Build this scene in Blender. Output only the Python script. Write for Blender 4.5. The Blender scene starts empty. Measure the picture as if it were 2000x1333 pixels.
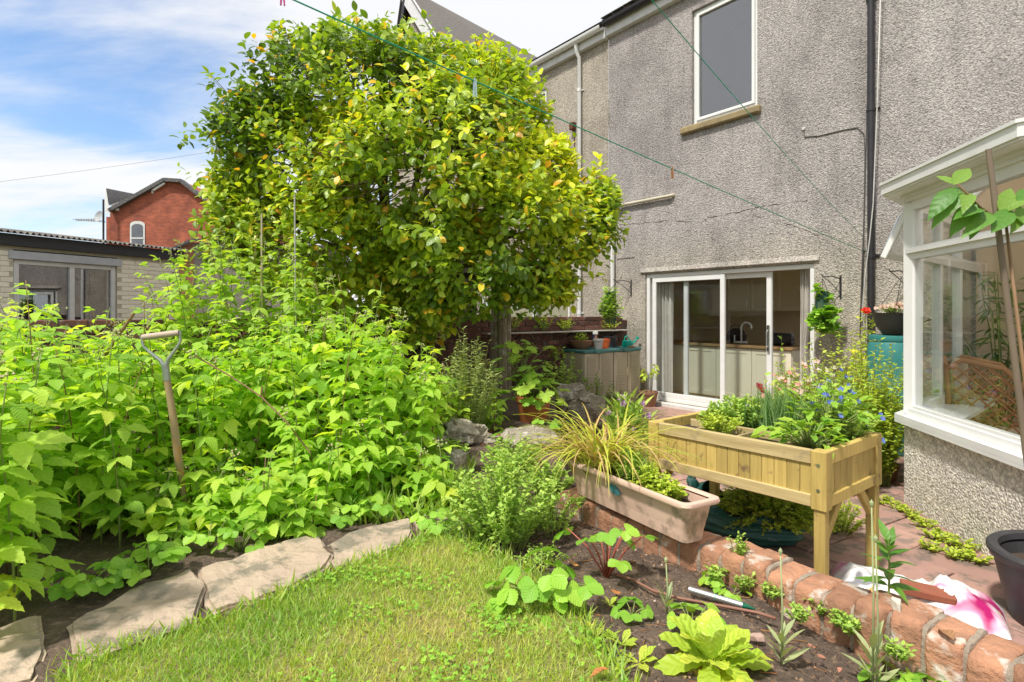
import bpy, bmesh, math, random
import numpy as np
from mathutils import Vector, Matrix, noise as mnoise
R = math.radians
rng = np.random.RandomState(7)
random.seed(7)
SC = bpy.context.scene
COL = SC.collection

# ------------------------------------------------------------------ camera, sky, sun, exposure
F = 1120.0; HY = 610.0; CZ = 1.5          # focal length and horizon of the photograph in its 2000 px width; camera height
cam_d = bpy.data.cameras.new('camera'); cam = bpy.data.objects.new('camera', cam_d); COL.objects.link(cam)
cam_d.sensor_width = 36.0; cam_d.lens = 36.0 * F / 2000.0
cam_d.shift_y = -(666.5 - HY) / 2000.0
cam_d.clip_start = 0.05; cam_d.clip_end = 3000
cam.location = (0, 0, CZ); cam.rotation_euler = (R(90), 0, 0)
SC.camera = cam

SUN = Vector((-0.60, -0.66, 1.42)).normalized()      # towards the sun
W = bpy.data.worlds.new('World'); SC.world = W; W.use_nodes = True
def world():
    nt = W.node_tree; N = nt.nodes; L = nt.links
    N.clear()
    out = N.new('ShaderNodeOutputWorld'); bg = N.new('ShaderNodeBackground'); bg.inputs[1].default_value = 0.12
    sky = N.new('ShaderNodeTexSky'); sky.sky_type = 'NISHITA'; sky.sun_disc = False
    sky.sun_elevation = math.asin(SUN.z); sky.sun_rotation = math.atan2(SUN.x, SUN.y)
    sky.air_density = 1.0; sky.dust_density = 0.6; sky.ozone_density = 3.0
    tc = N.new('ShaderNodeTexCoord')
    sep = N.new('ShaderNodeSeparateXYZ'); L.new(tc.outputs['Generated'], sep.inputs[0])
    def math_(op, a, b=None, clamp=False):
        m = N.new('ShaderNodeMath'); m.operation = op; m.use_clamp = clamp
        for i, q in enumerate((a, b)):
            if q is None: continue
            if isinstance(q, (int, float)): m.inputs[i].default_value = q
            else: L.new(q, m.inputs[i])
        return m.outputs[0]
    zz = math_('ADD', math_('MAXIMUM', sep.outputs[2], 0.0), 0.16)      # a cloud deck seen in perspective
    cx = math_('DIVIDE', sep.outputs[0], zz); cy = math_('DIVIDE', sep.outputs[1], zz)
    comb = N.new('ShaderNodeCombineXYZ'); L.new(cx, comb.inputs[0]); L.new(cy, comb.inputs[1])
    mp = N.new('ShaderNodeMapping'); L.new(comb.outputs[0], mp.inputs[0])
    mp.inputs['Rotation'].default_value = (0, 0, R(-28)); mp.inputs['Scale'].default_value = (0.55, 1.5, 1); mp.inputs['Location'].default_value = (3.1, 1.7, 0)
    n1 = N.new('ShaderNodeTexNoise'); L.new(mp.outputs[0], n1.inputs[0]); n1.inputs['Scale'].default_value = 1.1; n1.inputs['Detail'].default_value = 9; n1.inputs['Roughness'].default_value = 0.58; n1.inputs['Distortion'].default_value = 0.35
    n2 = N.new('ShaderNodeTexNoise'); L.new(comb.outputs[0], n2.inputs[0]); n2.inputs['Scale'].default_value = 0.42; n2.inputs['Detail'].default_value = 2
    # the blue gap lies to the north-west; elsewhere a thin even veil
    nw = math_('ADD', math_('MULTIPLY', sep.outputs[0], -0.75), math_('MULTIPLY', sep.outputs[1], 0.66))
    t = math_('ADD', math_('ADD', math_('MULTIPLY', n1.outputs[0], 1.7), -0.28), math_('MULTIPLY', n2.outputs[0], 0.35))
    gap = math_('MULTIPLY', math_('ADD', nw, -0.815), 5.0)
    gap = math_('MINIMUM', math_('MAXIMUM', gap, -0.35), 0.6)
    high = math_('MULTIPLY', math_('ADD', sep.outputs[2], -0.13), 3.0, True)
    t = math_('SUBTRACT', t, math_('MULTIPLY', gap, high))
    mr = N.new('ShaderNodeMapRange'); L.new(t, mr.inputs[0]); mr.inputs[1].default_value = 0.30; mr.inputs[2].default_value = 0.80; mr.inputs[3].default_value = 0.06; mr.inputs[4].default_value = 0.97; mr.interpolation_type = 'SMOOTHSTEP'
    cr = N.new('ShaderNodeMix'); cr.data_type = 'RGBA'
    cr.inputs['A'].default_value = (5.6, 5.7, 5.85, 1); cr.inputs['B'].default_value = (6.3, 6.3, 6.35, 1)
    L.new(n1.outputs[0], cr.inputs['Factor'])
    hs = N.new('ShaderNodeHueSaturation'); hs.inputs['Saturation'].default_value = 1.12; hs.inputs['Value'].default_value = 1.3; L.new(sky.outputs[0], hs.inputs['Color'])
    mx = N.new('ShaderNodeMix'); mx.data_type = 'RGBA'; L.new(mr.outputs[0], mx.inputs['Factor']); L.new(hs.outputs[0], mx.inputs['A']); L.new(cr.outputs['Result'], mx.inputs['B'])
    L.new(mx.outputs['Result'], bg.inputs[0]); L.new(bg.outputs[0], out.inputs[0])
world()
sd = bpy.data.lights.new('sun', 'SUN'); sd.energy = 3.5; sd.angle = R(5.0); sd.color = (1.0, 0.955, 0.88)
sun = bpy.data.objects.new('sun', sd); COL.objects.link(sun); sun.rotation_euler = SUN.to_track_quat('Z', 'Y').to_euler(); sun.location = SUN * 40
SC.view_settings.view_transform = 'Standard'; SC.view_settings.look = 'None'; SC.view_settings.gamma = 1.0
SC.view_settings.exposure = 0.46
cy_ = SC.cycles
cy_.use_denoising = True; cy_.max_bounces = 9; cy_.transparent_max_bounces = 24; cy_.diffuse_bounces = 6; cy_.glossy_bounces = 3; cy_.transmission_bounces = 6
cy_.sample_clamp_indirect = 6.0
cy_.caustics_reflective = False; cy_.caustics_refractive = False

# ------------------------------------------------------------------ helpers
def at(px, py, Y):                      # photograph pixel at a depth -> world
    return Vector(((px - 1000.0) / F * Y, Y, CZ - (py - HY) / F * Y))
def onz(px, py, z):                     # photograph pixel on a level plane -> world
    return at(px, py, (CZ - z) * F / (py - HY))
WA = math.atan2(835.0, F)               # the house wall runs away to the left at this angle
D = Vector((math.sin(WA), -math.cos(WA), 0)); NRM = Vector((-math.cos(WA), -math.sin(WA), 0))
HB = -NRM * 7.47                        # foot of the wall nearest the camera
HROT = math.atan2(D.y, D.x)
def hw(u, out=0.0, z=0.0): return HB + D * u + NRM * out + Vector((0, 0, z))
def wpx(px, py, out=0.0):               # pixel on the house wall -> (u, z)
    rx = (px - 1000) / F; s = (7.47 - out) / (-(rx * NRM.x + NRM.y))
    p = Vector((rx * s, s, 0)); return (p.dot(D), CZ - (py - HY) / F * s)

def node_mat(name):
    m = bpy.data.materials.new(name); m.use_nodes = True
    nt = m.node_tree; nt.nodes.clear()
    o = nt.nodes.new('ShaderNodeOutputMaterial')
    return m, nt, nt.nodes, nt.links, o
def _mix(N, L, fac, a, b, blend='MIX'):
    x = N.new('ShaderNodeMix'); x.data_type = 'RGBA'; x.blend_type = blend
    for k, q in (('Factor', fac), ('A', a), ('B', b)):
        if hasattr(q, 'node'): L.new(q, x.inputs[k])
        elif k == 'Factor': x.inputs[k].default_value = q
        else: x.inputs[k].default_value = (*q, 1) if len(q) == 3 else q
    return x.outputs['Result']
def _ramp(N, L, src, stops):
    r = N.new('ShaderNodeValToRGB'); L.new(src, r.inputs[0]); e = r.color_ramp.elements
    while len(e) > 1: e.remove(e[-1])
    e[0].position = stops[0][0]; e[0].color = (*stops[0][1], 1)
    for p, c in stops[1:]:
        q = e.new(p); q.color = (*c, 1)
    return r.outputs[0]
def _noise(N, L, vec, scale, detail=4, rough=0.55, dist=0.0):
    n = N.new('ShaderNodeTexNoise'); L.new(vec, n.inputs[0]); n.inputs['Scale'].default_value = scale
    n.inputs['Detail'].default_value = detail; n.inputs['Roughness'].default_value = rough; n.inputs['Distortion'].default_value = dist
    return n.outputs[0]
def _coords(N, L, rnd=True):
    tc = N.new('ShaderNodeTexCoord')
    if not rnd: return tc.outputs['Object'], None
    oi = N.new('ShaderNodeObjectInfo')
    vm = N.new('ShaderNodeVectorMath'); vm.operation = 'MULTIPLY_ADD'
    cb = N.new('ShaderNodeCombineXYZ')
    for i in range(3): L.new(oi.outputs['Random'], cb.inputs[i])
    L.new(cb.outputs[0], vm.inputs[0]); vm.inputs[1].default_value = (37.0, 53.0, 29.0); L.new(tc.outputs['Object'], vm.inputs[2])
    return vm.outputs[0], oi.outputs['Random']
MATS = {}
def pm(name, c1, c2=None, scale=6.0, rough=0.6, bump=0.2, bscale=60.0, metal=0.0, var=0.0, stretch=(1,1,1), spots=None, rnd=True, spec=0.5, bdist=0.004):
    """plain procedural surface: two tones broken up by noise, fine relief, optional spots (colour, amount, scale)"""
    m, nt, N, L, o = node_mat(name)
    b = N.new('ShaderNodeBsdfPrincipled'); L.new(b.outputs[0], o.inputs[0])
    v, ran = _coords(N, L, rnd)
    mp = N.new('ShaderNodeMapping'); L.new(v, mp.inputs[0]); mp.inputs['Scale'].default_value = stretch
    c2 = c2 or tuple(x * 0.75 for x in c1)
    n = _noise(N, L, mp.outputs[0], scale, 4, 0.62)
    fr = N.new('ShaderNodeMapRange'); L.new(n, fr.inputs[0]); fr.inputs[1].default_value = 0.3; fr.inputs[2].default_value = 0.7
    c = _mix(N, L, fr.outputs[0], c1, c2)
    if spots:
        ns = _noise(N, L, v, spots[2], 4, 0.6)
        f2 = N.new('ShaderNodeMapRange'); L.new(ns, f2.inputs[0]); f2.inputs[1].default_value = 0.62 - spots[1] * 0.4; f2.inputs[2].default_value = 0.72 - spots[1] * 0.4
        c = _mix(N, L, f2.outputs[0], c, spots[0])
    if var and ran is not None:
        hs = N.new('ShaderNodeHueSaturation'); L.new(c, hs.inputs['Color'])
        f = N.new('ShaderNodeMapRange'); L.new(ran, f.inputs[0]); f.inputs[3].default_value = 1 - var; f.inputs[4].default_value = 1 + var
        L.new(f.outputs[0], hs.inputs['Value']); c = hs.outputs[0]
    L.new(c, b.inputs['Base Color'])
    b.inputs['Roughness'].default_value = rough; b.inputs['Metallic'].default_value = metal; b.inputs['Specular IOR Level'].default_value = spec
    if bump:
        nb = _noise(N, L, mp.outputs[0], bscale, 3, 0.6)
        bp = N.new('ShaderNodeBump'); bp.inputs['Strength'].default_value = bump; bp.inputs['Distance'].default_value = bdist; L.new(nb, bp.inputs['Height'])
        L.new(bp.outputs[0], b.inputs['Normal'])
    MATS[name] = m; return m
def leaf_mat(name, stops, rough=0.42, trans=0.35, veins=0.0, vfreq=9.0, back=0.25, spec=0.4, rand=True):
    """leaf tissue: tone varies leaf by leaf, light passes through, veins from the leaf's own coordinates"""
    m, nt, N, L, o = node_mat(name)
    b = N.new('ShaderNodeBsdfPrincipled'); b.inputs['Roughness'].default_value = rough; b.inputs['Specular IOR Level'].default_value = spec
    at_ = N.new('ShaderNodeAttribute'); at_.attribute_name = 'tint'
    oi = N.new('ShaderNodeObjectInfo')
    ad = N.new('ShaderNodeMath'); ad.operation = 'ADD'; L.new(at_.outputs['Fac'], ad.inputs[0]); L.new(oi.outputs['Random'], ad.inputs[1])
    fr = N.new('ShaderNodeMath'); fr.operation = 'FRACT'; L.new(ad.outputs[0], fr.inputs[0])
    c = _ramp(N, L, fr.outputs[0] if rand else at_.outputs['Fac'], stops)
    uv = N.new('ShaderNodeUVMap'); uv.uv_map = 'leaf'
    nz = _noise(N, L, uv.outputs[0], 7.0, 3)
    hs = N.new('ShaderNodeHueSaturation'); L.new(c, hs.inputs['Color'])
    mr = N.new('ShaderNodeMapRange'); L.new(nz, mr.inputs[0]); mr.inputs[3].default_value = 0.8; mr.inputs[4].default_value = 1.2; L.new(mr.outputs[0], hs.inputs['Value'])
    c = hs.outputs[0]
    if veins:
        sp = N.new('ShaderNodeSeparateXYZ'); L.new(uv.outputs[0], sp.inputs[0])
        ab = N.new('ShaderNodeMath'); ab.operation = 'ABSOLUTE'; L.new(sp.outputs[0], ab.inputs[0])
        ma = N.new('ShaderNodeMath'); ma.operation = 'MULTIPLY_ADD'; L.new(ab.outputs[0], ma.inputs[0]); ma.inputs[1].default_value = -0.9; L.new(sp.outputs[1], ma.inputs[2])
        mm = N.new('ShaderNodeMath'); mm.operation = 'MULTIPLY'; L.new(ma.outputs[0], mm.inputs[0]); mm.inputs[1].default_value = vfreq * 6.283
        sn = N.new('ShaderNodeMath'); sn.operation = 'SINE'; L.new(mm.outputs[0], sn.inputs[0])
        bp = N.new('ShaderNodeBump'); bp.inputs['Strength'].default_value = veins; bp.inputs['Distance'].default_value = 0.003; L.new(sn.outputs[0], bp.inputs['Height'])
        L.new(bp.outputs[0], b.inputs['Normal'])
        vr = N.new('ShaderNodeMapRange'); L.new(sn.outputs[0], vr.inputs[0]); vr.inputs[1].default_value = -1.0; vr.inputs[2].default_value = -0.4; vr.inputs[3].default_value = 0.22 * min(1, veins); vr.inputs[4].default_value = 0
        c = _mix(N, L, vr.outputs[0], c, _mix(N, L, 0.5, c, (0.75, 0.85, 0.35)))
    geo = N.new('ShaderNodeNewGeometry')
    bf = N.new('ShaderNodeMath'); bf.operation = 'MULTIPLY'; L.new(geo.outputs['Backfacing'], bf.inputs[0]); bf.inputs[1].default_value = back
    c2 = _mix(N, L, bf.outputs[0], c, (0.42, 0.52, 0.30))
    L.new(c2, b.inputs['Base Color'])
    tr = N.new('ShaderNodeBsdfTranslucent')
    tcx = _mix(N, L, 1.0, c, (1.4, 1.42, 0.45), 'MULTIPLY'); L.new(tcx, tr.inputs[0])
    ms = N.new('ShaderNodeMixShader'); ms.inputs[0].default_value = trans; L.new(b.outputs[0], ms.inputs[1]); L.new(tr.outputs[0], ms.inputs[2])
    L.new(ms.outputs[0], o.inputs[0]); MATS[name] = m; return m
def glass_mat(name, tint=(0.93, 0.95, 0.95), refl=1.0):
    m, nt, N, L, o = node_mat(name)
    t = N.new('ShaderNodeBsdfTransparent'); t.inputs[0].default_value = (*tint, 1)
    g = N.new('ShaderNodeBsdfGlossy'); g.inputs['Roughness'].default_value = 0.01; g.inputs[0].default_value = (1, 1, 1, 1)
    ge = N.new('ShaderNodeNewGeometry'); vd = N.new('ShaderNodeVectorMath'); vd.operation = 'DOT_PRODUCT'; L.new(ge.outputs['Normal'], vd.inputs[0]); L.new(ge.outputs['Incoming'], vd.inputs[1])
    def mt(op, a, b_):
        q = N.new('ShaderNodeMath'); q.operation = op
        for i, x in enumerate((a, b_)):
            if isinstance(x, (int, float)): q.inputs[i].default_value = x
            else: L.new(x, q.inputs[i])
        return q.outputs[0]
    c5 = mt('POWER', mt('SUBTRACT', 1.0, mt('ABSOLUTE', vd.outputs['Value'], 0)), 5.0)
    fr_ = mt('ADD', mt('MULTIPLY', c5, 0.96), 0.04)
    mu = N.new('ShaderNodeMath'); mu.operation = 'MULTIPLY'; mu.use_clamp = True; L.new(fr_, mu.inputs[0]); mu.inputs[1].default_value = refl
    ms = N.new('ShaderNodeMixShader'); L.new(mu.outputs[0], ms.inputs[0]); L.new(t.outputs[0], ms.inputs[1]); L.new(g.outputs[0], ms.inputs[2]); L.new(ms.outputs[0], o.inputs[0])
    MATS[name] = m; return m

def link(name, data, mat=None, parent=None, loc=None, mtx=None, smooth=False, kind=None):
    o = bpy.data.objects.new(name, data); COL.objects.link(o)
    if mat is not None and data is not None and len(data.materials) == 0: data.materials.append(mat)
    if parent is not None: o.parent = parent
    if mtx is not None: o.matrix_basis = mtx
    elif loc is not None: o.location = loc
    if smooth: data.polygons.foreach_set('use_smooth', [True] * len(data.polygons))
    if kind: o['kind'] = kind
    return o
def tag(o, label, cat, group=None):
    o['label'] = label; o['category'] = cat
    if group: o['group'] = group
    return o
def thing(name, label, cat, loc=(0, 0, 0), rz=0.0, group=None):
    o = bpy.data.objects.new(name, None); COL.objects.link(o); o.location = loc; o.rotation_euler = (0, 0, rz); o.empty_display_size = 0.1
    return tag(o, label, cat, group)
def struct(o): o['kind'] = 'structure'; return o
def copy_tree(o, parent=None, name=None):
    c = o.copy(); COL.objects.link(c)
    if parent is not None: c.parent = parent
    for ch in list(o.children): copy_tree(ch, c)
    return c

class MB:
    def __init__(s): s.v = []; s.f = []
    def add(s, vs, fs):
        b = len(s.v); s.v += [tuple(p) for p in vs]; s.f += [tuple(b + i for i in f) for f in fs]; return s
    def box(s, lo, hi, ch=0.0, m=None):
        lo = Vector(lo); hi = Vector(hi); c = (lo + hi) / 2; h = (hi - lo) / 2
        if ch <= 0:
            vs = [Vector((x * h.x, y * h.y, z * h.z)) for x in (-1, 1) for y in (-1, 1) for z in (-1, 1)]
            fs = [(0, 1, 3, 2), (4, 6, 7, 5), (0, 4, 5, 1), (2, 3, 7, 6), (0, 2, 6, 4), (1, 5, 7, 3)]
        else:
            ch = min(ch, 0.45 * min(h)) if min(h) > 0 else 0
            bm = bmesh.new(); bmesh.ops.create_cube(bm, size=2)
            for q in bm.verts: q.co = Vector((q.co.x * h.x, q.co.y * h.y, q.co.z * h.z))
            bmesh.ops.bevel(bm, geom=list(bm.edges), offset=ch, segments=1, affect='EDGES')
            bm.verts.index_update(); vs = [q.co.copy() for q in bm.verts]; fs = [[q.index for q in f.verts] for f in bm.faces]; bm.free()
        if m is not None: return s.add([m @ (p + c) for p in vs], fs)
        return s.add([p + c for p in vs], fs)
    def beam(s, p0, p1, w, h, up=(0, 0, 1), ch=0.0, ext=0.0):
        p0 = Vector(p0); p1 = Vector(p1); x = (p1 - p0); l = x.length; x = x / l
        up = Vector(up); y = up.cross(x); y = y.normalized() if y.length > 1e-5 else Vector((0, 1, 0)); z = x.cross(y)
        m = Matrix((x, y, z)).transposed().to_4x4(); m.translation = p0
        return s.box((-ext, -w / 2, -h / 2), (l + ext, w / 2, h / 2), ch, m)
    def tube(s, pts, r, n=8, cap=True):
        pts = [Vector(p) for p in pts]; k = len(pts); rs = [r] * k if isinstance(r, (int, float)) else list(r)
        vs = []; fs = []; ref = None
        for i, p in enumerate(pts):
            t = (pts[min(i + 1, k - 1)] - pts[max(i - 1, 0)]).normalized()
            if ref is None: ref = Vector((0, 0, 1)) if abs(t.z) < 0.9 else Vector((1, 0, 0))
            a = (ref - t * ref.dot(t)).normalized(); b = t.cross(a); ref = a
            for j in range(n):
                q = 2 * math.pi * j / n; vs.append(p + (a * math.cos(q) + b * math.sin(q)) * rs[i])
        for i in range(k - 1):
            for j in range(n):
                fs.append((i * n + j, i * n + (j + 1) % n, (i + 1) * n + (j + 1) % n, (i + 1) * n + j))
        if cap: fs.append(tuple(range(n - 1, -1, -1))); fs.append(tuple((k - 1) * n + j for j in range(n)))
        return s.add(vs, fs)
    def lathe(s, prof, n=24, c=(0, 0, 0), close=False):
        c = Vector(c); vs = []; fs = []; k = len(prof)
        for (r, z) in prof:
            for j in range(n):
                q = 2 * math.pi * j / n; vs.append(c + Vector((r * math.cos(q), r * math.sin(q), z)))
        for i in range(k - 1):
            for j in range(n): fs.append((i * n + j, i * n + (j + 1) % n, (i + 1) * n + (j + 1) % n, (i + 1) * n + j))
        if close: fs.append(tuple(range(n - 1, -1, -1))); fs.append(tuple((k - 1) * n + j for j in range(n)))
        return s.add(vs, fs)
    def grid(s, fn, nu, nv):
        vs = [fn(i / nu, j / nv) for i in range(nu + 1) for j in range(nv + 1)]
        fs = [(i * (nv + 1) + j, (i + 1) * (nv + 1) + j, (i + 1) * (nv + 1) + j + 1, i * (nv + 1) + j + 1) for i in range(nu) for j in range(nv)]
        return s.add(vs, fs)
    def poly(s, pts): return s.add(pts, [tuple(range(len(pts)))])
    def prism(s, pts, z0, z1):
        n = len(pts); vs = [(p[0], p[1], z0) for p in pts] + [(p[0], p[1], z1) for p in pts]
        return s.add(vs, [tuple(range(n - 1, -1, -1)), tuple(range(n, 2 * n))] + [(i, (i + 1) % n, n + (i + 1) % n, n + i) for i in range(n)])
    def mesh(s, name='mesh'):
        me = bpy.data.meshes.new(name); me.from_pydata(s.v, [], s.f); me.update(); return me
    def build(s, name, mat, parent=None, smooth=False, loc=None, kind=None, mtx=None):
        me = s.mesh(name); o = link(name, me, mat, parent, loc, mtx, False, kind)
        if smooth:
            me.polygons.foreach_set('use_smooth', [True] * len(me.polygons))
            if smooth != 'all': me.set_sharp_from_angle(angle=R(40))
        return o
def roughen(me, amp, sc, seed=0.0):
    for v in me.vertices:
        q = mnoise.noise_vector(v.co * sc + Vector((seed, seed * 1.7, seed * 0.3))); v.co += q * amp
    me.update(); return me

# ---- leaves: templates and clouds
def leaf_tmpl(rows=4, width=0.5, peak=0.42, fold=0.12, droop=0.25, serr=0.0, sharp=1.0, wave=0.0):
    """leaf along +x, length 1; returns verts, faces, uv"""
    vs = [(0, 0, 0)]; uv = [(0, 0)]; fs = []
    for i in range(1, rows):
        t = i / rows
        w = (math.sin(math.pi * (t ** (math.log(0.5) / math.log(peak)))) ** sharp) * width / 2
        if serr: w *= (1 + serr * (0.6 if i % 2 else -0.6))
        z = -droop * t * t
        x = t
        for sg in (-1, 0, 1):
            vs.append((x + (serr * 0.03 if (sg and i % 2) else 0), sg * w, z + fold * abs(sg) * w + (wave * math.sin(i * 2.2 + sg) if sg else 0))); uv.append((sg * w, t))
    vs.append((1, 0, -droop)); uv.append((0, 1)); tip = len(vs) - 1
    fs += [(0, 2, 1), (0, 3, 2)]
    for i in range(rows - 2):
        a = 1 + 3 * i; b = a + 3
        fs += [(a, a + 1, b + 1, b), (a + 1, a + 2, b + 2, b + 1)]
    a = 1 + 3 * (rows - 2); fs += [(a, a + 1, tip), (a + 1, a + 2, tip)]
    return np.array(vs, float), [f[::-1] for f in fs], np.array(uv, float)
def merge_tmpl(items):
    V = []; Fs = []; U = []; b = 0
    for (v, f, u), M, p in items:
        V.append(v @ np.array(M).T + np.array(p)); Fs += [tuple(b + i for i in q) for q in f]; U.append(u); b += len(v)
    return np.vstack(V), Fs, np.vstack(U)
def rotz(a): c, s = math.cos(a), math.sin(a); return np.array([[c, -s, 0], [s, c, 0], [0, 0, 1]])
def roty(a): c, s = math.cos(a), math.sin(a); return np.array([[c, 0, s], [0, 1, 0], [-s, 0, c]])
def rotx(a): c, s = math.cos(a), math.sin(a); return np.array([[1, 0, 0], [0, c, -s], [0, s, c]])
def stalk(l, r, droop=0.0):
    v = []; 
    for t in (0, 0.5, 1):
        for k in range(3): v.append((l * t, r * math.cos(k * 2.094), r * math.sin(k * 2.094) - droop * t * t))
    f = [(i * 3 + k, i * 3 + (k + 1) % 3, i * 3 + 3 + (k + 1) % 3, i * 3 + 3 + k) for i in range(2) for k in range(3)]
    return np.array(v, float), f, np.zeros((9, 2))
def tmpl_mesh(name, t, mat, scale=1.0, tint=0.0):
    me = bpy.data.meshes.new(name); V, Fs, U = t
    me.from_pydata([tuple(p) for p in V * scale], [], Fs)
    ul = me.uv_layers.new(name='leaf'); li = np.empty(len(me.loops), int); me.loops.foreach_get('vertex_index', li)
    ul.data.foreach_set('uv', U[li].astype(np.float32).ravel())
    a = me.attributes.new('tint', 'FLOAT', 'POINT'); a.data.foreach_set('value', np.full(len(V), tint, np.float32))
    me.polygons.foreach_set('use_smooth', [True] * len(me.polygons)); me.materials.append(mat); me.update(); return me
def frames(Dv, Up):
    x = Dv / np.maximum(np.linalg.norm(Dv, axis=1, keepdims=True), 1e-9)
    z = Up - x * np.sum(x * Up, 1, keepdims=True); z /= np.maximum(np.linalg.norm(z, axis=1, keepdims=True), 1e-9)
    y = np.cross(z, x); return np.stack([x, y, z], 2)
def cloud(name, tmpl, Mx, P, S, tint, mat, parent=None, kind='stuff', smooth=True):
    V, Fs, U = tmpl; n = len(P); k = len(V)
    S = np.broadcast_to(np.asarray(S, float), (n,))
    co = np.einsum('nij,kj->nki', Mx, V) * S[:, None, None] + P[:, None, :]
    me = bpy.data.meshes.new(name)
    fl = np.concatenate([np.array(f) for f in Fs]); ln = np.array([len(f) for f in Fs]); nl = len(fl)
    me.vertices.add(n * k); me.vertices.foreach_set('co', co.astype(np.float32).ravel())
    me.loops.add(n * nl); vi = (np.arange(n)[:, None] * k + fl[None, :]).ravel(); me.loops.foreach_set('vertex_index', vi.astype(np.int32))
    tot = np.tile(ln, n); st = np.concatenate([[0], np.cumsum(tot)[:-1]])
    me.polygons.add(n * len(Fs)); me.polygons.foreach_set('loop_start', st.astype(np.int32))
    me.update(calc_edges=True)
    ul = me.uv_layers.new(name='leaf'); ul.data.foreach_set('uv', np.tile(U[fl], (n, 1)).astype(np.float32).ravel())
    a = me.attributes.new('tint', 'FLOAT', 'POINT'); a.data.foreach_set('value', np.repeat(tint, k).astype(np.float32))
    if smooth: me.polygons.foreach_set('use_smooth', np.ones(n * len(Fs), bool))
    me.validate()
    return link(name, me, mat, parent, kind=kind)
def basis(M3, p, s=1.0):
    m = Matrix([list(M3[i]) for i in range(3)]).to_4x4(); m = m @ Matrix.Scale(s, 4) if s != 1 else m
    m.translation = Vector(p); return m
def unit(n): v = rng.normal(size=(n, 3)); return v / np.linalg.norm(v, axis=1, keepdims=True)
# ------------------------------------------------------------------ materials of the setting
def render_mat(name, base, dark, warm, warm_z):
    """pebbledash: small stones standing in cement, streaked and stained"""
    m, nt, N, L, o = node_mat(name)
    b = N.new('ShaderNodeBsdfPrincipled'); L.new(b.outputs[0], o.inputs[0]); b.inputs['Roughness'].default_value = 0.92; b.inputs['Specular IOR Level'].default_value = 0.15
    tc = N.new('ShaderNodeTexCoord'); v = tc.outputs['Object']
    vo = N.new('ShaderNodeTexVoronoi'); L.new(v, vo.inputs[0]); vo.inputs['Scale'].default_value = 62; vo.feature = 'F1'
    wob = N.new('ShaderNodeTexNoise'); L.new(v, wob.inputs[0]); wob.inputs['Scale'].default_value = 30; wob.inputs['Detail'].default_value = 4; wob.inputs['Roughness'].default_value = 0.75
    big = _noise(N, L, v, 0.55, 4, 0.6); mid = _noise(N, L, v, 3.2, 4, 0.7)
    mp = N.new('ShaderNodeMapping'); L.new(v, mp.inputs[0]); mp.inputs['Scale'].default_value = (2.6, 1, 0.28)
    streak = _noise(N, L, mp.outputs[0], 1.6, 4, 0.7)
    cr = _ramp(N, L, vo.outputs['Distance'], [(0.0, (1.10, 1.10, 1.09)), (0.4, (1.03, 1.03, 1.02)), (0.7, (0.82, 0.81, 0.80)), (1.0, (0.66, 0.64, 0.62))])
    grain = _ramp(N, L, vo.outputs['Color'], [(0.0, (0.68, 0.66, 0.66)), (0.5, (1.0, 1.0, 1.0)), (1.0, (1.4, 1.37, 1.3))])
    sp = N.new('ShaderNodeSeparateXYZ'); L.new(v, sp.inputs[0])
    wz = N.new('ShaderNodeMapRange'); L.new(sp.outputs[2], wz.inputs[0]); wz.inputs[1].default_value = warm_z + 0.5; wz.inputs[2].default_value = warm_z - 0.7; 
    st = N.new('ShaderNodeMapRange'); L.new(big, st.inputs[0]); st.inputs[1].default_value = 0.42; st.inputs[2].default_value = 0.68
    s2 = N.new('ShaderNodeMapRange'); L.new(streak, s2.inputs[0]); s2.inputs[1].default_value = 0.5; s2.inputs[2].default_value = 0.76
    c = _mix(N, L, wz.outputs[0], base, warm)
    c = _mix(N, L, st.outputs[0], c, _mix(N, L, 0.55, c, dark))
    mu = N.new('ShaderNodeMath'); mu.operation = 'MULTIPLY'; L.new(s2.outputs[0], mu.inputs[0]); mu.inputs[1].default_value = 0.45
    c = _mix(N, L, mu.outputs[0], c, dark)
    m2 = N.new('ShaderNodeMapRange'); L.new(mid, m2.inputs[0]); m2.inputs[1].default_value = 0.3; m2.inputs[2].default_value = 0.75; m2.inputs[3].default_value = 1.1; m2.inputs[4].default_value = 0.78
    hs = N.new('ShaderNodeHueSaturation'); L.new(c, hs.inputs['Color']); L.new(m2.outputs[0], hs.inputs['Value'])
    c = _mix(N, L, 1.0, hs.outputs[0], cr, 'MULTIPLY'); c = _mix(N, L, 0.55, c, grain, 'MULTIPLY')
    c = _mix(N, L, 1.0, c, _ramp(N, L, wob.outputs[0], [(0.0, (0.45, 0.44, 0.43)), (0.36, (0.72, 0.71, 0.70)), (0.5, (1.0, 1.0, 1.0)), (0.64, (1.30, 1.29, 1.27)), (1.0, (1.5, 1.48, 1.45))]), 'MULTIPLY')
    L.new(c, b.inputs['Base Color'])
    h = N.new('ShaderNodeMath'); h.operation = 'MULTIPLY_ADD'; L.new(vo.outputs['Distance'], h.inputs[0]); h.inputs[1].default_value = -1.0; L.new(wob.outputs[0], h.inputs[2])
    bp = N.new('ShaderNodeBump'); bp.inputs['Strength'].default_value = 1.0; bp.inputs['Distance'].default_value = 0.009; L.new(h.outputs[0], bp.inputs['Height']); L.new(bp.outputs[0], b.inputs['Normal'])
    MATS[name] = m; return m
M_dash = render_mat('pebbledash', (0.44, 0.41, 0.40), (0.19, 0.175, 0.168), (0.55, 0.50, 0.42), 2.3)
M_dash2 = render_mat('pebbledash_neighbour', (0.46, 0.415, 0.35), (0.2, 0.175, 0.14), (0.5, 0.45, 0.38), 2.0)
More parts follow.
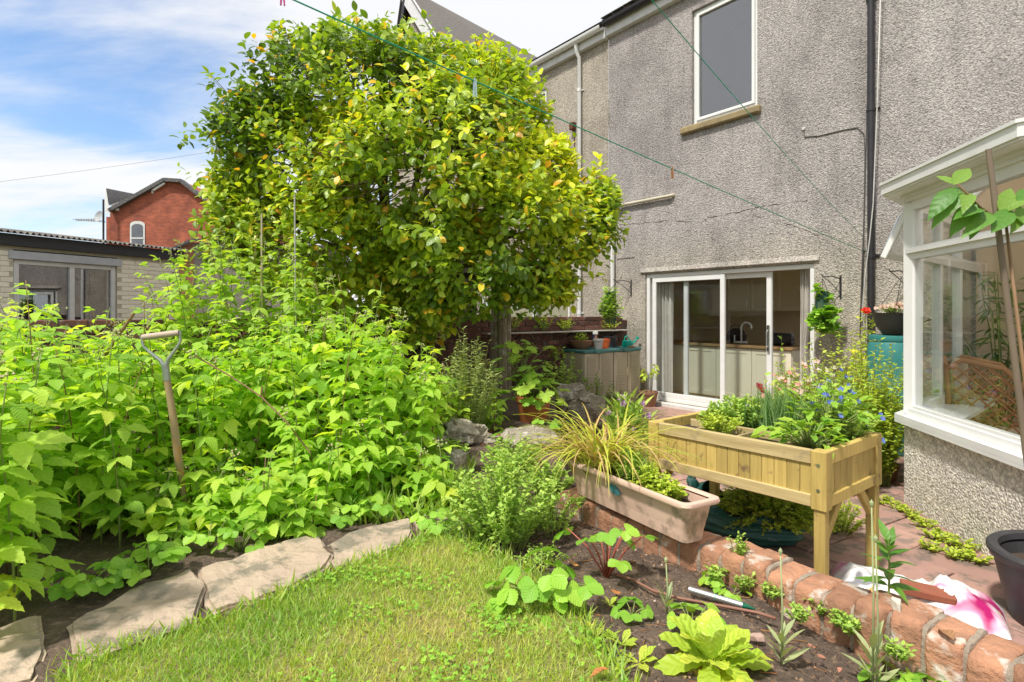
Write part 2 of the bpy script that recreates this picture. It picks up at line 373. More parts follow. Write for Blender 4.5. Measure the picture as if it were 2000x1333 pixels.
M_dash3 = render_mat('pebbledash_dwarf', (0.78, 0.74, 0.69), (0.46, 0.42, 0.37), (0.78, 0.74, 0.67), 0.3)
M_upvc = pm('white_upvc', (0.80, 0.80, 0.79), (0.72, 0.72, 0.70), 3, 0.28, 0.03, 20)
M_upvc_d = pm('white_plastic_weathered', (0.74, 0.73, 0.70), (0.60, 0.59, 0.55), 5, 0.4, 0.05, 30)
M_glass = glass_mat('window_glass'); M_glass2 = glass_mat('dark_window_glass', (0.8, 0.82, 0.84), 4.0); M_glass3 = glass_mat('outbuilding_glass', (0.7, 0.72, 0.75), 5.0)
M_stone_sill = pm('ochre_stone', (0.34, 0.26, 0.13), (0.2, 0.16, 0.09), 9, 0.9, 0.5, 50)
M_black = pm('black_plastic', (0.016, 0.015, 0.018), (0.03, 0.027, 0.03), 8, 0.45, 0.06, 40)
M_slate = pm('slate', (0.10, 0.10, 0.115), (0.06, 0.06, 0.075), 5, 0.6, 0.3, 30, stretch=(1, 1, 6), spots=((0.2, 0.17, 0.1), 0.25, 12))
M_wood_w = pm('white_painted_wood', (0.72, 0.72, 0.71), (0.58, 0.58, 0.57), 8, 0.5, 0.15, 40)
M_brick_w = pm('boundary_brick', (0.19, 0.075, 0.055), (0.10, 0.05, 0.042), 9, 0.9, 0.5, 45, var=0.45, spots=((0.24, 0.2, 0.17), 0.12, 18))
M_mortar = pm('mortar', (0.34, 0.30, 0.25), (0.2, 0.18, 0.15), 14, 0.95, 0.6, 80)
M_mortar_d = pm('dark_mortar', (0.15, 0.125, 0.105), (0.09, 0.075, 0.065), 14, 0.95, 0.6, 80)
M_cream = pm('cream_painted_brick', (0.90, 0.84, 0.71), (0.84, 0.78, 0.65), 6, 0.7, 0.4, 50, var=0.07)
M_cream_m = pm('cream_painted_joint', (0.58, 0.53, 0.42), (0.44, 0.40, 0.32), 10, 0.8, 0.4, 60)
M_fascia = pm('black_painted_fascia', (0.022, 0.022, 0.03), (0.045, 0.045, 0.055), 7, 0.5, 0.3, 30, stretch=(1, 1, 8))
M_corr = pm('corrugated_sheet', (0.12, 0.10, 0.09), (0.06, 0.055, 0.05), 5, 0.85, 0.3, 30, spots=((0.2, 0.2, 0.16), 0.3, 9))
M_beige = pm('beige_plaster', (0.80, 0.70, 0.54), (0.76, 0.66, 0.5), 2, 0.8, 0.05, 60)
M_beige_c = pm('peach_plaster', (0.66, 0.50, 0.34), (0.62, 0.46, 0.31), 2, 0.8, 0.05, 60)
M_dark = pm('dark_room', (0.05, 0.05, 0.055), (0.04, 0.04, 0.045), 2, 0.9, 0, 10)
M_creamunit = pm('cream_kitchen_paint', (0.80, 0.74, 0.58), (0.77, 0.71, 0.55), 2, 0.45, 0.03, 30)
M_worktop = pm('oak_worktop', (0.38, 0.24, 0.11), (0.28, 0.17, 0.075), 6, 0.4, 0.1, 40, stretch=(1, 8, 8))
M_curtain = pm('pale_curtain', (0.66, 0.63, 0.58), (0.56, 0.52, 0.47), 14, 0.9, 0.1, 200)
M_blind = pm('cream_blind', (0.52, 0.47, 0.33), (0.46, 0.41, 0.28), 3, 0.7, 0.05, 60)
M_steel = pm('brushed_steel', (0.62, 0.62, 0.62), (0.5, 0.5, 0.5), 10, 0.25, 0.05, 60, metal=1.0)
M_soil = pm('garden_soil', (0.072, 0.05, 0.037), (0.14, 0.098, 0.07), 7, 0.95, 1.0, 55, spots=((0.19, 0.13, 0.09), 0.22, 34), bdist=0.02, rnd=False)
M_earth = pm('open_ground', (0.10, 0.12, 0.04), (0.14, 0.11, 0.06), 0.6, 0.95, 0.6, 20, rnd=False)
M_turf = pm('turf_base', (0.17, 0.18, 0.045), (0.28, 0.23, 0.10), 5, 0.95, 0.8, 90, bdist=0.015, rnd=False)
M_slab = pm('red_paving', (0.44, 0.265, 0.21), (0.35, 0.205, 0.17), 4, 0.85, 0.35, 60, var=0.14, spots=((0.22, 0.16, 0.13), 0.3, 7))
M_grit = pm('joint_grit', (0.13, 0.085, 0.065), (0.19, 0.13, 0.10), 18, 0.95, 0.6, 90)

# ------------------------------------------------------------------ ground
struct(MB().grid(lambda a, b: (-600 + 1200 * a, -600 + 1200 * b, -0.06), 12, 12).build('ground', M_earth))
BW0 = Vector((0.31, 3.52, 0)); BWD = (Vector((1.46, 1.925, 0)) - BW0).normalized(); BWN = Vector((-BWD.y, BWD.x, 0))   # brick edging line; BWN points to the patio
if BWN.x < 0: BWN = -BWN
def xr(y):
    return 0.36 + (y - 3.5) * 0.05 if y > 3.5 else BW0.x + (BW0.y - y) * (BWD.x / -BWD.y) + 0.06
def soil_z(x, y):
    z = 0.262 + 0.022 * mnoise.noise(Vector((x * 2.2, y * 2.2, 0))) + 0.016 * mnoise.noise(Vector((x * 7, y * 7, 3))) + 0.010 * mnoise.noise(Vector((x * 19, y * 19, 5))) 
    if y > 3.6: z += min(0.12, (y - 3.6) * 0.08)
    if y < 2.6 and x > 0.8: z -= 0.035 * min(1, (x - 0.8) / 0.5) * min(1, (2.6 - y) / 0.4)
    return z
def soil():
    ys = list(np.arange(-2.5, 1.2, 0.3)) + list(np.arange(1.2, 4.2, 0.022)) + list(np.arange(4.2, 10.6, 0.12))
    b = MB(); nx = 130
    vs = []; 
    for y in ys:
        X = xr(y); row = []
        for i in range(nx + 1):
            t = i / nx; x = X - (1 - t) ** 2.0 * (X + 9.0)
            row.append((x, y, soil_z(x, y)))
        row.append((X + 0.03, y, -0.06)); vs += row
    w = nx + 2
    fs = [(j * w + i, j * w + i + 1, (j + 1) * w + i + 1, (j + 1) * w + i) for j in range(len(ys) - 1) for i in range(w - 1)]
    b.add(vs, fs); return struct(b.build('soil_bed', M_soil, smooth='all'))
soil()
LZ = 0.292
lawn_px = [(120, 1333), (150, 1290), (330, 1235), (480, 1190), (640, 1120), (760, 1078), (850, 1040), (900, 1052), (975, 1085), (1050, 1125), (1120, 1190), (1165, 1240), (1195, 1290), (1215, 1333)]
lawn_pts = [onz(p[0], p[1], LZ).to_2d() for p in lawn_px]
lawn_pts = [Vector((-2.2, 0.9)), Vector((-1.75, 1.7))] + lawn_pts + [Vector((0.50, 1.5)), Vector((1.0, 0.7)), Vector((1.6, -2.4)), Vector((-4, -2.4))]
struct(MB().poly([(p.x, p.y, LZ - 0.012) for p in lawn_pts]).build('lawn', M_turf))
def inside(poly, X, Y):
    n = len(poly); r = np.zeros(X.shape, bool); j = n - 1
    for i in range(n):
        xi, yi, xj, yj = poly[i].x, poly[i].y, poly[j].x, poly[j].y
        c = ((yi > Y) != (yj > Y)) & (X < (xj - xi) * (Y - yi) / (yj - yi + 1e-12) + xi); r ^= c; j = i
    return r
def patio():
    root = struct(MB().add([(xr(y) - 0.1 if i == 0 else 9.0, y, -0.012) for y in np.arange(-2.5, 12, 0.5) for i in (0, 1)],
                           [(2 * k, 2 * k + 1, 2 * k + 3, 2 * k + 2) for k in range(28)]).build('patio', M_grit))
    o0 = hw(-8.0, 0.02, 0); L_, Wd = 0.60, 0.45
    e1 = (D * math.cos(R(6)) + NRM * math.sin(R(6))); e2 = Vector((-e1.y, e1.x, 0)) * -1
    if e2.dot(NRM) < 0: e2 = -e2
    var = []
    for k in range(4):
        me = MB().box((0.004, 0.004, -0.04), (L_ - 0.008, Wd - 0.008, 0.0), 0.006).mesh('paving_slab'); me.materials.append(M_slab); var.append(me)
    rot = Matrix((e1, e2, Vector((0, 0, 1)))).transposed()
    n = 0
    for j in range(-2, 20):
        for i in range(-2, 30):
            p = o0 + e1 * (i * L_ + (0.3 if j % 2 else 0)) + e2 * (j * Wd)
            c = p + e1 * L_ / 2 + e2 * Wd / 2
            if c.x < xr(c.y) + 0.12 or c.y < 0.6 or c.y > 10: continue
            if (c - HB).dot(NRM) < -0.1: continue
            if c.x > 4.6: continue
            m = rot.to_4x4() @ Matrix.Rotation(rng.uniform(-0.006, 0.006), 4, 'X') @ Matrix.Rotation(rng.uniform(-0.006, 0.006), 4, 'Y')
            if m.to_3x3().determinant() < 0: pass
            m.translation = p + Vector((0, 0, rng.uniform(-0.003, 0.004)))
            link('paving_slab', var[n % 4], None, root, mtx=m); n += 1
patio()

# ------------------------------------------------------------------ the rendered house
def wall_holes(u0, u1, z0, z1, holes, depth=0.11, y=0.0):
    us = sorted({u0, u1} | {h[0] for h in holes} | {h[1] for h in holes}); zs = sorted({z0, z1} | {h[2] for h in holes} | {h[3] for h in holes})
    b = MB()
    for a, c in zip(us, us[1:]):
        for e, f in zip(zs, zs[1:]):
            mu, mz = (a + c) / 2, (e + f) / 2
            if any(h[0] < mu < h[1] and h[2] < mz < h[3] for h in holes): continue
            b.poly([(a, y, e), (c, y, e), (c, y, f), (a, y, f)])
    for (a, c, e, f) in holes:
        b.poly([(a, y, e), (a, y, f), (a, y + depth, f), (a, y + depth, e)]); b.poly([(c, y, f), (c, y, e), (c, y + depth, e), (c, y + depth, f)])
        b.poly([(a, y, f), (c, y, f), (c, y + depth, f), (a, y + depth, f)]); b.poly([(c, y, e), (a, y, e), (a, y + depth, e), (c, y + depth, e)])
    return b
def rect_frame(b, u0, u1, z0, z1, w, y0, y1, ch=0.006):
    b.box((u0, y0, z0), (u0 + w, y1, z1), ch); b.box((u1 - w, y0, z0), (u1, y1, z1), ch)
    b.box((u0 + w, y0, z1 - w), (u1 - w, y1, z1), ch); b.box((u0 + w, y0, z0), (u1 - w, y1, z0 + w), ch); return b
uj = wpx(1190, 300)[0]
u_dl, z_dt = wpx(1260, 540)[0], wpx(1260, 536)[1]; u_dr = wpx(1590, 520)[0]; DZ = 0.06
u_wl, u_wr = wpx(1351, 100)[0], wpx(1479, 100)[0]; z_wb = wpx(1351, 246)[1]; z_wt = wpx(1352, 22)[1]
EAVE = wpx(1180, 80)[1]
house = thing('rendered_house', 'grey pebbledashed house with open white sliding doors and black downpipe', 'house', HB, HROT)
wall_holes(uj, 5.0, -0.06, EAVE + 0.35, [(u_dl, u_dr, DZ, z_dt), (u_wl, u_wr, z_wb, z_wt)]).build('wall', M_dash, house)
# eaves
b = MB().box((uj, -0.10, EAVE), (5.0, 0.02, EAVE + 0.20), 0.006); b.build('fascia', M_wood_w, house)
b = MB()
b.grid(lambda s, t: (uj + 0.02 + s * (5 - uj), -0.165 + 0.062 * math.cos(math.pi * (1 + t)), EAVE + 0.21 - 0.075 * math.sin(math.pi * t)), 4, 8); b.build('gutter', M_black, house, smooth='all')
b = MB()
for k in range(2): b.add([(uj, -0.19 + k * 0.0, EAVE + 0.24), (5, -0.19, EAVE + 0.24), (5, 4.0, EAVE + 2.6), (uj, 4.0, EAVE + 2.6)] if k == 0 else [(uj, -0.19, EAVE + 0.262), (5, -0.19, EAVE + 0.262), (5, 4.0, EAVE + 2.62), (uj, 4.0, EAVE + 2.62)], [(0, 1, 2, 3)])
b.add([(uj, -0.19, EAVE + 0.24), (5, -0.19, EAVE + 0.24), (5, -0.19, EAVE + 0.262), (uj, -0.19, EAVE + 0.262)], [(0, 1, 2, 3)])
rf = b.build('roof', M_slate, house)
sl = MB().box((0.003, -0.02, 0), (0.25, 0.06, 0.012), 0.002).mesh('slate'); sl.materials.append(M_slate)
for k in range(16): link('slate', sl, None, rf, loc=(uj + 0.02 + k * 0.255, -0.225, EAVE + 0.262 + (k % 3) * 0.002))
# black downpipe with collars, cables
ub = wpx(1706, 300)[0]
b = MB(); 
b.tube([(ub, -0.07, EAVE + 0.15), (ub, -0.07, 0.0)], 0.038, 12)
dp = b.build('downpipe', M_black, house, smooth=True)
for z in (wpx(1706, 215)[1], wpx(1706, 500)[1], 0.5, 5.2):
    MB().tube([(ub, -0.07, z - 0.03), (ub, -0.07, z + 0.03)], 0.046, 12).box((ub - 0.075, -0.02, z - 0.012), (ub + 0.075, 0.0, z + 0.012)).build('collar', M_black, dp, smooth=True)
def cable(name, pts, r, mat, parent, out=0.008):
    q = []
    for (px, py) in pts:
        u, z = wpx(px, py); q.append((u, -out, z))
    return MB().tube(q, r, 5).build(name, mat, parent, smooth='all')
M_cab = pm('grey_cable', (0.10, 0.09, 0.085), None, 5, 0.6, 0)
M_cabw = pm('white_cable', (0.6, 0.58, 0.55), None, 5, 0.5, 0)
cable('cable', [(1570, 250), (1572, 268), (1600, 266), (1650, 254), (1675, 250), (1688, 262), (1690, 300), (1688, 420), (1683, 560), (1680, 660)], 0.006, M_cab, house)
cable('cable', [(1698, -30), (1694, 200), (1688, 450), (1684, 640)], 0.005, M_cab, house)
cable('cable', [(1729, -30), (1722, 200), (1714, 400), (1707, 470), (1698, 540), (1692, 620), (1712, 680)], 0.007, M_cabw, house, 0.12)
u_, z_ = wpx(1570, 252); MB().lathe([(0.0, 0.02), (0.02, 0.018), (0.028, 0.0)], 10, (0, 0, 0)).build('cable_clip', M_cabw, house, mtx=Matrix.Translation((u_, -0.001, z_)) @ Matrix.Rotation(R(90), 4, 'X'))
# cracks and patched line in the render
M_crack = pm('render_crack', (0.07, 0.055, 0.045), None, 20, 0.95, 0)
for seg in ([(1210, 440), (1300, 432), (1370, 434), (1385, 425), (1420, 420), (1450, 412), (1478, 405), (1530, 398), (1585, 392)], [(1470, 420), (1540, 438), (1560, 446), (1580, 452), (1602, 462)]):
    q = []
    for (a, c), (e, f) in zip(seg, seg[1:]):
        for t in np.linspace(0, 1, 7, False):
            u, z = wpx(a + (e - a) * t, c + (f - c) * t); q.append((u, -0.001, z + rng.uniform(-0.012, 0.012)))
    MB().tube(q, [max(0.0008, rng.uniform(-0.002, 0.006)) for _ in q], 4).build('render_crack', M_crack, house)
MB().box((wpx(1205, 430)[0], -0.012, 2.43), (wpx(1240, 520)[0], 0.0, 2.45)).build('render_edge', M_dash, house)
# bell-cast lip over the door
MB().add([(u_dl - 0.09, 0.0, z_dt + 0.10), (u_dr + 0.07, 0.0, z_dt + 0.10), (u_dr + 0.07, -0.03, z_dt + 0.03), (u_dl - 0.09, -0.03, z_dt + 0.03), (u_dl - 0.09, 0, z_dt + 0.004), (u_dr + 0.07, 0, z_dt + 0.004)], [(0, 3, 2, 1), (3, 4, 5, 2), (0, 4, 3), (1, 2, 5)]).build('drip_lip', M_dash, house)
# upper window
win = rect_frame(MB(), u_wl + 0.004, u_wr - 0.004, z_wb + 0.004, z_wt - 0.004, 0.055, 0.05, 0.11).build('window', M_upvc, house)
rect_frame(MB(), u_wl + 0.06, u_wr - 0.06, z_wb + 0.06, z_wt - 0.06, 0.045, 0.03, 0.09).build('sash', M_upvc, win)
MB().box((u_wl + 0.10, 0.065, z_wb + 0.10), (u_wr - 0.10, 0.071, z_wt - 0.10)).build('pane', M_glass2, win)
MB().box((u_wl - 0.18, -0.07, z_wb - 0.115), (wpx(1487, 215)[0], 0.06, z_wb - 0.005), 0.02).build('sill', M_stone_sill, win, smooth=False)
b = wall_holes(u_wl, u_wr, z_wb, z_wt, [], 0); 
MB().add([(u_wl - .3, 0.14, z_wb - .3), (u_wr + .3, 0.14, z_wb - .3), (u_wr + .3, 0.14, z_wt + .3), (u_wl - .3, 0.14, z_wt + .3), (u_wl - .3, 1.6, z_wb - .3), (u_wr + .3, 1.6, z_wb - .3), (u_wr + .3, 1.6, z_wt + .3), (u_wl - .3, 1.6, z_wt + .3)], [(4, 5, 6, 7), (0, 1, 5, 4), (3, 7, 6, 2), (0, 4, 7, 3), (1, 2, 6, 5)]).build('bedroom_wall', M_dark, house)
# sliding door
door = rect_frame(MB(), u_dl + 0.003, u_dr - 0.003, DZ + 0.003, z_dt - 0.003, 0.065, 0.03, 0.11).build('sliding_door', M_upvc, house)
def pane_panel(pa, pb, y, name):
    ua, ub_ = wpx(pa, 640)[0], wpx(pb, 640)[0]
    p = rect_frame(MB(), ua, ub_, DZ + 0.07, z_dt - 0.07, 0.075, y, y + 0.045).build(name, M_upvc, door)
    MB().box((ua + 0.07, y + 0.018, DZ + 0.14), (ub_ - 0.07, y + 0.024, z_dt - 0.14)).build('pane', M_glass, door); return ua, ub_
pane_panel(1271, 1412, 0.035, 'door_panel')
pa = pane_panel(1328, 1500, 0.088, 'door_panel')
MB().box((pa[1] - 0.055, 0.06, 0.95), (pa[1] - 0.02, 0.088, 1.32), 0.006).tube([(pa[1] - 0.0375, 0.062, 1.02), (pa[1] - 0.0375, 0.03, 1.04), (pa[1] - 0.0375, 0.03, 1.23), (pa[1] - 0.0375, 0.062, 1.25)], 0.010, 6).build('handle', M_steel, door)
MB().box((u_dl - 0.05, -0.10, -0.02), (u_dr + 0.05, 0.11, DZ - 0.002), 0.008).build('doorstep', M_upvc_d, house)
# kitchen shell
k0, k1, kd, kz = u_dl - 1.6, u_dr + 0.9, 3.4, 2.5
MB().poly([(k0, 0.12, 0.05), (k1, 0.12, 0.05), (k1, kd, 0.05), (k0, kd, 0.05)]).build('kitchen_floor', M_worktop, house)
b = wall_holes(k0, k1, 0.05, kz, [(u_dr - 1.45, k1 - 0.1, 0.2, 2.4)], 0.2, kd).poly([(k0, 0.12, 0.05), (k0, kd, 0.05), (k0, kd, kz), (k0, 0.12, kz)]).poly([(k1, kd, 0.05), (k1, 0.12, 0.05), (k1, 0.12, 0.95), (k1, kd, 0.95)]).poly([(k1, kd, 2.3), (k1, 0.12, 2.3), (k1, 0.12, kz), (k1, kd, kz)]).poly([(k1, 0.5, 0.95), (k1, 0.12, 0.95), (k1, 0.12, 2.3), (k1, 0.5, 2.3)]).poly([(k1, kd, 0.95), (k1, 3.1, 0.95), (k1, 3.1, 2.3), (k1, kd, 2.3)]).poly([(k0, 0.12, kz), (k0, kd, kz), (k1, kd, kz), (k1, 0.12, kz)])  # unseen back and side openings, added to let daylight into the kitchen
b.poly([(k0, 0.118, 0.05), (u_dl, 0.118, 0.05), (u_dl, 0.118, kz), (k0, 0.118, kz)]).poly([(u_dr, 0.118, 0.05), (k1, 0.118, 0.05), (k1, 0.118, kz), (u_dr, 0.118, kz)]).poly([(u_dl, 0.118, z_dt), (u_dr, 0.118, z_dt), (u_dr, 0.118, kz), (u_dl, 0.118, kz)])
b.build('kitchen_wall', M_beige, house)
MB().box((k1 + 0.02, 0.5, 0.95), (k1 + 0.026, 3.1, 2.3)).build('added_daylight_pane', M_glass, house)  # glass of the added, unseen side opening that brightens the room
# kitchen fittings: things of their own
def hpos(u, y, z=0.0): return HB + D * u - NRM * y + Vector((0, 0, z))
uw0, uw1 = u_dl - 0.9, wpx(1546, 690, -0.62)[0]
unit_ = thing('kitchen_peninsula', 'cream panelled kitchen peninsula with oak worktop behind the glass', 'kitchen unit', hpos(uw0, 0.62, 0.05), HROT)
wL = uw1 - uw0
MB().box((0, 0.02, 0.0), (wL, 0.62, 0.90)).build('carcass', M_creamunit, unit_)
for k in range(5):
    a0 = wL * k / 5
    MB().box((a0 + 0.004, 0, 0.11), (a0 + wL / 5 - 0.004, 0.018, 0.89), 0.003).build('panel', M_creamunit, unit_)
    rect_frame(MB(), a0 + 0.004, a0 + wL / 5 - 0.004, 0.11, 0.89, 0.075, -0.008, 0.001, 0.003).build('panel_frame', M_creamunit, unit_)
MB().box((-0.02, -0.04, 0.902), (wL + 0.03, 0.68, 0.942), 0.005).build('worktop', M_worktop, unit_)
wc = thing('wall_cabinet', 'cream kitchen wall cabinet seen through the open door gap', 'cabinet', hpos(wpx(1500, 600, -2.3)[0] - 0.95, 2.3, 0), HROT)
MB().box((0.1, 0.02, 1.52), (1.7, 1.0, 2.3)).build('carcass', M_creamunit, wc)
for k in range(3):
    p = rect_frame(MB(), 0.1 + k * 0.5, 0.595 + k * 0.5, 1.52, 2.3, 0.06, 0.0, 0.02, 0.003).build('cabinet_door', M_creamunit, wc)
    MB().tube([(0.56 + k * 0.5, -0.005, 1.6), (0.56 + k * 0.5, -0.03, 1.61), (0.56 + k * 0.5, -0.03, 1.72), (0.56 + k * 0.5, -0.005, 1.73)], 0.006, 6).build('handle', M_steel, p)
ut = wpx(1448, 660, -0.88)[0]
tap = thing('kitchen_tap', 'tall white swan neck kitchen tap behind the sliding pane', 'tap', hpos(ut, 0.88, 0.992), HROT)
MB().tube([(0, 0, 0), (0, 0, 0.27)] + [(0.085 - 0.085 * math.cos(q), 0, 0.27 + 0.075 * math.sin(q)) for q in np.linspace(0.2, 3.0, 9)] + [(0.17, 0, 0.24)], 0.0145, 8).build('spout', M_upvc, tap, smooth='all')
MB().tube([(-0.13, 0, 0.03), (0.1, 0, 0.03)], 0.018, 8).tube([(-0.12, 0, 0.03), (-0.12, 0, 0.14)], 0.01, 6).build('lever', M_upvc, tap, smooth='all')
tz = thing('toaster', 'black rounded toaster on the worktop beside the sockets', 'toaster', hpos(wpx(1528, 655, -1.0)[0], 1.0, 0.993), HROT)
b = MB().box((-0.16, -0.09, 0), (0.16, 0.09, 0.19), 0.05); b.build('body', M_black, tz, smooth=True); MB().box((-0.11, -0.02, 0.188), (0.11, 0.02, 0.195)).build('slot', M_steel, tz)
MB().box((0.16, -0.02, 0.09), (0.185, 0.02, 0.11), 0.004).build('lever', M_black, tz)
kt = thing('fruit_bowl_basket', 'dark rounded basket standing behind the kitchen tap', 'basket', hpos(wpx(1438, 655, -1.12)[0], 1.12, 0.993), HROT)
MB().lathe([(0.08, 0), (0.15, 0.05), (0.17, 0.12), (0.12, 0.2), (0.05, 0.24), (0.0, 0.245)], 14).build('body', M_black, kt, smooth=True)
MB().tube([(-0.16, 0, 0.12), (-0.1, 0, 0.27), (0, 0, 0.3), (0.1, 0, 0.27), (0.16, 0, 0.12)], 0.008, 6).build('handle', M_black, kt)
bt = thing('dark_bottle', 'slim black bottle left of the toaster on the kitchen worktop', 'bottle', hpos(wpx(1508, 650, -1.15)[0], 1.15, 0.993), HROT)
MB().lathe([(0, 0), (0.04, 0), (0.04, 0.2), (0.014, 0.26), (0.014, 0.32), (0, 0.32)], 12).build('glass', M_black, bt, smooth=True); MB().lathe([(0.016, 0.3), (0.016, 0.33), (0, 0.33)], 10).build('cap', M_black, bt)
def curtain(label, u0, u1, y, zt, seed, waist=0.0):
    c = thing('curtain', label, 'curtain', hpos(u0, y, 0.07), HROT); w = u1 - u0
    def fn(s, t):
        k = 1 - waist * math.exp(-((t - 0.45) / 0.16) ** 2); x = w * (s * k)
        return (x, 0.035 * math.sin(s * 26 + seed) + 0.012 * math.sin(s * 61 + t * 3), t * zt)
    MB().grid(fn, 60, 12).build('cloth', M_curtain, c, smooth='all'); MB().tube([(-0.05, 0, zt + 0.01), (w + 0.1, 0, zt + 0.01)], 0.012, 6).build('curtain_rail', M_upvc, c)
curtain('pale pleated curtain hanging behind the left door pane', wpx(1284, 640, -0.22)[0], wpx(1313, 640, -0.22)[0], 0.22, z_dt - 0.1, 0.0)
curtain('narrow tied curtain at the right jamb of the open door', wpx(1564, 640, -0.2)[0], wpx(1583, 640, -0.2)[0], 0.2, z_dt - 0.1, 2.0, 0.4)

# ------------------------------------------------------------------ neighbour's house, same terrace
un0 = uj - 9.0
nb = thing('neighbour_house', 'beige pebbledashed house end with white gutter and downpipe left of the terrace joint', 'house', HB, HROT)
nl = wpx(940, 600)[0]; nr = wpx(1112, 600)[0]; nzb, nzt = wpx(1108, 640)[1] - 0.15, wpx(1108, 520)[1] + 0.15
n2l = wpx(1000, 200)[0]; n2r = wpx(1067, 200)[0]; n2b, n2t = wpx(1067, 288)[1], wpx(1067, 172)[1]
wall_holes(un0, uj - 0.012, -0.06, EAVE + 0.35, [(nl, nr, nzb, nzt), (n2l, n2r, n2b, n2t)]).build('wall', M_dash2, nb)
MB().box((uj - 0.012, 0.006, -0.06), (uj, 0.05, EAVE + 0.3)).build('party_joint', M_crack, nb)
def upvc_window(u0, u1, z0, z1, mull, blind, glass=M_glass):
    w_ = rect_frame(MB(), u0 + 0.003, u1 - 0.003, z0 + 0.003, z1 - 0.003, 0.07, 0.03, 0.10)
    for m_ in mull: w_.box((m_ - 0.05, 0.028, z0 + 0.07), (m_ + 0.05, 0.102, z1 - 0.07), 0.006)
    w_ = w_.build('window', M_upvc, nb)
    MB().box((u0 + 0.07, 0.06, z0 + 0.07), (u1 - 0.07, 0.066, z1 - 0.07)).build('pane', glass, w_)
    MB().box((u0 - 0.05, -0.06, z0 - 0.07), (u1 + 0.05, 0.04, z0 - 0.003), 0.01).build('sill', M_upvc_d, w_)
    if blind:
        n = int((u1 - u0) / 0.085)
        for k in range(n):
            c = u0 + 0.05 + (k + 0.5) * (u1 - u0 - 0.1) / n; an = 0.9
            MB().box((-0.045, -0.0008, 0), (0.045, 0.0008, z1 - z0 - 0.1)).build('blind_slat', M_blind, w_, mtx=Matrix.Translation((c, 0.18, z0 + 0.05)) @ Matrix.Rotation(R(24), 4, 'Z'))
    else: pass
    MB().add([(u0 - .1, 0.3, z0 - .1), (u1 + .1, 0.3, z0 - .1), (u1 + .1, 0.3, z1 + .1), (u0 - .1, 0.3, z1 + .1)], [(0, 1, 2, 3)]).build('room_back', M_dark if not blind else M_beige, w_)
upvc_window(nl, nr, nzb, nzt, [wpx(1041, 600)[0]], True)
upvc_window(n2l, n2r, n2b, n2t, [], False, M_glass2)
MB().box((n2l, 0.02, (n2b + n2t) / 2 + .1), (n2r - 0.01, 0.09, (n2b + n2t) / 2 + .18), 0.006).build('transom', M_upvc, nb)
MB().box((un0, -0.10, EAVE - 0.02), (uj - 0.02, 0.02, EAVE + 0.2), 0.006).build('fascia', M_wood_w, nb)
MB().grid(lambda s, t: (un0 + s * (uj - un0 - 0.03), -0.165 + 0.062 * math.cos(math.pi * (1 + t)), EAVE + 0.185 - 0.08 * math.sin(math.pi * t)), 4, 8).build('gutter', M_upvc, nb, smooth='all')
MB().poly([(un0, -0.2, EAVE + 0.24), (uj - 0.01, -0.2, EAVE + 0.24), (uj - 0.01, 4, EAVE + 2.6), (un0, 4, EAVE + 2.6)]).build('roof', M_slate, nb)
u_ = wpx(1136, 300)[0]
p = MB().tube([(u_, -0.15, EAVE + 0.12), (u_, -0.13, EAVE - 0.02), (u_, -0.06, EAVE - 0.12), (u_, -0.06, 0.0)], 0.036, 12).build('downpipe', M_upvc, nb, smooth=True)
for z in (wpx(1136, 178)[1], wpx(1136, 612)[1], 3.1): MB().tube([(u_, -0.06, z - 0.025), (u_, -0.06, z + 0.025)], 0.043, 12).box((u_ - 0.07, -0.02, z - 0.01), (u_ + 0.07, 0, z + 0.01)).build('collar', M_upvc, p, smooth=True)
u_, z_ = wpx(1122, 248); MB().box((u_ - 0.05, -0.10, z_ - 0.07), (u_ + 0.05, 0, z_ + 0.07), 0.01).tube([(u_, -0.02, z_), (u_ + 0.02, -0.015, z_ - 0.4)], 0.008, 5).build('rusty_bracket', pm('rust', (0.16, 0.05, 0.02), (0.09, 0.035, 0.02), 20, 0.9, 0.4, 60), nb)
# waste pipes of the rendered house
u1_, z1_ = wpx(1216, 402); u2_, z2_ = wpx(1316, 383)
MB().tube([(u1_, -0.05, z1_), (u2_ - 0.03, -0.05, z2_), (u2_, -0.03, z2_ + 0.01), (u2_, 0.02, z2_ + 0.01)], 0.028, 10).build('waste_pipe', pm('cream_pipe', (0.55, 0.50, 0.38), (0.45, 0.4, 0.3), 8, 0.5, 0.05), house, smooth=True)
u_ = wpx(1201, 480)[0]
MB().tube([(u1_ + 0.02, -0.05, z1_), (u_, -0.06, z1_ - 0.12), (u_, -0.06, 1.95), (u_, -0.06, 0.0)], 0.034, 10).build('soil_pipe', M_upvc, house, smooth=True)

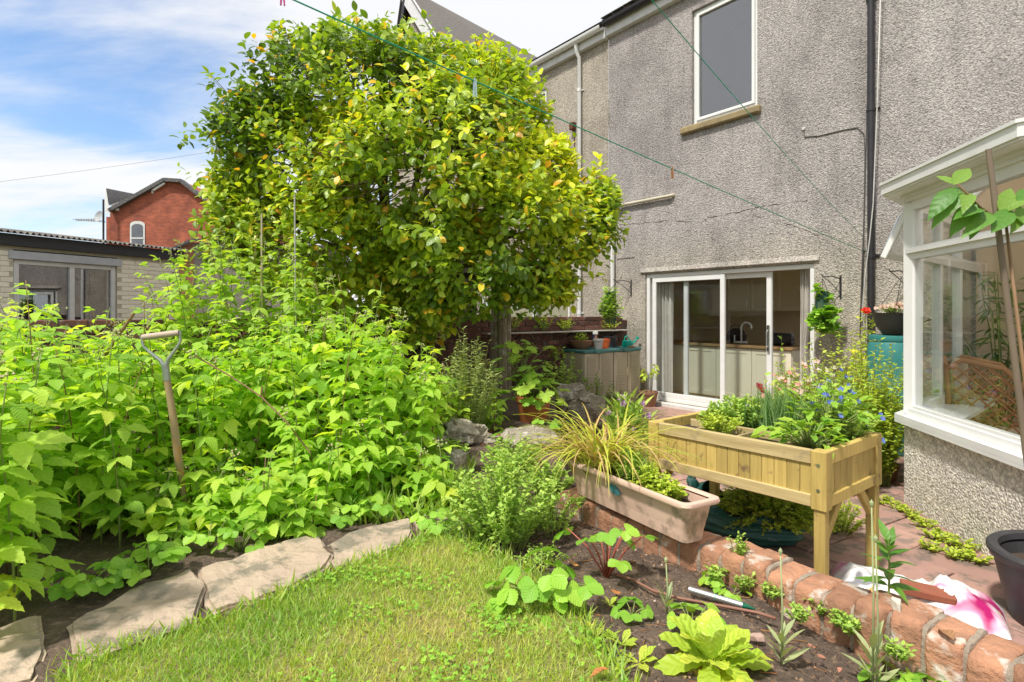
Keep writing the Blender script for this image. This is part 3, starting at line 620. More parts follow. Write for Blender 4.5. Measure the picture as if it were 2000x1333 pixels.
# ------------------------------------------------------------------ gabled house seen over the tree
gp = at(803, -8, 15.0)
g = thing('gabled_house', 'distant gable with white bargeboard and dark slate roof above the tree', 'house', (gp.x, gp.y, 0), HROT)
za = gp.z
MB().add([(0, 0, za - 0.2), (-0.9, 0, za - 2.8), (-0.9, 0, 0), (2.3, 0, 0), (2.3, 0, za - 2.75)], [(0, 1, 2, 3, 4)]).build('wall', M_dash2, g)
MB().beam((-0.06, -0.18, za + 0.02), (2.5, -0.18, za - 2.95), 0.05, 0.34, ch=0.01).build('bargeboard', M_wood_w, g)
MB().beam((0.06, -0.18, za + 0.02), (-1.0, -0.18, za - 2.9), 0.05, 0.16, ch=0.01).build('bargeboard', M_fascia, g)
MB().add([(0, -0.25, za + 0.2), (2.6, -0.25, za - 2.85), (2.6, 7, za - 3.4), (0, 7, za - 0.9), (-1.1, -0.25, za - 2.8), (-1.1, 7, za - 2.8)], [(0, 1, 2, 3), (0, 3, 5, 4)]).build('roof', pm('old_slate', (0.19, 0.165, 0.14), (0.10, 0.095, 0.095), 14, 0.8, 0.5, 40, stretch=(1, 1, 4)), g)

# ------------------------------------------------------------------ brick boundary wall
KU = wpx(1225, 700)[0]; K = hw(KU)
bw = thing('boundary_wall', 'old dark red brick garden wall running out from the house with a shelf', 'wall', (K.x, K.y, 0), math.atan2(NRM.y, NRM.x))
def wtop(a): return 1.435 if a < 1.25 else (1.485 if a < 5.2 else 1.50)
MB().box((0.0, -0.215, -0.06), (1.25, -0.012, 1.365)).box((1.25, -0.215, -0.06), (11.5, -0.012, 1.425)).build('mortar_core', M_mortar_d, bw)
bv = [roughen(MB().box((0.005, -0.11, 0.005), (0.215, 0, 0.068), 0.006).mesh('brick'), 0.004, 14, k * 3.1) for k in range(5)]
for q in bv: q.materials.append(M_brick_w)
stuff = MB(); nbk = 0
for j in range(20):
    z = j * 0.0725 - 0.02
    for i in range(52):
        a = i * 0.222 + (0.111 if j % 2 else 0)
        if z + 0.06 > wtop(a + 0.1) + 0.01 or a > 11.2: continue
        near = (0.2 < a < 3.9 and z > 0.5) or (4.6 < a < 8.0 and z > 1.2)
        if near and nbk < 295:
            link('brick', bv[nbk % 5], None, bw, mtx=Matrix.Translation((a, rng.uniform(-0.004, 0.004), z)) @ Matrix.Rotation(rng.uniform(-0.02, 0.02), 4, 'Z')); nbk += 1
        else: stuff.box((a + 0.005, -0.11, z + 0.005), (a + 0.215, rng.uniform(-0.003, 0.003), z + 0.068))
stuff.build('brickwork', M_brick_w, bw, kind='stuff')
sz = 1.5 - (648 - HY) / F * 8.9
MB().box((0.12, 0.0, sz - 0.012), (3.0, 0.16, sz + 0.008), 0.004).build('shelf_board', pm('weathered_shelf', (0.52, 0.47, 0.42), (0.42, 0.38, 0.33), 8, 0.7, 0.2, 40), bw)
for a in (0.4, 1.4, 2.4): MB().beam((a, 0.0, sz - 0.1), (a, 0.14, sz - 0.014), 0.015, 0.015, up=(1, 0, 0)).build('shelf_bracket', M_black, bw)

# ------------------------------------------------------------------ cream outbuilding
ed = Vector((0.394, 0.919, 0)).normalized(); sp0 = Vector((-7.14, 8.0, 0)); srot = math.atan2(ed.y, ed.x)
sh = thing('painted_outbuilding', 'cream painted brick outbuilding with black fascia and corrugated roof', 'outbuilding', sp0, srot)
def spx(px):  # along-wall coordinate of a pixel column
    r = (px - 1000) / F; return (r * sp0.y - sp0.x) / (ed.x - r * ed.y)
ZF = 1.5 + (610 - 479) / F * 8.0
swl, swr = spx(26), spx(229); swt = 1.5 + (610 - 487) / F * (8 + ed.y * swl); swb = 1.0
wall_holes(-3.5, 2.7, -0.06, ZF + 0.15, [(swl, swr, swb, swt)], 0.12, 0.008).build('wall', M_cream_m, sh)
MB().poly([(2.7, 0.008, -0.06), (2.7, 4, -0.06), (2.7, 4, ZF + .2), (2.7, 0.008, ZF + 0.15)]).build('end_wall', M_cream, sh)
cv = [roughen(MB().box((0.003, 0, 0.003), (0.219, 0.06, 0.070), 0.005).mesh('brick'), 0.003, 12, k * 2.7) for k in range(4)]
for q in cv: q.materials.append(M_cream)
n = 0; stuff = MB()
for j in range(34):
    z = j * 0.074
    if z + 0.07 > ZF: continue
    for i in range(-16, 18):
        a = i * 0.222 + (0.111 if j % 2 else 0)
        if a > 2.48: continue
        if a + 0.222 > swl and a < swr and z + 0.07 > swb and z < swt:
            if a + 0.11 > swl and a + 0.11 < swr or a < swl < a + 0.21 and False: continue
            if a < swl:  # cut bricks at the jambs
                if swl - a > 0.04: stuff.box((a + 0.003, 0, z + 0.003), (swl - 0.002, 0.06, z + 0.07))
                continue
            if a + 0.22 > swr:
                if a + 0.22 - swr > 0.04: stuff.box((swr + 0.002, 0, z + 0.003), (a + 0.219, 0.06, z + 0.07))
                continue
        if z > 1.1 and -0.5 < a < 3.2 and n < 295:
            link('brick', cv[n % 4], None, sh, mtx=Matrix.Translation((a, rng.uniform(-0.003, 0.003), z))); n += 1
        else: stuff.box((a + 0.003, 0, z + 0.003), (a + 0.219, 0.06, z + 0.07))
stuff.build('brickwork', M_cream, sh, kind='stuff')
wn = rect_frame(MB(), swl + 0.01, swr - 0.01, swb + 0.01, swt - 0.14, 0.07, 0.02, 0.10)
wn.box(((swl + swr) / 2 + 0.02, 0.018, swb + 0.08), ((swl + swr) / 2 + 0.09, 0.102, swt - 0.21), 0.004)
wn = wn.build('window', M_wood_w, sh)
MB().box((swl - 0.06, -0.03, swt - 0.14), (swr + 0.06, 0.06, swt - 0.02), 0.006).build('lintel_board', pm('grey_painted_board', (0.5, 0.52, 0.56), (0.42, 0.44, 0.48), 7, 0.6, 0.2), wn)
MB().box((swl + 0.08, 0.06, swb + 0.08), (swr - 0.08, 0.066, swt - 0.2)).build('pane', M_glass3, wn)
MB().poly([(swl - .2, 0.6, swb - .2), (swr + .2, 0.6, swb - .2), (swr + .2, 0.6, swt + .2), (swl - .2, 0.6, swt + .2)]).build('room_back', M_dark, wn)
MB().box((-3.5, -0.07, ZF), (2.75, -0.02, ZF + 0.17), 0.008).build('fascia', M_fascia, sh)
def corr(s, t): return (-3.5 + 6.3 * s, -0.16 + 4.4 * t, ZF + 0.185 + 0.02 * math.sin(s * 6.3 * 2 * math.pi / 0.076) + 0.55 * t)
MB().grid(corr, 800, 1).build('roof_sheet', M_corr, sh, smooth='all')
# small stone outbuilding
q = at(378, 470, 13.0)
ob = thing('stone_outbuilding', 'low grey stone outbuilding gable with tiled coping beside the red house', 'outbuilding', (q.x, q.y, 0), R(20))
hz = q.z
MB().prism([(0, 0), (3.4, 0), (3.4, 3), (0, 3)], -0.06, hz - 0.05).build('wall', pm('grey_stone_block', (0.33, 0.29, 0.25), (0.22, 0.2, 0.175), 5, 0.9, 0.6, 30, stretch=(1, 1, 3)), ob)
MB().add([(-0.55, -0.02, hz - 0.32), (0, -0.02, hz - 0.05), (0, -0.02, -0.06), (-0.55, -0.02, -0.06)], [(0, 1, 2, 3)]).build('brick_end', pm('orange_brick', (0.36, 0.16, 0.09), (0.28, 0.13, 0.08), 8, 0.9, 0.4), ob)
MB().beam((-0.62, -0.05, hz - 0.33), (0.0, -0.05, hz), 0.2, 0.05).beam((-0.02, -0.05, hz), (3.45, -0.05, hz - 0.05), 0.2, 0.05).build('coping', M_slate, ob)

# ------------------------------------------------------------------ distant red house
def brick_tex(name, c1, c2, mortar, sx=0.225, sz=0.075):
    m, nt, N, L, o = node_mat(name)
    b = N.new('ShaderNodeBsdfPrincipled'); L.new(b.outputs[0], o.inputs[0]); b.inputs['Roughness'].default_value = 0.9
    tc = N.new('ShaderNodeTexCoord'); mp = N.new('ShaderNodeMapping'); L.new(tc.outputs['Object'], mp.inputs[0]); mp.inputs['Rotation'].default_value = (R(-90), 0, 0)
    br = N.new('ShaderNodeTexBrick'); L.new(mp.outputs[0], br.inputs[0]); br.inputs['Scale'].default_value = 1.0
    br.inputs['Brick Width'].default_value = sx; br.inputs['Row Height'].default_value = sz; br.inputs['Mortar Size'].default_value = 0.006
    br.inputs[1].default_value = (*c1, 1); br.inputs[2].default_value = (*c2, 1); br.inputs[3].default_value = (*mortar, 1)
    nz = _noise(N, L, tc.outputs['Object'], 1.1, 7, 0.7); mr = N.new('ShaderNodeMapRange'); L.new(nz, mr.inputs[0]); mr.inputs[1].default_value = 0.3; mr.inputs[2].default_value = 0.7; mr.inputs[3].default_value = 0.55; mr.inputs[4].default_value = 1.35
    hs = N.new('ShaderNodeHueSaturation'); L.new(br.outputs[0], hs.inputs['Color']); L.new(mr.outputs[0], hs.inputs['Value']); L.new(hs.outputs[0], b.inputs['Base Color'])
    return m
M_red = brick_tex('red_house_brick', (0.42, 0.10, 0.05), (0.28, 0.07, 0.04), (0.30, 0.16, 0.11))
RY = 30.0
def rq(px, py, dy=0.0): p = at(px, py, RY + dy); return Vector((p.x - rb.x, dy, p.z))
rb = at(215, 610, RY)
rh = thing('red_brick_house', 'distant red brick gable house with arched white window', 'house', (rb.x, RY, 0), 0)
outl = [(215, 412), (322, 352), (355, 354), (386, 378), (470, 440)]
fv = [rq(*p) for p in outl]; 
wv = [Vector((fv[0].x, 0, -0.06))] + fv + [Vector((fv[-1].x, 0, -0.06))]
bk = [v + Vector((0, 9, 0)) for v in wv]; nn = len(wv)
MB().add(wv + bk, [tuple(range(nn))[::-1]] + [(i, (i + 1) % nn, nn + (i + 1) % nn, nn + i) for i in range(nn)]).build('wall', M_red, rh)
b = MB()
for p0, p1 in zip(outl, outl[1:]): b.beam(rq(*p0, -0.12), rq(*p1, -0.12), 0.3, 0.18)
b.build('verge', M_slate, rh)
MB().beam(rq(300, 372, -0.15), rq(322, 358, -0.15), 0.1, 0.1).box(rq(296, 378, -0.1), rq(301, 371, 0.02)).build('wall_box', M_wood_w, rh)
w0, w1 = rq(254, 478, -0.02), rq(283, 432, -0.02); ww = w1.x - w0.x; zb_, zt_ = min(w0.z, w1.z) - 1.0, max(w0.z, w1.z)
arch = [(w0.x, zb_), (w1.x, zb_), (w1.x, zt_ - 0.18)] + [(w0.x + ww / 2 + ww / 2 * math.cos(q), zt_ - 0.18 + 0.18 * math.sin(q)) for q in np.linspace(0.3, 2.84, 6)] + [(w0.x, zt_ - 0.18)]
win = MB().add([(x, -0.03, z) for x, z in arch], [tuple(range(len(arch)))[::-1]]).build('window', M_wood_w, rh)
ins = [(w0.x + ww / 2 + (x - w0.x - ww / 2) * 0.78, zb_ + 0.07 + (z - zb_) * 0.90) for x, z in arch]
MB().add([(x, -0.036, z) for x, z in ins], [tuple(range(len(ins)))[::-1]]).build('pane', pm('dark_glass_far', (0.10, 0.11, 0.13), (0.16, 0.17, 0.2), 0.8, 0.15, 0), win)
MB().box((w0.x + 0.05, -0.05, zb_ + (zt_ - zb_) * 0.58), (w1.x - 0.05, -0.037, zb_ + (zt_ - zb_) * 0.58 + 0.07)).build('glazing_bar', M_wood_w, win)
MB().add([rq(207, 368, 1.0), rq(272, 381, 6.0), rq(262, 385, 0.02), rq(229, 404, 0.02), rq(212, 401, 0.5)], [(0, 4, 3, 2, 1)]).build('wing_roof', M_slate, rh)
MB().add([rq(207, 368, 1.0), rq(212, 401, 0.5), rq(214, 420, 0.4), rq(205, 415, 1.2), rq(204, 385, 1.3)], [(0, 1, 2, 3, 4)]).build('wing_gable', M_wood_w, rh)
b = MB().box(rq(207.5, 640, 0.5), rq(214.6, 424, 0.5) + Vector((0, 0.8, 0))); b.build('wing_wall', M_red, rh)
MB().beam(rq(208, 408, 0.3), rq(230, 408, -0.1), 0.15, 0.2).build('wing_fascia', M_wood_w, rh)
ae = thing('roof_aerial', 'thin television aerial with satellite dish on a pole beside red house', 'aerial', (at(202, 610, 29.5).x, 29.5, 0))
hz_ = lambda py: 1.5 + (HY - py) / F * 29.5
MB().tube([(0, 0, 0), (0, 0, hz_(390))], 0.05, 6).build('pole', M_black, ae)
MB().tube([(-1.4, 0, hz_(430)), (0.1, 0, hz_(434))], 0.02, 4).build('boom', M_steel, ae)
for k in range(10): MB().tube([(-1.4 + k * 0.13, -0.25, hz_(430)), (-1.4 + k * 0.13, 0.25, hz_(430)), ], 0.012, 4).tube([(-1.4 + k * 0.13, 0, hz_(430) - .09), (-1.4 + k * 0.13, 0, hz_(430) + .09)], 0.012, 4).build('element', M_steel, ae)
MB().lathe([(0.0, 0.0), (0.15, 0.015), (0.3, 0.07)], 14).build('dish', pm('grey_dish', (0.4, 0.42, 0.44), None, 4, 0.5, 0), ae, mtx=Matrix.Translation((-0.05, -0.2, hz_(425))) @ Matrix.Rotation(R(75), 4, 'X') @ Matrix.Rotation(R(-20), 4, 'Y'))
# overhead line in the sky
p0, p1 = at(-300, 392, 22), at(620, 262, 34)
tag(MB().tube([p0.lerp(p1, t) + Vector((0, 0, -1.2 * 4 * t * (1 - t) * 0.15)) for t in np.linspace(0, 1, 14)], 0.006, 4).build('overhead_wire', M_cab), 'thin overhead wire crossing the pale sky at left', 'wire')

# ------------------------------------------------------------------ conservatory
C1 = Vector((3.14, 4.49, 0)); fd = Vector((-0.167, -0.986, 0)).normalized(); C2 = C1 + fd * 1.40
sd_ = -NRM; W1 = Vector((4.84, 6.005, 0))
C3 = C2 + D * 2.1; fd2 = (D * math.cos(R(45)) - NRM * math.sin(R(45))); C4 = C3 + fd2 * 1.32; W4 = C4 + sd_ * (7.47 - C4.dot(-NRM))
co = thing('conservatory', 'white framed conservatory with angled bay and pebbledashed dwarf wall at right', 'conservatory', C1)
ring = [W1, C1, C2, C3, C4, W4]
SZ = 0.70; TZ = 1.945; HZ = 2.36
def off(poly, d):
    out = []
    for i, p in enumerate(poly):
        ns = []
        for a, c in ((i - 1, i), (i, i + 1)):
            if a < 0 or c >= len(poly): continue
            e = (poly[c] - poly[a]).normalized(); ns.append(Vector((-e.y, e.x, 0)))
        n_ = sum(ns, Vector()) / len(ns); n_ = n_ / n_.length_squared if n_.length > 0 else n_
        out.append(p + n_ * d)
    return out
sgn = -1 if off(ring, 0.1)[2].length > ring[2].length else 1
OUT = lambda d: off(ring, d * sgn)      # +d moves away from the room
def ringstrip(b, d0, d1, z0, z1):
    A = [p - C1 for p in OUT(d0)]; B = [p - C1 for p in OUT(d1)]
    for i in range(len(ring) - 1):
        q = [A[i], A[i + 1], B[i + 1], B[i]]
        vs = [Vector((p.x, p.y, z0)) for p in q] + [Vector((p.x, p.y, z1)) for p in q]
        b.add(vs, [(0, 1, 2, 3), (4, 7, 6, 5), (0, 4, 5, 1), (2, 6, 7, 3), (1, 5, 6, 2), (3, 7, 4, 0)])
    return b
ringstrip(MB(), 0.055, -0.18, -0.05, SZ - 0.045).build('dwarf_wall', M_dash3, co)
ringstrip(MB(), 0.115, -0.20, SZ - 0.042, SZ).build('sill', M_upvc, co)
ringstrip(MB(), 0.115, 0.10, SZ - 0.065, SZ - 0.04).build('sill_drip', M_upvc, co)
ringstrip(MB(), 0.03, -0.04, SZ, SZ + 0.075).build('bottom_rail', M_upvc, co); ringstrip(MB(), 0.032, -0.042, TZ - 0.035, TZ + 0.06).build('transom', M_upvc, co); ringstrip(MB(), 0.03, -0.04, HZ - 0.07, HZ).build('head_rail', M_upvc, co)
ringstrip(MB(), 0.045, 0.029, SZ + 0.002, SZ + 0.05).build('bottom_bead', M_upvc, co); ringstrip(MB(), 0.055, 0.03, TZ + 0.012, TZ + 0.046).build('transom_bead', M_upvc, co)
ringstrip(MB(), 0.006, 0.0, SZ + 0.07, HZ - 0.06).build('pane', M_glass, co)
ringstrip(ringstrip(MB(), 0.05, -0.05, HZ, HZ + 0.09), 0.075, 0.05, HZ + 0.03, HZ + 0.09).build('eaves_beam', M_upvc, co)
b = ringstrip(MB(), 0.20, 0.17, HZ + 0.075, HZ + 0.165); ringstrip(b, 0.172, 0.075, HZ + 0.055, HZ + 0.08); ringstrip(b, 0.212, 0.165, HZ + 0.148, HZ + 0.168); ringstrip(b, 0.185, 0.15, HZ + 0.06, HZ + 0.10); b.build('gutter', M_upvc, co)
b = ringstrip(MB(), 0.214, 0.18, HZ + 0.1502, HZ + 0.175)
def post(p, name='post'):
    MB().box((-0.05, -0.05, SZ), (0.05, 0.05, HZ), 0.012).build(name, M_upvc, co, mtx=Matrix.Translation(p - C1) @ Matrix.Rotation(math.atan2(fd.y, fd.x) + R(22.5), 4, 'Z'))
for p in (C1, C2, C3, C4): post(p)
for a, c, n in ((C1, W1, 3), (C3, C2, 3), (C4, W4, 3)):
    for k in range(1, n): MB().box((-0.035, -0.035, SZ + 0.07), (0.035, 0.035, HZ - 0.06), 0.008).build('mullion', M_upvc, co, mtx=Matrix.Translation(a.lerp(c, k / n) - C1) @ Matrix.Rotation(math.atan2((c - a).y, (c - a).x), 4, 'Z'))
# roof: translucent panels between rafters
m, nt, N, L, o = node_mat('polycarbonate')
dd = N.new('ShaderNodeBsdfDiffuse'); dd.inputs[0].default_value = (0.8, 0.8, 0.78, 1); tt = N.new('ShaderNodeBsdfTranslucent'); tt.inputs[0].default_value = (0.85, 0.83, 0.78, 1); mm_ = N.new('ShaderNodeMixShader'); mm_.inputs[0].default_value = 0.6
L.new(dd.outputs[0], mm_.inputs[1]); L.new(tt.outputs[0], mm_.inputs[2]); L.new(mm_.outputs[0], o.inputs[0]); M_poly = m
eav = OUT(0.17); rz0 = HZ + 0.17; ridge = [hw((W1 - HB).dot(D) + 0.5, 0.03), hw((W4 - HB).dot(D) - 0.5, 0.03)]
rp = [Vector((p.x, p.y, 3.25)) - C1 for p in ridge]; ev = [Vector((p.x, p.y, rz0)) - C1 for p in eav]
rl = [rp[0], rp[0], rp[0], rp[1], rp[1], rp[1]]
for i in range(5):
    pts = [ev[i], ev[i + 1], rl[i + 1]] if rl[i] == rl[i + 1] else [ev[i], ev[i + 1], rl[i + 1], rl[i]]
    MB().poly(pts).build('roof_panel', M_poly, co)
b = MB()
for i in range(6): b.beam(ev[i].lerp(rl[i], 0.12), rl[i] - Vector((0, 0, 0.03)), 0.05, 0.05)
for t in (0.25, 0.5, 0.75): b.beam(ev[2].lerp(ev[3], t).lerp(rp[0].lerp(rp[1], t), 0.12), rp[0].lerp(rp[1], t) - Vector((0, 0, 0.03)), 0.04, 0.05)
for t in (0.33, 0.66): b.beam(ev[1].lerp(ev[2], t).lerp(rp[0], 0.12), rp[0] - Vector((0, 0, 0.03)), 0.04, 0.05)
b.beam(rp[0], rp[1], 0.08, 0.08); b.build('rafter', M_upvc, co)
# open top-hung light on the hidden side
sx = (W1 - C1).normalized(); so = Vector((-sx.y, sx.x, 0)); 
if so.dot(C1) < 0: so = -so
vm_ = Matrix((sx, so, Vector((0, 0, 1)))).transposed().to_4x4(); vm_.translation = so * 0.04 + Vector((0, 0, HZ - 0.06))
vent = rect_frame(MB(), 0.06, 0.70, -0.40, 0.0, 0.055, 0.0, 0.045).build('opening_light', M_upvc, co, mtx=vm_ @ Matrix.Rotation(R(24), 4, 'X'))
MB().box((0.11, 0.02, -0.35), (0.65, 0.026, -0.05)).build('pane', M_glass, vent)
MB().tube([(0.09, 0.05, -0.33), (0.09, 0.06, -0.05)], 0.008, 5).build('stay', M_steel, vent)
# inside
uW = (W1 - HB).dot(D); uW4 = (W4 - HB).dot(D)
ci = lambda u, out, z: hw(u, out, z) - C1
MB().poly([ci(uW + 0.02, 0.02, 0.02), ci(uW4 - 0.02, 0.02, 0.02), ci(uW4 - 0.02, 0.02, 3.2), ci(uW + 0.02, 0.02, 3.2)]).build('inner_wall', M_beige_c, co)
inn = [Vector((p.x, p.y, 0.03)) - C1 for p in OUT(-0.1)]
MB().poly(inn).build('floor', pm('pale_tile_floor', (0.5, 0.43, 0.34), (0.45, 0.38, 0.3), 3, 0.4, 0.05), co)
ringstrip(MB(), -0.20, -0.30, SZ - 0.035, SZ - 0.005).build('inner_sill', M_upvc, co)
ringstrip(MB(), -0.18, -0.2, 0.03, SZ - 0.045).build('inner_dwarf_wall', M_beige_c, co)
# ------------------------------------------------------------------ brick edging wall
M_ebrick = pm('edging_brick', (0.45, 0.22, 0.125), (0.28, 0.145, 0.088), 13, 0.94, 1.0, 40, var=0.22, spots=((0.52, 0.45, 0.38), 0.15, 9), bdist=0.012)
M_moss = pm('mossy_mortar', (0.37, 0.305, 0.235), (0.25, 0.20, 0.15), 16, 0.95, 0.8, 70, bdist=0.01)
ew = thing('brick_edging', 'low weathered brick retaining wall between soil bed and red patio', 'wall', BW0, math.atan2(BWD.y, BWD.x))
WT = 0.40; EL = 4.6
sgn_y = 1 if (Vector((-BWD.y, BWD.x, 0))).dot(BWN) > 0 else -1        # local y towards the patio
def brick_shape(k, w=0.0515, inset=0.0):
    # header brick on end: rounded nose towards the bed
    prof = [(0.0, -0.34), (0.0, -0.12), (0.001, -0.034), (0.008, -0.012), (0.026, -0.001), (0.10, 0.0), (0.195, -0.002), (0.215, -0.010), (0.215, -0.34)]
    prof = [(y + (inset if y < 0.1 else -inset), z - inset if z > -0.33 else z) for y, z in prof]
    b = MB(); n = len(prof); xs = [-w, -w + 0.3 * min(w, 0.027), w - 0.3 * min(w, 0.027), w]
    vs = []
    for i, x in enumerate(xs):
        ins = 0.007 if i in (0, 3) else 0.0
        for (y, z) in prof: vs.append((x, sgn_y * (y + (ins if y < 0.1 else -ins)), z - (ins if z > -0.06 else 0)))
    fs = [(a * n + j, (a + 1) * n + j, (a + 1) * n + j + 1, a * n + j + 1) for a in range(3) for j in range(n - 1)] + [tuple(range(n)), tuple(range(4 * n - 1, 3 * n - 1, -1))]
    b.add(vs, fs); me = b.mesh('brick'); bm = bmesh.new(); bm.from_mesh(me); bmesh.ops.subdivide_edges(bm, edges=[e for e in bm.edges if e.calc_length() > 0.04], cuts=3, use_grid_fill=True); bmesh.ops.recalc_face_normals(bm, faces=bm.faces); bm.to_mesh(me); bm.free()
    roughen(me, 0.0065 if not inset else 0.003, 9, k * 5.3); roughen(me, 0.004, 30, k * 2.3); roughen(me, 0.0022, 70, k * 1.3); me.materials.append(M_moss if inset else M_ebrick); me.polygons.foreach_set('use_smooth', [True] * len(me.polygons)); me.set_sharp_from_angle(angle=R(50)); return me
ebv = [brick_shape(k) for k in range(7)]; emj = [brick_shape(k + 9, 0.012, 0.007) for k in range(4)]
n = int(EL / 0.115)
for i in range(n):
    x = -0.05 + i * 0.115 + 0.05
    z = WT + 0.012 * math.sin(i * 1.3) + rng.uniform(-0.006, 0.006) + (0.0 if x > 0.9 else -0.01)
    link('brick', ebv[rng.randint(7)], None, ew, mtx=Matrix.Translation((x, rng.uniform(-0.008, 0.008), z)) @ Matrix.Rotation(rng.uniform(-0.05, 0.05), 4, 'Z') @ Matrix.Rotation(rng.uniform(-0.03, 0.03), 4, 'X'))
    link('mortar_joint', emj[i % 4], None, ew, loc=(x + 0.0575, 0, z - 0.001))
MB().box((-0.05, min(sgn_y * 0.015, sgn_y * 0.2), -0.05), (EL, max(sgn_y * 0.015, sgn_y * 0.2), WT - 0.045)).build('mortar_core', M_moss, ew)

# ------------------------------------------------------------------ edging flagstones and rockery
M_flag = pm('sandy_flagstone', (0.50, 0.39, 0.29), (0.37, 0.28, 0.21), 5, 0.95, 0.8, 35, var=0.10, spots=((0.22, 0.19, 0.14), 0.30, 6), bdist=0.016)
M_rock = pm('grey_rock', (0.38, 0.33, 0.25), (0.22, 0.19, 0.145), 7, 0.95, 1.0, 22, var=0.15, spots=((0.52, 0.48, 0.40), 0.2, 16), bdist=0.025)
def flag(label, pxs, z=0.288, name='edging_stone'):
    P = [onz(x, y, z) for x, y in pxs]; c = sum(P, Vector()) / len(P)
    bm = bmesh.new(); vs = [bm.verts.new((p.x - c.x, p.y - c.y, 0)) for p in P]; f = bm.faces.new(vs); 
    if f.normal.z < 0: f.normal_flip()
    r = bmesh.ops.extrude_face_region(bm, geom=[f]); dn = [g_ for g_ in r['geom'] if isinstance(g_, bmesh.types.BMVert)]
    for v in dn: v.co.z -= 0.09
    bmesh.ops.recalc_face_normals(bm, faces=bm.faces)
    bmesh.ops.bevel(bm, geom=[e for e in bm.edges if all(v.co.z > -0.01 for v in e.verts)], offset=0.014, segments=2, affect='EDGES')
    bmesh.ops.triangulate(bm, faces=[f for f in bm.faces if len(f.verts) > 4]); bmesh.ops.subdivide_edges(bm, edges=[e for e in bm.edges if e.calc_length() > 0.1], cuts=3, use_grid_fill=True)
    me = bpy.data.meshes.new(name); bm.to_mesh(me); bm.free(); roughen(me, 0.022, 7, len(COL.objects)); roughen(me, 0.007, 20, 3); roughen(me, 0.003, 55, 3)
    o = link(name, me, M_flag, loc=(c.x, c.y, z)); return tag(o, label, 'edging stone', 'stones edging the lawn')
flag('grey flagstone in the bottom left corner of the garden', [(-160, 1250), (0, 1222), (82, 1196), (90, 1275), (60, 1330), (-170, 1370)])
flag('long sandy flagstone left of the lawn in front of the spade', [(135, 1215), (250, 1150), (372, 1110), (402, 1150), (385, 1215), (190, 1290), (140, 1290)])
flag('pale flagstone between long edging slab and the grass beside nettles', [(385, 1108), (500, 1070), (622, 1045), (650, 1085), (632, 1118), (520, 1165), (412, 1195)])
flag('light tan flagstone behind the lawn beneath strawberry leaves', [(640, 1060), (720, 1030), (800, 1012), (812, 1038), (770, 1072), (700, 1102), (655, 1110)])
flag('small flagstone at the far tip of the lawn', [(806, 1012), (858, 994), (880, 1008), (866, 1030), (818, 1040)])
def rock(label, px, py, z, w, h, d, seed, name='rockery_stone', mat=M_rock, group='stones of the rockery', rz=0.0):
    p = onz(px, py, z); bm = bmesh.new(); bmesh.ops.create_icosphere(bm, subdivisions=4, radius=1.0); me = bpy.data.meshes.new(name); bm.to_mesh(me); bm.free()
    roughen(me, 0.55, 0.9, seed); roughen(me, 0.22, 2.6, seed + 1); roughen(me, 0.09, 7, seed + 2); roughen(me, 0.03, 18, seed + 3)
    for v in me.vertices: v.co = Vector((v.co.x * w / 2, v.co.y * d / 2, max(v.co.z, -0.8) * h / 2))
    me.polygons.foreach_set('use_smooth', [True] * len(me.polygons)); me.set_sharp_from_angle(angle=R(38))
    o = link(name, me, mat, loc=(p.x, p.y, z + h * 0.34)); o.rotation_euler = (0, 0, rz); return tag(o, label, 'rock', group)
rock('craggy grey rock left of the terracotta pot', 905, 866, 0.36, 0.40, 0.24, 0.3, 1.0)
rock('upright pale rock beside the strawberry leaves and herb clump', 886, 945, 0.27, 0.17, 0.27, 0.16, 4.0)
rock('rugged dark rock in front of the terracotta pot', 1035, 880, 0.33, 0.46, 0.25, 0.3, 7.0)
rock('flat low rock between the two larger rockery rocks', 952, 872, 0.32, 0.3, 0.12, 0.25, 10.0)
rock('small grey rock at the thicket edge under raspberry leaves', 862, 890, 0.30, 0.12, 0.2, 0.15, 13.0)
rock('weathered boulder behind the yellow sedge clump', 1150, 830, 0.1, 0.55, 0.45, 0.4, 16.0)
rock('low stone block behind the sedge near the brown cabinet', 1110, 800, 0.2, 0.4, 0.4, 0.4, 19.0)

# ------------------------------------------------------------------ spade
M_shaft = pm('worn_ash_wood', (0.40, 0.29, 0.16), (0.26, 0.18, 0.10), 7, 0.7, 0.4, 60, stretch=(3, 3, 0.6), spots=((0.42, 0.22, 0.07), 0.2, 14))
M_hnd = pm('pale_worn_wood', (0.50, 0.40, 0.32), (0.38, 0.3, 0.23), 8, 0.65, 0.2, 60)
M_gal = pm('dull_galvanised_steel', (0.44, 0.47, 0.45), (0.30, 0.33, 0.31), 10, 0.45, 0.2, 50, metal=0.7)
sb_ = onz(366, 1012, 0.30); stp = at(314, 655, sb_.y - 0.02)
spade = thing('garden_spade', 'old wooden garden spade with metal D handle stuck in raspberry bed', 'spade', (sb_.x, sb_.y, 0.28))
ax = Vector((stp.x - sb_.x, stp.y - sb_.y, stp.z - 0.28)); Ls = ax.length; ax.normalize()
sxv = Vector((0.985, 0.17, 0)); sxv = (sxv - ax * sxv.dot(ax)).normalized(); syv = ax.cross(sxv)
SM = Matrix((sxv, syv, ax)).transposed().to_4x4()
MB().tube([(0, 0, 0.0), (0, 0, 0.25), (0, 0, 0.262), (0, 0, 0.4), (0.004, 0, 0.6), (0, 0, Ls - 0.26)], [0.016, 0.017, 0.021, 0.0225, 0.0205, 0.0185], 12).build('shaft', M_shaft, spade, smooth=True, mtx=SM)
MB().tube([(0, 0, Ls - 0.265), (0, 0, Ls - 0.17)], [0.020, 0.0215], 12).build('ferrule', M_gal, spade, smooth=True, mtx=SM)
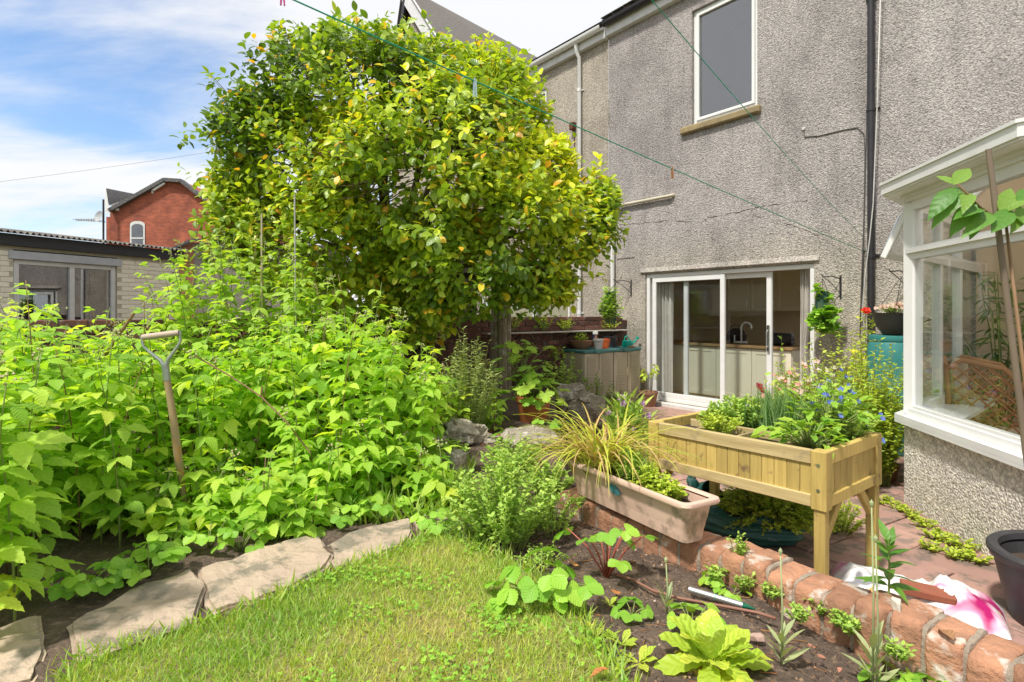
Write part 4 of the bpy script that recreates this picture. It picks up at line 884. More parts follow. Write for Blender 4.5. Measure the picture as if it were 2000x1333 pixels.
for s in (-1, 1): MB().tube([(s * 0.006, 0, Ls - 0.18), (s * 0.022, 0, Ls - 0.145), (s * 0.075, 0, Ls - 0.085), (s * 0.10, 0, Ls - 0.05), (s * 0.104, 0, Ls + 0.012)], [0.013, 0.012, 0.0085, 0.008, 0.008], 8).build('yoke_arm', M_gal, spade, smooth=True, mtx=SM)
MB().tube([(-0.098, 0, Ls), (-0.05, 0, Ls), (0.05, 0, Ls), (0.098, 0, Ls)], [0.017, 0.0185, 0.0185, 0.017], 12).build('grip', M_hnd, spade, smooth=True, mtx=SM)
b = MB(); b.grid(lambda s, t: ((s - 0.5) * 0.20, 0.018 * math.cos((s - 0.5) * 3), -0.24 * t + 0.01), 8, 6); b.build('blade', M_gal, spade, smooth='all', mtx=SM)
for s in (-1, 1): MB().box((min(s * 0.015, s * 0.105), -0.012, 0.004), (max(s * 0.015, s * 0.105), 0.022, 0.014), 0.003).build('tread', M_gal, spade, mtx=SM @ Matrix.Rotation(R(-6) * s, 4, 'Y'))
MB().tube([(0, 0.01, -0.02), (0, 0.004, 0.10)], [0.022, 0.019], 10).build('socket', M_gal, spade, smooth=True, mtx=SM)

# ------------------------------------------------------------------ pink plastic trough on the wall
M_trough = pm('faded_pink_plastic', (0.68, 0.47, 0.37), (0.60, 0.40, 0.31), 3.5, 0.55, 0.2, 60, spots=((0.30, 0.22, 0.16), 0.10, 6))
M_compost = pm('dark_compost', (0.032, 0.022, 0.017), (0.07, 0.05, 0.036), 20, 0.98, 1.0, 70, bdist=0.02)
t0 = onz(1342, 1068, WT + 0.012); t1 = onz(1118, 962, WT + 0.012)
tr_dir = (t0 - t1).normalized(); tl = (t0 - t1).length + 0.06
tside = Vector((-tr_dir.y, tr_dir.x, 0)); 
if tside.x < 0: tside = -tside
tc_ = (t0 + t1) / 2 + tside * 0.075 + Vector((0, 0, 0.0))
trough = thing('plastic_trough', 'faded pink plastic trough planter resting on the brick edging', 'planter', (tc_.x, tc_.y, WT + 0.014), math.atan2(tr_dir.y, tr_dir.x))
def rrect(hx, hy, r, n=5):
    o = []
    for cx_, cy__, a0 in ((hx - r, hy - r, 0), (-hx + r, hy - r, 90), (-hx + r, -hy + r, 180), (hx - r, -hy + r, 270)):
        for k in range(n): a = R(a0 + 90 * k / (n - 1)); o.append((cx_ + r * math.cos(a), cy__ + r * math.sin(a)))
    return o
def loft(rings, cap0=True, cap1=False):
    b = MB(); n = len(rings[0][0]); vs = []; fs = []
    for pts, z in rings: vs += [(p[0], p[1], z) for p in pts]
    for i in range(len(rings) - 1):
        for j in range(n): fs.append((i * n + j, i * n + (j + 1) % n, (i + 1) * n + (j + 1) % n, (i + 1) * n + j))
    if cap0: fs.append(tuple(range(n - 1, -1, -1)))
    if cap1: fs.append(tuple(range((len(rings) - 1) * n, len(rings) * n)))
    return b.add(vs, fs)
hx = tl / 2; hy = 0.075
loft([(rrect(hx - 0.05, hy - 0.01, 0.03), 0), (rrect(hx - 0.045, hy - 0.004, 0.03), 0.055), (rrect(hx - 0.042, hy - 0.004, 0.03), 0.058), (rrect(hx - 0.036, hy + 0.006, 0.03), 0.105), (rrect(hx - 0.033, hy + 0.006, 0.03), 0.108), (rrect(hx - 0.022, hy + 0.02, 0.03), 0.185), (rrect(hx - 0.03, hy + 0.012, 0.03), 0.186), (rrect(hx - 0.04, hy + 0.002, 0.03), 0.10)], True).build('body', M_trough, trough, smooth=True)
loft([(rrect(hx - 0.024, hy + 0.018, 0.03), 0.178), (rrect(hx + 0.006, hy + 0.046, 0.04), 0.180), (rrect(hx + 0.010, hy + 0.050, 0.04), 0.190), (rrect(hx + 0.006, hy + 0.046, 0.04), 0.203), (rrect(hx - 0.016, hy + 0.026, 0.035), 0.206), (rrect(hx - 0.026, hy + 0.014, 0.03), 0.195)], False).build('rim', M_trough, trough, smooth=True)
b = MB().poly([(x, y, 0.145) for x, y in rrect(hx - 0.032, hy + 0.008, 0.03)]); b.build('compost', M_compost, trough)
def disc_label():
    return [(0.055 * math.cos(a), 0.020 * math.sin(a)) for a in np.linspace(0, 2 * math.pi, 16, False)]
# teal sticker, torn, on the side towards the bed
MB().add([(0.13 * t, -0.0, 0.026 * math.sin(math.pi * min(1, t * 1.15)) * s_ - 0.03 * t) for t in np.linspace(0, 1, 9) for s_ in (-1, 1)], [(2 * i, 2 * i + 2, 2 * i + 3, 2 * i + 1) for i in range(8)]).build('sticker', pm('teal_sticker', (0.02, 0.22, 0.22), (0.07, 0.13, 0.18), 22, 0.5, 0), trough, mtx=Matrix.Translation((-0.10, -(hy + 0.0165), 0.145)) @ Matrix.Rotation(R(-12), 4, 'X') if tside.dot(Vector((-math.sin(math.atan2(tr_dir.y, tr_dir.x)), math.cos(math.atan2(tr_dir.y, tr_dir.x)), 0))) > 0 else Matrix.Translation((-0.10, hy + 0.0165, 0.145)) @ Matrix.Rotation(R(12), 4, 'X'))

# ------------------------------------------------------------------ raised wooden planter
M_pine = pm('pressure_treated_pine', (0.55, 0.405, 0.12), (0.40, 0.285, 0.078), 9, 0.72, 0.4, 60, var=0.2, stretch=(5, 5, 0.35), spots=((0.22, 0.14, 0.06), 0.01, 13))
M_pine_h = pm('treated_pine_rail', (0.56, 0.44, 0.21), (0.40, 0.30, 0.13), 9, 0.75, 0.4, 60, var=0.10, stretch=(0.35, 5, 5), spots=((0.30, 0.24, 0.15), 0.08, 5))
tpl = 0.685; pA = onz(1268, 822, CZ - tpl); pB = onz(1612, 884, CZ - tpl); pC = onz(1694, 842, CZ - tpl)
pdx = (pB - pA).normalized(); PLn = (pB - pA).length; PWd = (pC - pB).length; PH = CZ - tpl
planter = thing('raised_planter', 'raised yellowish timber planter on four legs filled with herbs', 'planter', (pA.x, pA.y, 0), math.atan2(pdx.y, pdx.x))
bz = PH - 0.285     # bottom of the box
lg = 0.062
for (x, y) in ((0, 0), (PLn - lg, 0), (0, PWd - lg), (PLn - lg, PWd - lg)):
    MB().box((x + 0.004, y + 0.004, 0), (x + lg - 0.004, y + lg - 0.004, bz + 0.02), 0.004).build('leg', M_pine, planter)
    MB().box((x - 0.006, y - 0.006, bz - 0.01), (x + lg + 0.006, y + lg + 0.006, PH), 0.005).build('corner_post', M_pine, planter)
for y0, s in ((0.0, 1), (PWd - 0.034, 1)):
    MB().box((lg + 0.007, y0, PH - 0.072), (PLn - lg - 0.007, y0 + 0.034, PH - 0.002), 0.004).build('rail', M_pine_h, planter)
    MB().box((lg + 0.007, y0, bz), (PLn - lg - 0.007, y0 + 0.034, bz + 0.062), 0.004).build('rail', M_pine_h, planter)
for x0 in (0.0, PLn - 0.034):
    for z0, z1 in ((PH - 0.072, PH - 0.002), (bz, bz + 0.062)):
        MB().box((x0, lg + 0.007, z0), (x0 + 0.034, PWd - lg - 0.007, z1), 0.004).build('rail', M_pine, planter)
nb_ = 14; w_ = (PLn - 2 * lg) / nb_
bdm = MB().box((0.001, 0, 0), (w_ - 0.001, 0.014, PH - bz - 0.13), 0.0025).mesh('board'); bdm.materials.append(M_pine)
for i in range(nb_):
    for y in (0.012, PWd - 0.026): link('board', bdm, None, planter, loc=(lg + i * w_, y, bz + 0.06))
nb2 = 8; w2 = (PWd - 2 * lg) / nb2
bdm2 = MB().box((0, 0.001, 0), (0.014, w2 - 0.001, PH - bz - 0.13), 0.0025).mesh('board'); bdm2.materials.append(M_pine)
for i in range(nb2):
    for x in (0.012, PLn - 0.026): link('board', bdm2, None, planter, loc=(x, lg + i * w2, bz + 0.06))
for y, rz_ in ((lg + 0.0, 1), (PWd - lg, -1)):
    MB().beam((PLn - lg / 2, y + rz_ * 0.0, bz - 0.16), (PLn - lg / 2, y + rz_ * 0.17, bz + 0.005), 0.045, 0.03, up=(1, 0, 0), ch=0.003).build('brace', M_pine, planter)
    MB().beam((lg / 2, y, bz - 0.16), (lg / 2, y + rz_ * 0.17, bz + 0.005), 0.045, 0.03, up=(1, 0, 0), ch=0.003).build('brace', M_pine, planter)
MB().box((0.03, 0.03, bz + 0.02), (PLn - 0.03, PWd - 0.03, PH - 0.065)).build('compost', M_compost, planter)
MB().box((lg, PWd / 2 - 0.008, PH - 0.075), (PLn - lg, PWd / 2 + 0.008, PH - 0.02), 0.002).build('divider', M_pine_h, planter)
for k in range(1, 4): MB().box((PLn * k / 4 - 0.007, 0.034, PH - 0.077), (PLn * k / 4 + 0.007, PWd - 0.034, PH - 0.022), 0.002).build('divider', M_pine_h, planter)
for z in (PH - 0.07, bz + 0.09): MB().lathe([(0.0, 0.002), (0.009, 0.002), (0.010, 0.0)], 10).build('screw', M_steel, planter, mtx=Matrix.Translation((PLn - lg / 2, -0.0065, z)) @ Matrix.Rotation(R(90), 4, 'X'))
def PL(x, y, z=0.0): return planter.matrix_basis @ Vector((x, y, z)) if False else Vector((pA.x, pA.y, 0)) + pdx * x + Vector((-pdx.y, pdx.x, 0)) * y + Vector((0, 0, PH - 0.066 + z))

# ------------------------------------------------------------------ grow bag
M_bag = pm('dark_green_woven_plastic', (0.012, 0.085, 0.075), (0.03, 0.13, 0.11), 9, 0.38, 0.5, 120, spots=((0.16, 0.26, 0.25), 0.03, 14))  # pale spots put highlights of the crumpled plastic into the colour
gb = onz(1478, 1062, 0.0); gbt = thing('green_grow_bag', 'crumpled dark green grow bag lying under the wooden planter', 'grow bag', (gb.x - 0.02, gb.y + 0.17, 0), R(-42))
def bagfn(s, t):
    a = s * 2 * math.pi; rx, ry = 0.37, 0.24; z = 0.185 * t
    bul = 0.62 + 0.42 * math.sin(math.pi * min(t * 0.75 + 0.12, 1)) 
    fold = 0.04 * math.sin(t * 23 + 2.2 * math.sin(a * 2) + 1.2 * math.sin(a * 5)) * (0.6 + 0.4 * t) + 0.05 * mnoise.noise(Vector((math.cos(a) * 2.2, math.sin(a) * 2.2, t * 3)))
    lift = 0.10 * max(0, math.cos(a - math.pi)) ** 2 * t
    return (rx * (bul + fold) * math.cos(a), ry * (bul + fold) * math.sin(a), z + lift + 0.02 * math.sin(a * 5) * t)
MB().grid(bagfn, 64, 22).build('bag', M_bag, gbt, smooth='all')
MB().poly([(0.30 * math.cos(a), 0.19 * math.sin(a), 0.165) for a in np.linspace(0, 2 * math.pi, 24, False)]).build('compost', M_compost, gbt)
b = MB(); b.tube([(-0.33, 0.0, 0.22), (-0.36, -0.02, 0.30), (-0.35, -0.03, 0.36), (-0.32, -0.03, 0.39), (-0.30, -0.02, 0.35)], [0.05, 0.032, 0.022, 0.02, 0.012], 8); link('knot', roughen(b.mesh('knot'), 0.012, 20, 1), M_bag, gbt, smooth=True)

# ------------------------------------------------------------------ pots
M_terra = pm('terracotta_plastic', (0.44, 0.15, 0.06), (0.36, 0.115, 0.045), 3, 0.5, 0.1, 30)
M_terra2 = pm('old_clay', (0.32, 0.17, 0.10), (0.25, 0.13, 0.08), 8, 0.85, 0.3, 50)
M_blackpot = pm('black_pot_plastic', (0.028, 0.027, 0.03), (0.05, 0.048, 0.052), 4, 0.5, 0.15, 40)
M_redpot = pm('red_glazed_pot', (0.30, 0.012, 0.03), (0.24, 0.01, 0.025), 3, 0.25, 0.05, 30)
def pot(name, label, p, r, h, mat, cat='pot', group=None, n=32, base=0.68, soil=0.86):
    t = thing(name, label, cat, p, rng.uniform(0, 6), group)
    MB().lathe([(0.0, 0.0), (r * base, 0.0), (r * (base + 0.02), h * 0.02), (r * 0.93, h * 0.80), (r * 0.945, h * 0.82), (r * 0.88, h * 0.84), (r * 0.84, h * 0.70)], n).build('body', mat, t, smooth=True)
    MB().lathe([(r * 0.92, h * 0.80), (r * 0.985, h * 0.815), (r, h * 0.9), (r * 1.01, h * 0.97), (r * 1.0, h), (r * 0.93, h), (r * 0.90, h * 0.95), (r * 0.87, h * 0.8)], n).build('rim', mat, t, smooth=True)
    MB().lathe([(0.0, h * soil + 0.006), (r * 0.5, h * soil), (r * 0.90, h * soil - 0.004)], n).build('compost', M_compost, t, smooth=True)
    return t
tp_ = onz(1042, 832, 0.335)
pot('terracotta_pot', 'large terracotta plastic pot beside the rocks with leafy vine', (tp_.x, tp_.y, 0.32), 0.185, 0.33, M_terra)
q = onz(1267, 794, 0.0); pot('small_clay_pot', 'small brown clay pot by the left door jamb', (q.x, q.y, 0), 0.15, 0.24, M_terra2)
q = onz(1702, 940, 0.0); pot('black_plant_pot', 'black plastic pot behind the right planter corner', (q.x + 0.04, q.y + 0.1, 0), 0.16, 0.28, M_blackpot); PBK = Vector((q.x + 0.04, q.y + 0.1, 0.24))
q = onz(1748, 912, 0.0); pot('red_glazed_pot', 'red glazed pot beside the conservatory dwarf wall', (q.x - 0.02, q.y + 0.25, 0), 0.16, 0.34, M_redpot); PRD = Vector((q.x - 0.02, q.y + 0.25, 0.3))
q = onz(1725, 935, 0.0); pot('squat_clay_pot', 'squat stone coloured pot on the patio in front of red pot', (q.x + 0.02, q.y - 0.02, 0), 0.10, 0.14, M_terra2)
# big black tub at the right edge
bp = thing('large_black_tub', 'large black plastic tub of soil at the right edge', 'pot', (2.68, 2.72, 0))
r = 0.335; h = 0.345
MB().lathe([(0, 0), (r * 0.72, 0), (r * 0.74, 0.01), (r * 0.93, h * 0.86), (r * 0.86, h * 0.86), (r * 0.8, h * 0.5)], 48).build('body', M_blackpot, bp, smooth=True)
MB().lathe([(r * 0.925, h * 0.83), (r * 0.96, h * 0.85), (r * 1.0, h * 0.93), (r * 1.0, h * 0.97), (r * 0.97, h), (r * 0.86, h * 0.99), (r * 0.85, h * 0.9)], 48).build('rim', M_blackpot, bp, smooth=True)
MB().lathe([(0, h * 0.72), (r * 0.4, h * 0.73), (r * 0.84, h * 0.70)], 30).build('soil', pm('brown_potting_soil', (0.11, 0.07, 0.045), (0.06, 0.04, 0.03), 25, 0.95, 1.0, 80, bdist=0.02), bp)

# ------------------------------------------------------------------ compost sack
def sack_mat():
    m, nt, N, L, o = node_mat('printed_plastic_sack')
    b = N.new('ShaderNodeBsdfPrincipled'); L.new(b.outputs[0], o.inputs[0]); b.inputs['Roughness'].default_value = 0.3
    tc = N.new('ShaderNodeTexCoord'); mp = N.new('ShaderNodeMapping'); L.new(tc.outputs['Object'], mp.inputs[0]); mp.inputs['Scale'].default_value = (1, 1, 1)
    n1 = _noise(N, L, mp.outputs[0], 5.5, 2, 0.4, 0.8); n2 = _noise(N, L, mp.outputs[0], 9.0, 2, 0.5, 0.5)
    c = _ramp(N, L, n1, [(0.0, (0.02, 0.02, 0.02)), (0.33, (0.28, 0.28, 0.30)), (0.38, (0.80, 0.80, 0.80)), (0.55, (0.82, 0.81, 0.80)), (0.63, (0.75, 0.35, 0.5)), (0.70, (0.42, 0.02, 0.14)), (1.0, (0.30, 0.01, 0.10))])
    f = N.new('ShaderNodeMapRange'); L.new(n2, f.inputs[0]); f.inputs[1].default_value = 0.68; f.inputs[2].default_value = 0.72
    c = _mix(N, L, f.outputs[0], c, (0.72, 0.34, 0.10)); L.new(c, b.inputs['Base Color']); return m
M_sack = sack_mat()
bc = onz(1800, 1172, 0.03); sk = thing('compost_sack', 'crumpled white and magenta plastic compost sack on the patio', 'sack', (bc.x - 0.03, bc.y + 0.03, 0), R(-36))
def sackfn(s, t):
    x = (s - 0.5) * 0.74; y = (t - 0.5) * 0.34
    e = max(0.0, (1 - (2 * s - 1) ** 4) * (1 - (2 * t - 1) ** 4))
    z = 0.008 + 0.105 * e ** 0.6 + 0.05 * mnoise.noise(Vector((x * 6, y * 6, 1))) * e + 0.05 * abs(mnoise.noise(Vector((x * 11, y * 11, 4)))) * e + 0.02 * abs(mnoise.noise(Vector((x * 27, y * 27, 6)))) * e
    z += 0.05 * math.exp(-((x - 0.18) / 0.1) ** 2) * e - 0.05 * math.exp(-((x + 0.02) / 0.13) ** 2) * e
    return (x + 0.03 * mnoise.noise(Vector((x * 3, y * 5, 9))), y + 0.03 * mnoise.noise(Vector((x * 4, y * 3, 7))), max(z, 0.004))
MB().grid(sackfn, 60, 34).build('sheet', M_sack, sk, smooth='all')
bk_ = MB().box((-0.11, -0.045, -0.02), (0.11, 0.045, 0.02), 0.006).mesh('broken_brick'); roughen(bk_, 0.006, 14, 2); p = onz(1812, 1150, 0.14)
o = link('broken_brick', bk_, pm('red_brick_piece', (0.33, 0.11, 0.06), (0.26, 0.085, 0.05), 9, 0.9, 0.4, 50), loc=(p.x, p.y, 0.125)); o.rotation_euler = (0.1, 0.05, R(-28)); tag(o, 'red brick lying on the white compost sack', 'brick')

# ------------------------------------------------------------------ storage cabinets by the boundary wall
M_cabi = pm('beige_cabinet_plastic', (0.52, 0.45, 0.33), (0.46, 0.40, 0.29), 3, 0.55, 0.1, 40)
M_lid = pm('green_cabinet_lid', (0.05, 0.17, 0.16), (0.07, 0.20, 0.19), 5, 0.5, 0.1, 40)
crot = math.atan2(-NRM.y, -NRM.x)     # local x towards the house, front faces the patio (-y local)
CH = 0.93
def cabinet(a_left, label):
    base = K + NRM * a_left + D * 0.5
    c = thing('storage_cabinet', label, 'cabinet', (base.x, base.y, 0), crot, 'garden storage cabinets')
    w = 0.625; dpt = 0.45
    MB().box((0, 0.012, 0), (w, dpt, CH - 0.05), 0.01).build('body', M_cabi, c)
    for k in range(2):
        d_ = MB().box((0.008 + k * w / 2, -0.012, 0.03), (w / 2 - 0.004 + k * w / 2, 0.012, CH - 0.055), 0.008).build('door', M_cabi, c)
        for j in range(20): MB().box((0.06 + k * w / 2, -0.026, 0.12 + j * 0.036), (w / 2 - 0.07 + k * w / 2, -0.0122, 0.137 + j * 0.036)).build('louvre', M_cabi, d_)
        MB().box((w / 2 - 0.03 + k * 0.02, -0.022, 0.5), (w / 2 - 0.02 + k * 0.02 + 0.01, -0.012, 0.62)).build('handle', M_cabi, d_)
    ld = MB().box((-0.012, -0.03, CH - 0.048), (w + 0.006, dpt + 0.01, CH), 0.012).build('lid', M_lid, c)
    MB().box((w / 2 - 0.11, -0.055, CH - 0.055), (w / 2 + 0.11, -0.028, CH - 0.012), 0.01).build('lid_grip', M_lid, ld)
    return c
cabinet(1.51, 'left beige plastic storage cabinet with green lid carrying pots')
cabinet(0.875, 'right beige plastic storage cabinet with green lid beside the sliding door')
def ctop(a, b_, dz=0.001): p = K + NRM * a + D * b_; return Vector((p.x, p.y, CH + dz))
t = thing('terracotta_bowl', 'shallow brown terracotta bowl on the left cabinet lid', 'bowl', ctop(1.32, 0.25)); MB().lathe([(0, 0), (0.09, 0), (0.16, 0.07), (0.185, 0.13), (0.175, 0.13), (0.15, 0.08), (0, 0.06)], 24).build('bowl', M_terra2, t, smooth=True); MB().lathe([(0.0, 0.10), (0.16, 0.098)], 20).build('compost', M_compost, t)
def smallpot(label, p, r, h, mat, name='plant_pot'):
    t = thing(name, label, 'pot', p); MB().lathe([(0, 0), (r * 0.7, 0), (r * 0.93, h * 0.82), (r * 0.85, h * 0.83), (r * 0.8, h * 0.6), (0, h * 0.55)], 18).build('body', mat, t, smooth=True)
    MB().lathe([(r * 0.93, h * 0.8), (r, h * 0.82), (r * 1.02, h), (r * 0.94, h), (r * 0.9, h * 0.8)], 18).build('rim', mat, t, smooth=True)
smallpot('pale grey plastic pot on the left cabinet lid', ctop(1.12, 0.42), 0.085, 0.155, pm('grey_pot', (0.55, 0.53, 0.52), None, 4, 0.5, 0.05))
smallpot('bright orange plastic pot on the left cabinet lid', ctop(0.90, 0.36), 0.075, 0.15, pm('orange_pot', (0.62, 0.13, 0.03), (0.55, 0.11, 0.025), 4, 0.45, 0.05))
smallpot('dark planter with dry weeds at the back of the cabinets', ctop(0.62, 0.18), 0.12, 0.18, M_blackpot)
t = thing('spray_bottle', 'white and blue spray bottle standing behind grey pot on cabinet', 'bottle', ctop(1.03, 0.28)); MB().lathe([(0, 0), (0.04, 0), (0.042, 0.14), (0.016, 0.19), (0.016, 0.22), (0, 0.22)], 14).build('bottle', M_terra2, t, smooth=True); MB().box((-0.05, -0.016, 0.215), (0.03, 0.016, 0.265), 0.008).build('nozzle', M_upvc, t); MB().box((-0.045, -0.01, 0.16), (-0.03, 0.01, 0.22), 0.003).build('trigger', pm('blue_plastic', (0.03, 0.10, 0.35), None, 4, 0.4, 0), t)
M_teal = pm('teal_plastic', (0.0, 0.36, 0.27), (0.0, 0.30, 0.23), 3, 0.4, 0.05)
t = thing('watering_can', 'small bright teal watering can on the right cabinet lid', 'watering can', ctop(0.33, 0.3), crot)
MB().lathe([(0, 0), (0.085, 0), (0.09, 0.02), (0.075, 0.10), (0.065, 0.105), (0, 0.09)], 18).build('body', M_teal, t, smooth=True); MB().tube([(0.07, 0, 0.03), (0.16, 0, 0.07), (0.24, 0, 0.13)], [0.022, 0.016, 0.012], 8).tube([(0.235, 0, 0.125), (0.255, 0, 0.145)], [0.014, 0.034], 10).build('spout', M_teal, t, smooth=True)
MB().tube([(-0.07, 0, 0.09), (-0.06, 0, 0.16), (0.0, 0, 0.18), (0.05, 0, 0.10)], 0.010, 7).build('handle', M_teal, t, smooth=True)
t = thing('trowel', 'orange handled trowel lying on the right cabinet lid', 'trowel', ctop(0.42, 0.46, 0.012), crot); MB().tube([(-0.06, 0, 0), (0.05, 0, 0)], 0.012, 8).build('handle', pm('orange_grip', (0.7, 0.2, 0.03), None, 4, 0.4, 0), t); MB().tube([(0.05, 0, 0), (0.16, 0, 0.0)], [0.01, 0.028], 6).build('blade', M_steel, t)
# timber stump post under the tree
M_post = pm('weathered_split_timber', (0.36, 0.30, 0.22), (0.18, 0.14, 0.10), 6, 0.9, 0.8, 30, stretch=(4, 4, 0.35), spots=((0.47, 0.44, 0.38), 0.2, 6), bdist=0.02)
ps = at(978, 620, 7.35); pst = thing('timber_post', 'weathered split timber post standing before the brick wall', 'post', (ps.x, ps.y, 0.2))
for k, (dx, dy, r_, h_) in enumerate([(-0.07, 0, 0.06, 1.58), (0.02, -0.03, 0.065, 1.60), (0.085, 0.02, 0.05, 1.66), (0.0, 0.06, 0.07, 1.9)]):
    b = MB().tube([(dx, dy, 0), (dx * 1.05, dy, h_ * 0.4), (dx, dy, h_ * 0.75), (dx * 0.9, dy, h_)], [r_ * 1.1, r_, r_ * 0.92, r_ * 0.9], 9); link('stave', roughen(b.mesh('stave'), 0.012, 6, k * 3.0), M_post, pst)

# ------------------------------------------------------------------ water butt, hanging baskets
M_butt = pm('teal_water_butt', (0.035, 0.20, 0.19), (0.045, 0.235, 0.225), 3, 0.42, 0.12, 30)
wbp = at(1742, 700, 6.15); wb = thing('water_butt', 'teal plastic water butt beside the conservatory and downpipe', 'water butt', (wbp.x, wbp.y, 0))
zt = 1.5 - (655 - HY) / F * 6.15
MB().lathe([(0, 0), (0.20, 0), (0.215, 0.03), (0.225, zt * 0.38), (0.237, zt * 0.39), (0.237, zt * 0.43), (0.227, zt * 0.44), (0.232, zt * 0.78), (0.225, zt * 0.92), (0.20, zt * 0.96), (0.0, zt * 0.965)], 36).build('barrel', M_butt, wb, smooth=True)
MB().lathe([(0.215, zt * 0.95), (0.222, zt * 0.965), (0.215, zt), (0.0, zt + 0.02)], 36).build('lid', M_butt, wb, smooth=True)
MB().tube([(-0.19, -0.14, 0.25), (-0.24, -0.18, 0.25), (-0.24, -0.18, 0.21)], 0.014, 8).build('tap', M_black, wb)
M_iron = pm('black_iron', (0.02, 0.018, 0.018), None, 6, 0.6, 0.2)
def bracket(name, label, px, py, out=0.22, side=-1):
    u, z = wpx(px, py); t = thing(name, label, 'bracket', hw(u, 0, 0), HROT, 'hanging basket brackets')
    MB().box((-0.012, -0.012, z - 0.24), (0.012, 0.0, z + 0.04), 0.003).build('back_plate', M_iron, t)
    MB().tube([(0, -0.008, z), (side * 0.05, -out * 0.5, z + 0.03), (side * 0.1, -out, z + 0.02), (side * 0.1, -out - 0.03, z + 0.05)], 0.006, 6).tube([(0, -0.008, z - 0.18), (side * 0.06, -out * 0.6, z - 0.04), (side * 0.09, -out * 0.95, z + 0.015)], 0.005, 6).build('arm', M_iron, t)
    return hw(u + side * 0.1, out, z)
hbL = bracket('wall_bracket', 'black iron bracket on the wall left of the sliding door', 1233, 552, 0.3, -1)
hbR = bracket('wall_bracket', 'black iron bracket on the wall right of the sliding door', 1642, 545, 0.25, -1)
hbC = bracket('wall_bracket', 'black iron bracket on the wall above the black basket', 1775, 535, 0.25, -1)
M_hb = pm('dark_green_fabric', (0.015, 0.05, 0.035), (0.02, 0.07, 0.05), 9, 0.7, 0.4, 90)
def chains(b, top, z, r):
    for k in range(3):
        a = k * 2.094; b.tube([top, (r * math.cos(a), r * math.sin(a), z)], 0.003, 4)
    return b
hp2 = at(1630, 600, hbR.y); 
t = thing('hanging_planter', 'dark green hanging grow pouch with strawberry leaves right of the door', 'hanging planter', (hbR.x, hbR.y, hbR.z - 0.62)); HPR = Vector((hbR.x, hbR.y, hbR.z))
MB().lathe([(0, 0), (0.07, 0), (0.085, 0.1), (0.08, 0.4), (0.07, 0.46)], 16).build('pouch', M_hb, t, smooth=True); chains(MB(), (0, 0, 0.62), 0.46, 0.06).build('hanger', M_iron, t)
hx_ = at(1193, 640, 8.9)
t = thing('hanging_planter', 'dark green hanging pouch with trailing leaves beside white waste pipe', 'hanging planter', (hx_.x, hx_.y, 1.32)); HPL = Vector((hx_.x, hx_.y, 1.32))
MB().lathe([(0, 0), (0.07, 0), (0.085, 0.1), (0.08, 0.45), (0.07, 0.5)], 16).build('pouch', M_hb, t, smooth=True); chains(MB(), (0.2, 0.1, 0.75), 0.5, 0.06).build('hanger', M_iron, t)
bx_ = at(1745, 612, 6.05)
t = thing('hanging_basket', 'black hanging basket with pale pink blooms above the water butt', 'hanging basket', (bx_.x, bx_.y, 1.5 - (655 - HY) / F * 6.05)); HBC = Vector((bx_.x, bx_.y, 1.5 - (612 - HY) / F * 6.05))
MB().lathe([(0, 0), (0.10, 0.01), (0.16, 0.1), (0.19, 0.22), (0.20, 0.235), (0.185, 0.235), (0.15, 0.15), (0, 0.12)], 24).build('basket', M_blackpot, t, smooth=True); chains(MB(), (0.15, 0.1, 0.62), 0.23, 0.18).build('hanger', M_iron, t)

# ------------------------------------------------------------------ washing lines and pegs
M_line = pm('green_plastic_line', (0.0, 0.30, 0.20), (0.0, 0.35, 0.24), 6, 0.5, 0)
def line(label, p0, p1, sag, r=0.0028, n=28):
    pts = [p0.lerp(p1, t) - Vector((0, 0, sag * 4 * t * (1 - t))) for t in np.linspace(0, 1, n)]
    tag(MB().tube(pts, r, 6).build('washing_line', M_line, smooth='all'), label, 'washing line', 'green washing lines'); return lambda t: p0.lerp(p1, t) - Vector((0, 0, sag * 4 * t * (1 - t)))
u_, z_ = wpx(1690, 492); A1 = hw(u_, 0.02, z_); n1_ = at(600, 0, 2.35); d1_ = (n1_ - A1).normalized(); N1 = n1_ + d1_ * 3.0
L1 = line('green washing line crossing in front of the tree to the wall', N1, A1, 0.03, 0.0038)
n2_ = at(1283, 0, 3.1); N2 = n2_ + (n2_ - A1).normalized() * 3.0
L2 = line('green washing line crossing the upstairs window to the wall', N2, A1 + Vector((0, 0, 0.16)), 0.10, 0.0026)
n3_ = at(552, -2, 2.3); L3 = line('green washing line just above the picture with pink peg', n3_ + Vector((-3, -0.5, 0.06)), n3_ + Vector((4, 0.9, 0.55)), 0.0, 0.003)
cl = thing('washing_line_hook', 'small hook on the wall holding the washing lines', 'hook', hw(u_, 0, z_ + 0.02), HROT); MB().tube([(0, 0.0, 0), (0, -0.03, 0), (0, -0.035, 0.03), (0, -0.015, 0.035)], 0.005, 6).build('hook_ring', M_steel, cl); MB().lathe([(0.0, 0.006), (0.018, 0.005), (0.02, 0)], 10).build('hook_plate', M_steel, cl, mtx=Matrix.Rotation(R(90), 4, 'X'))
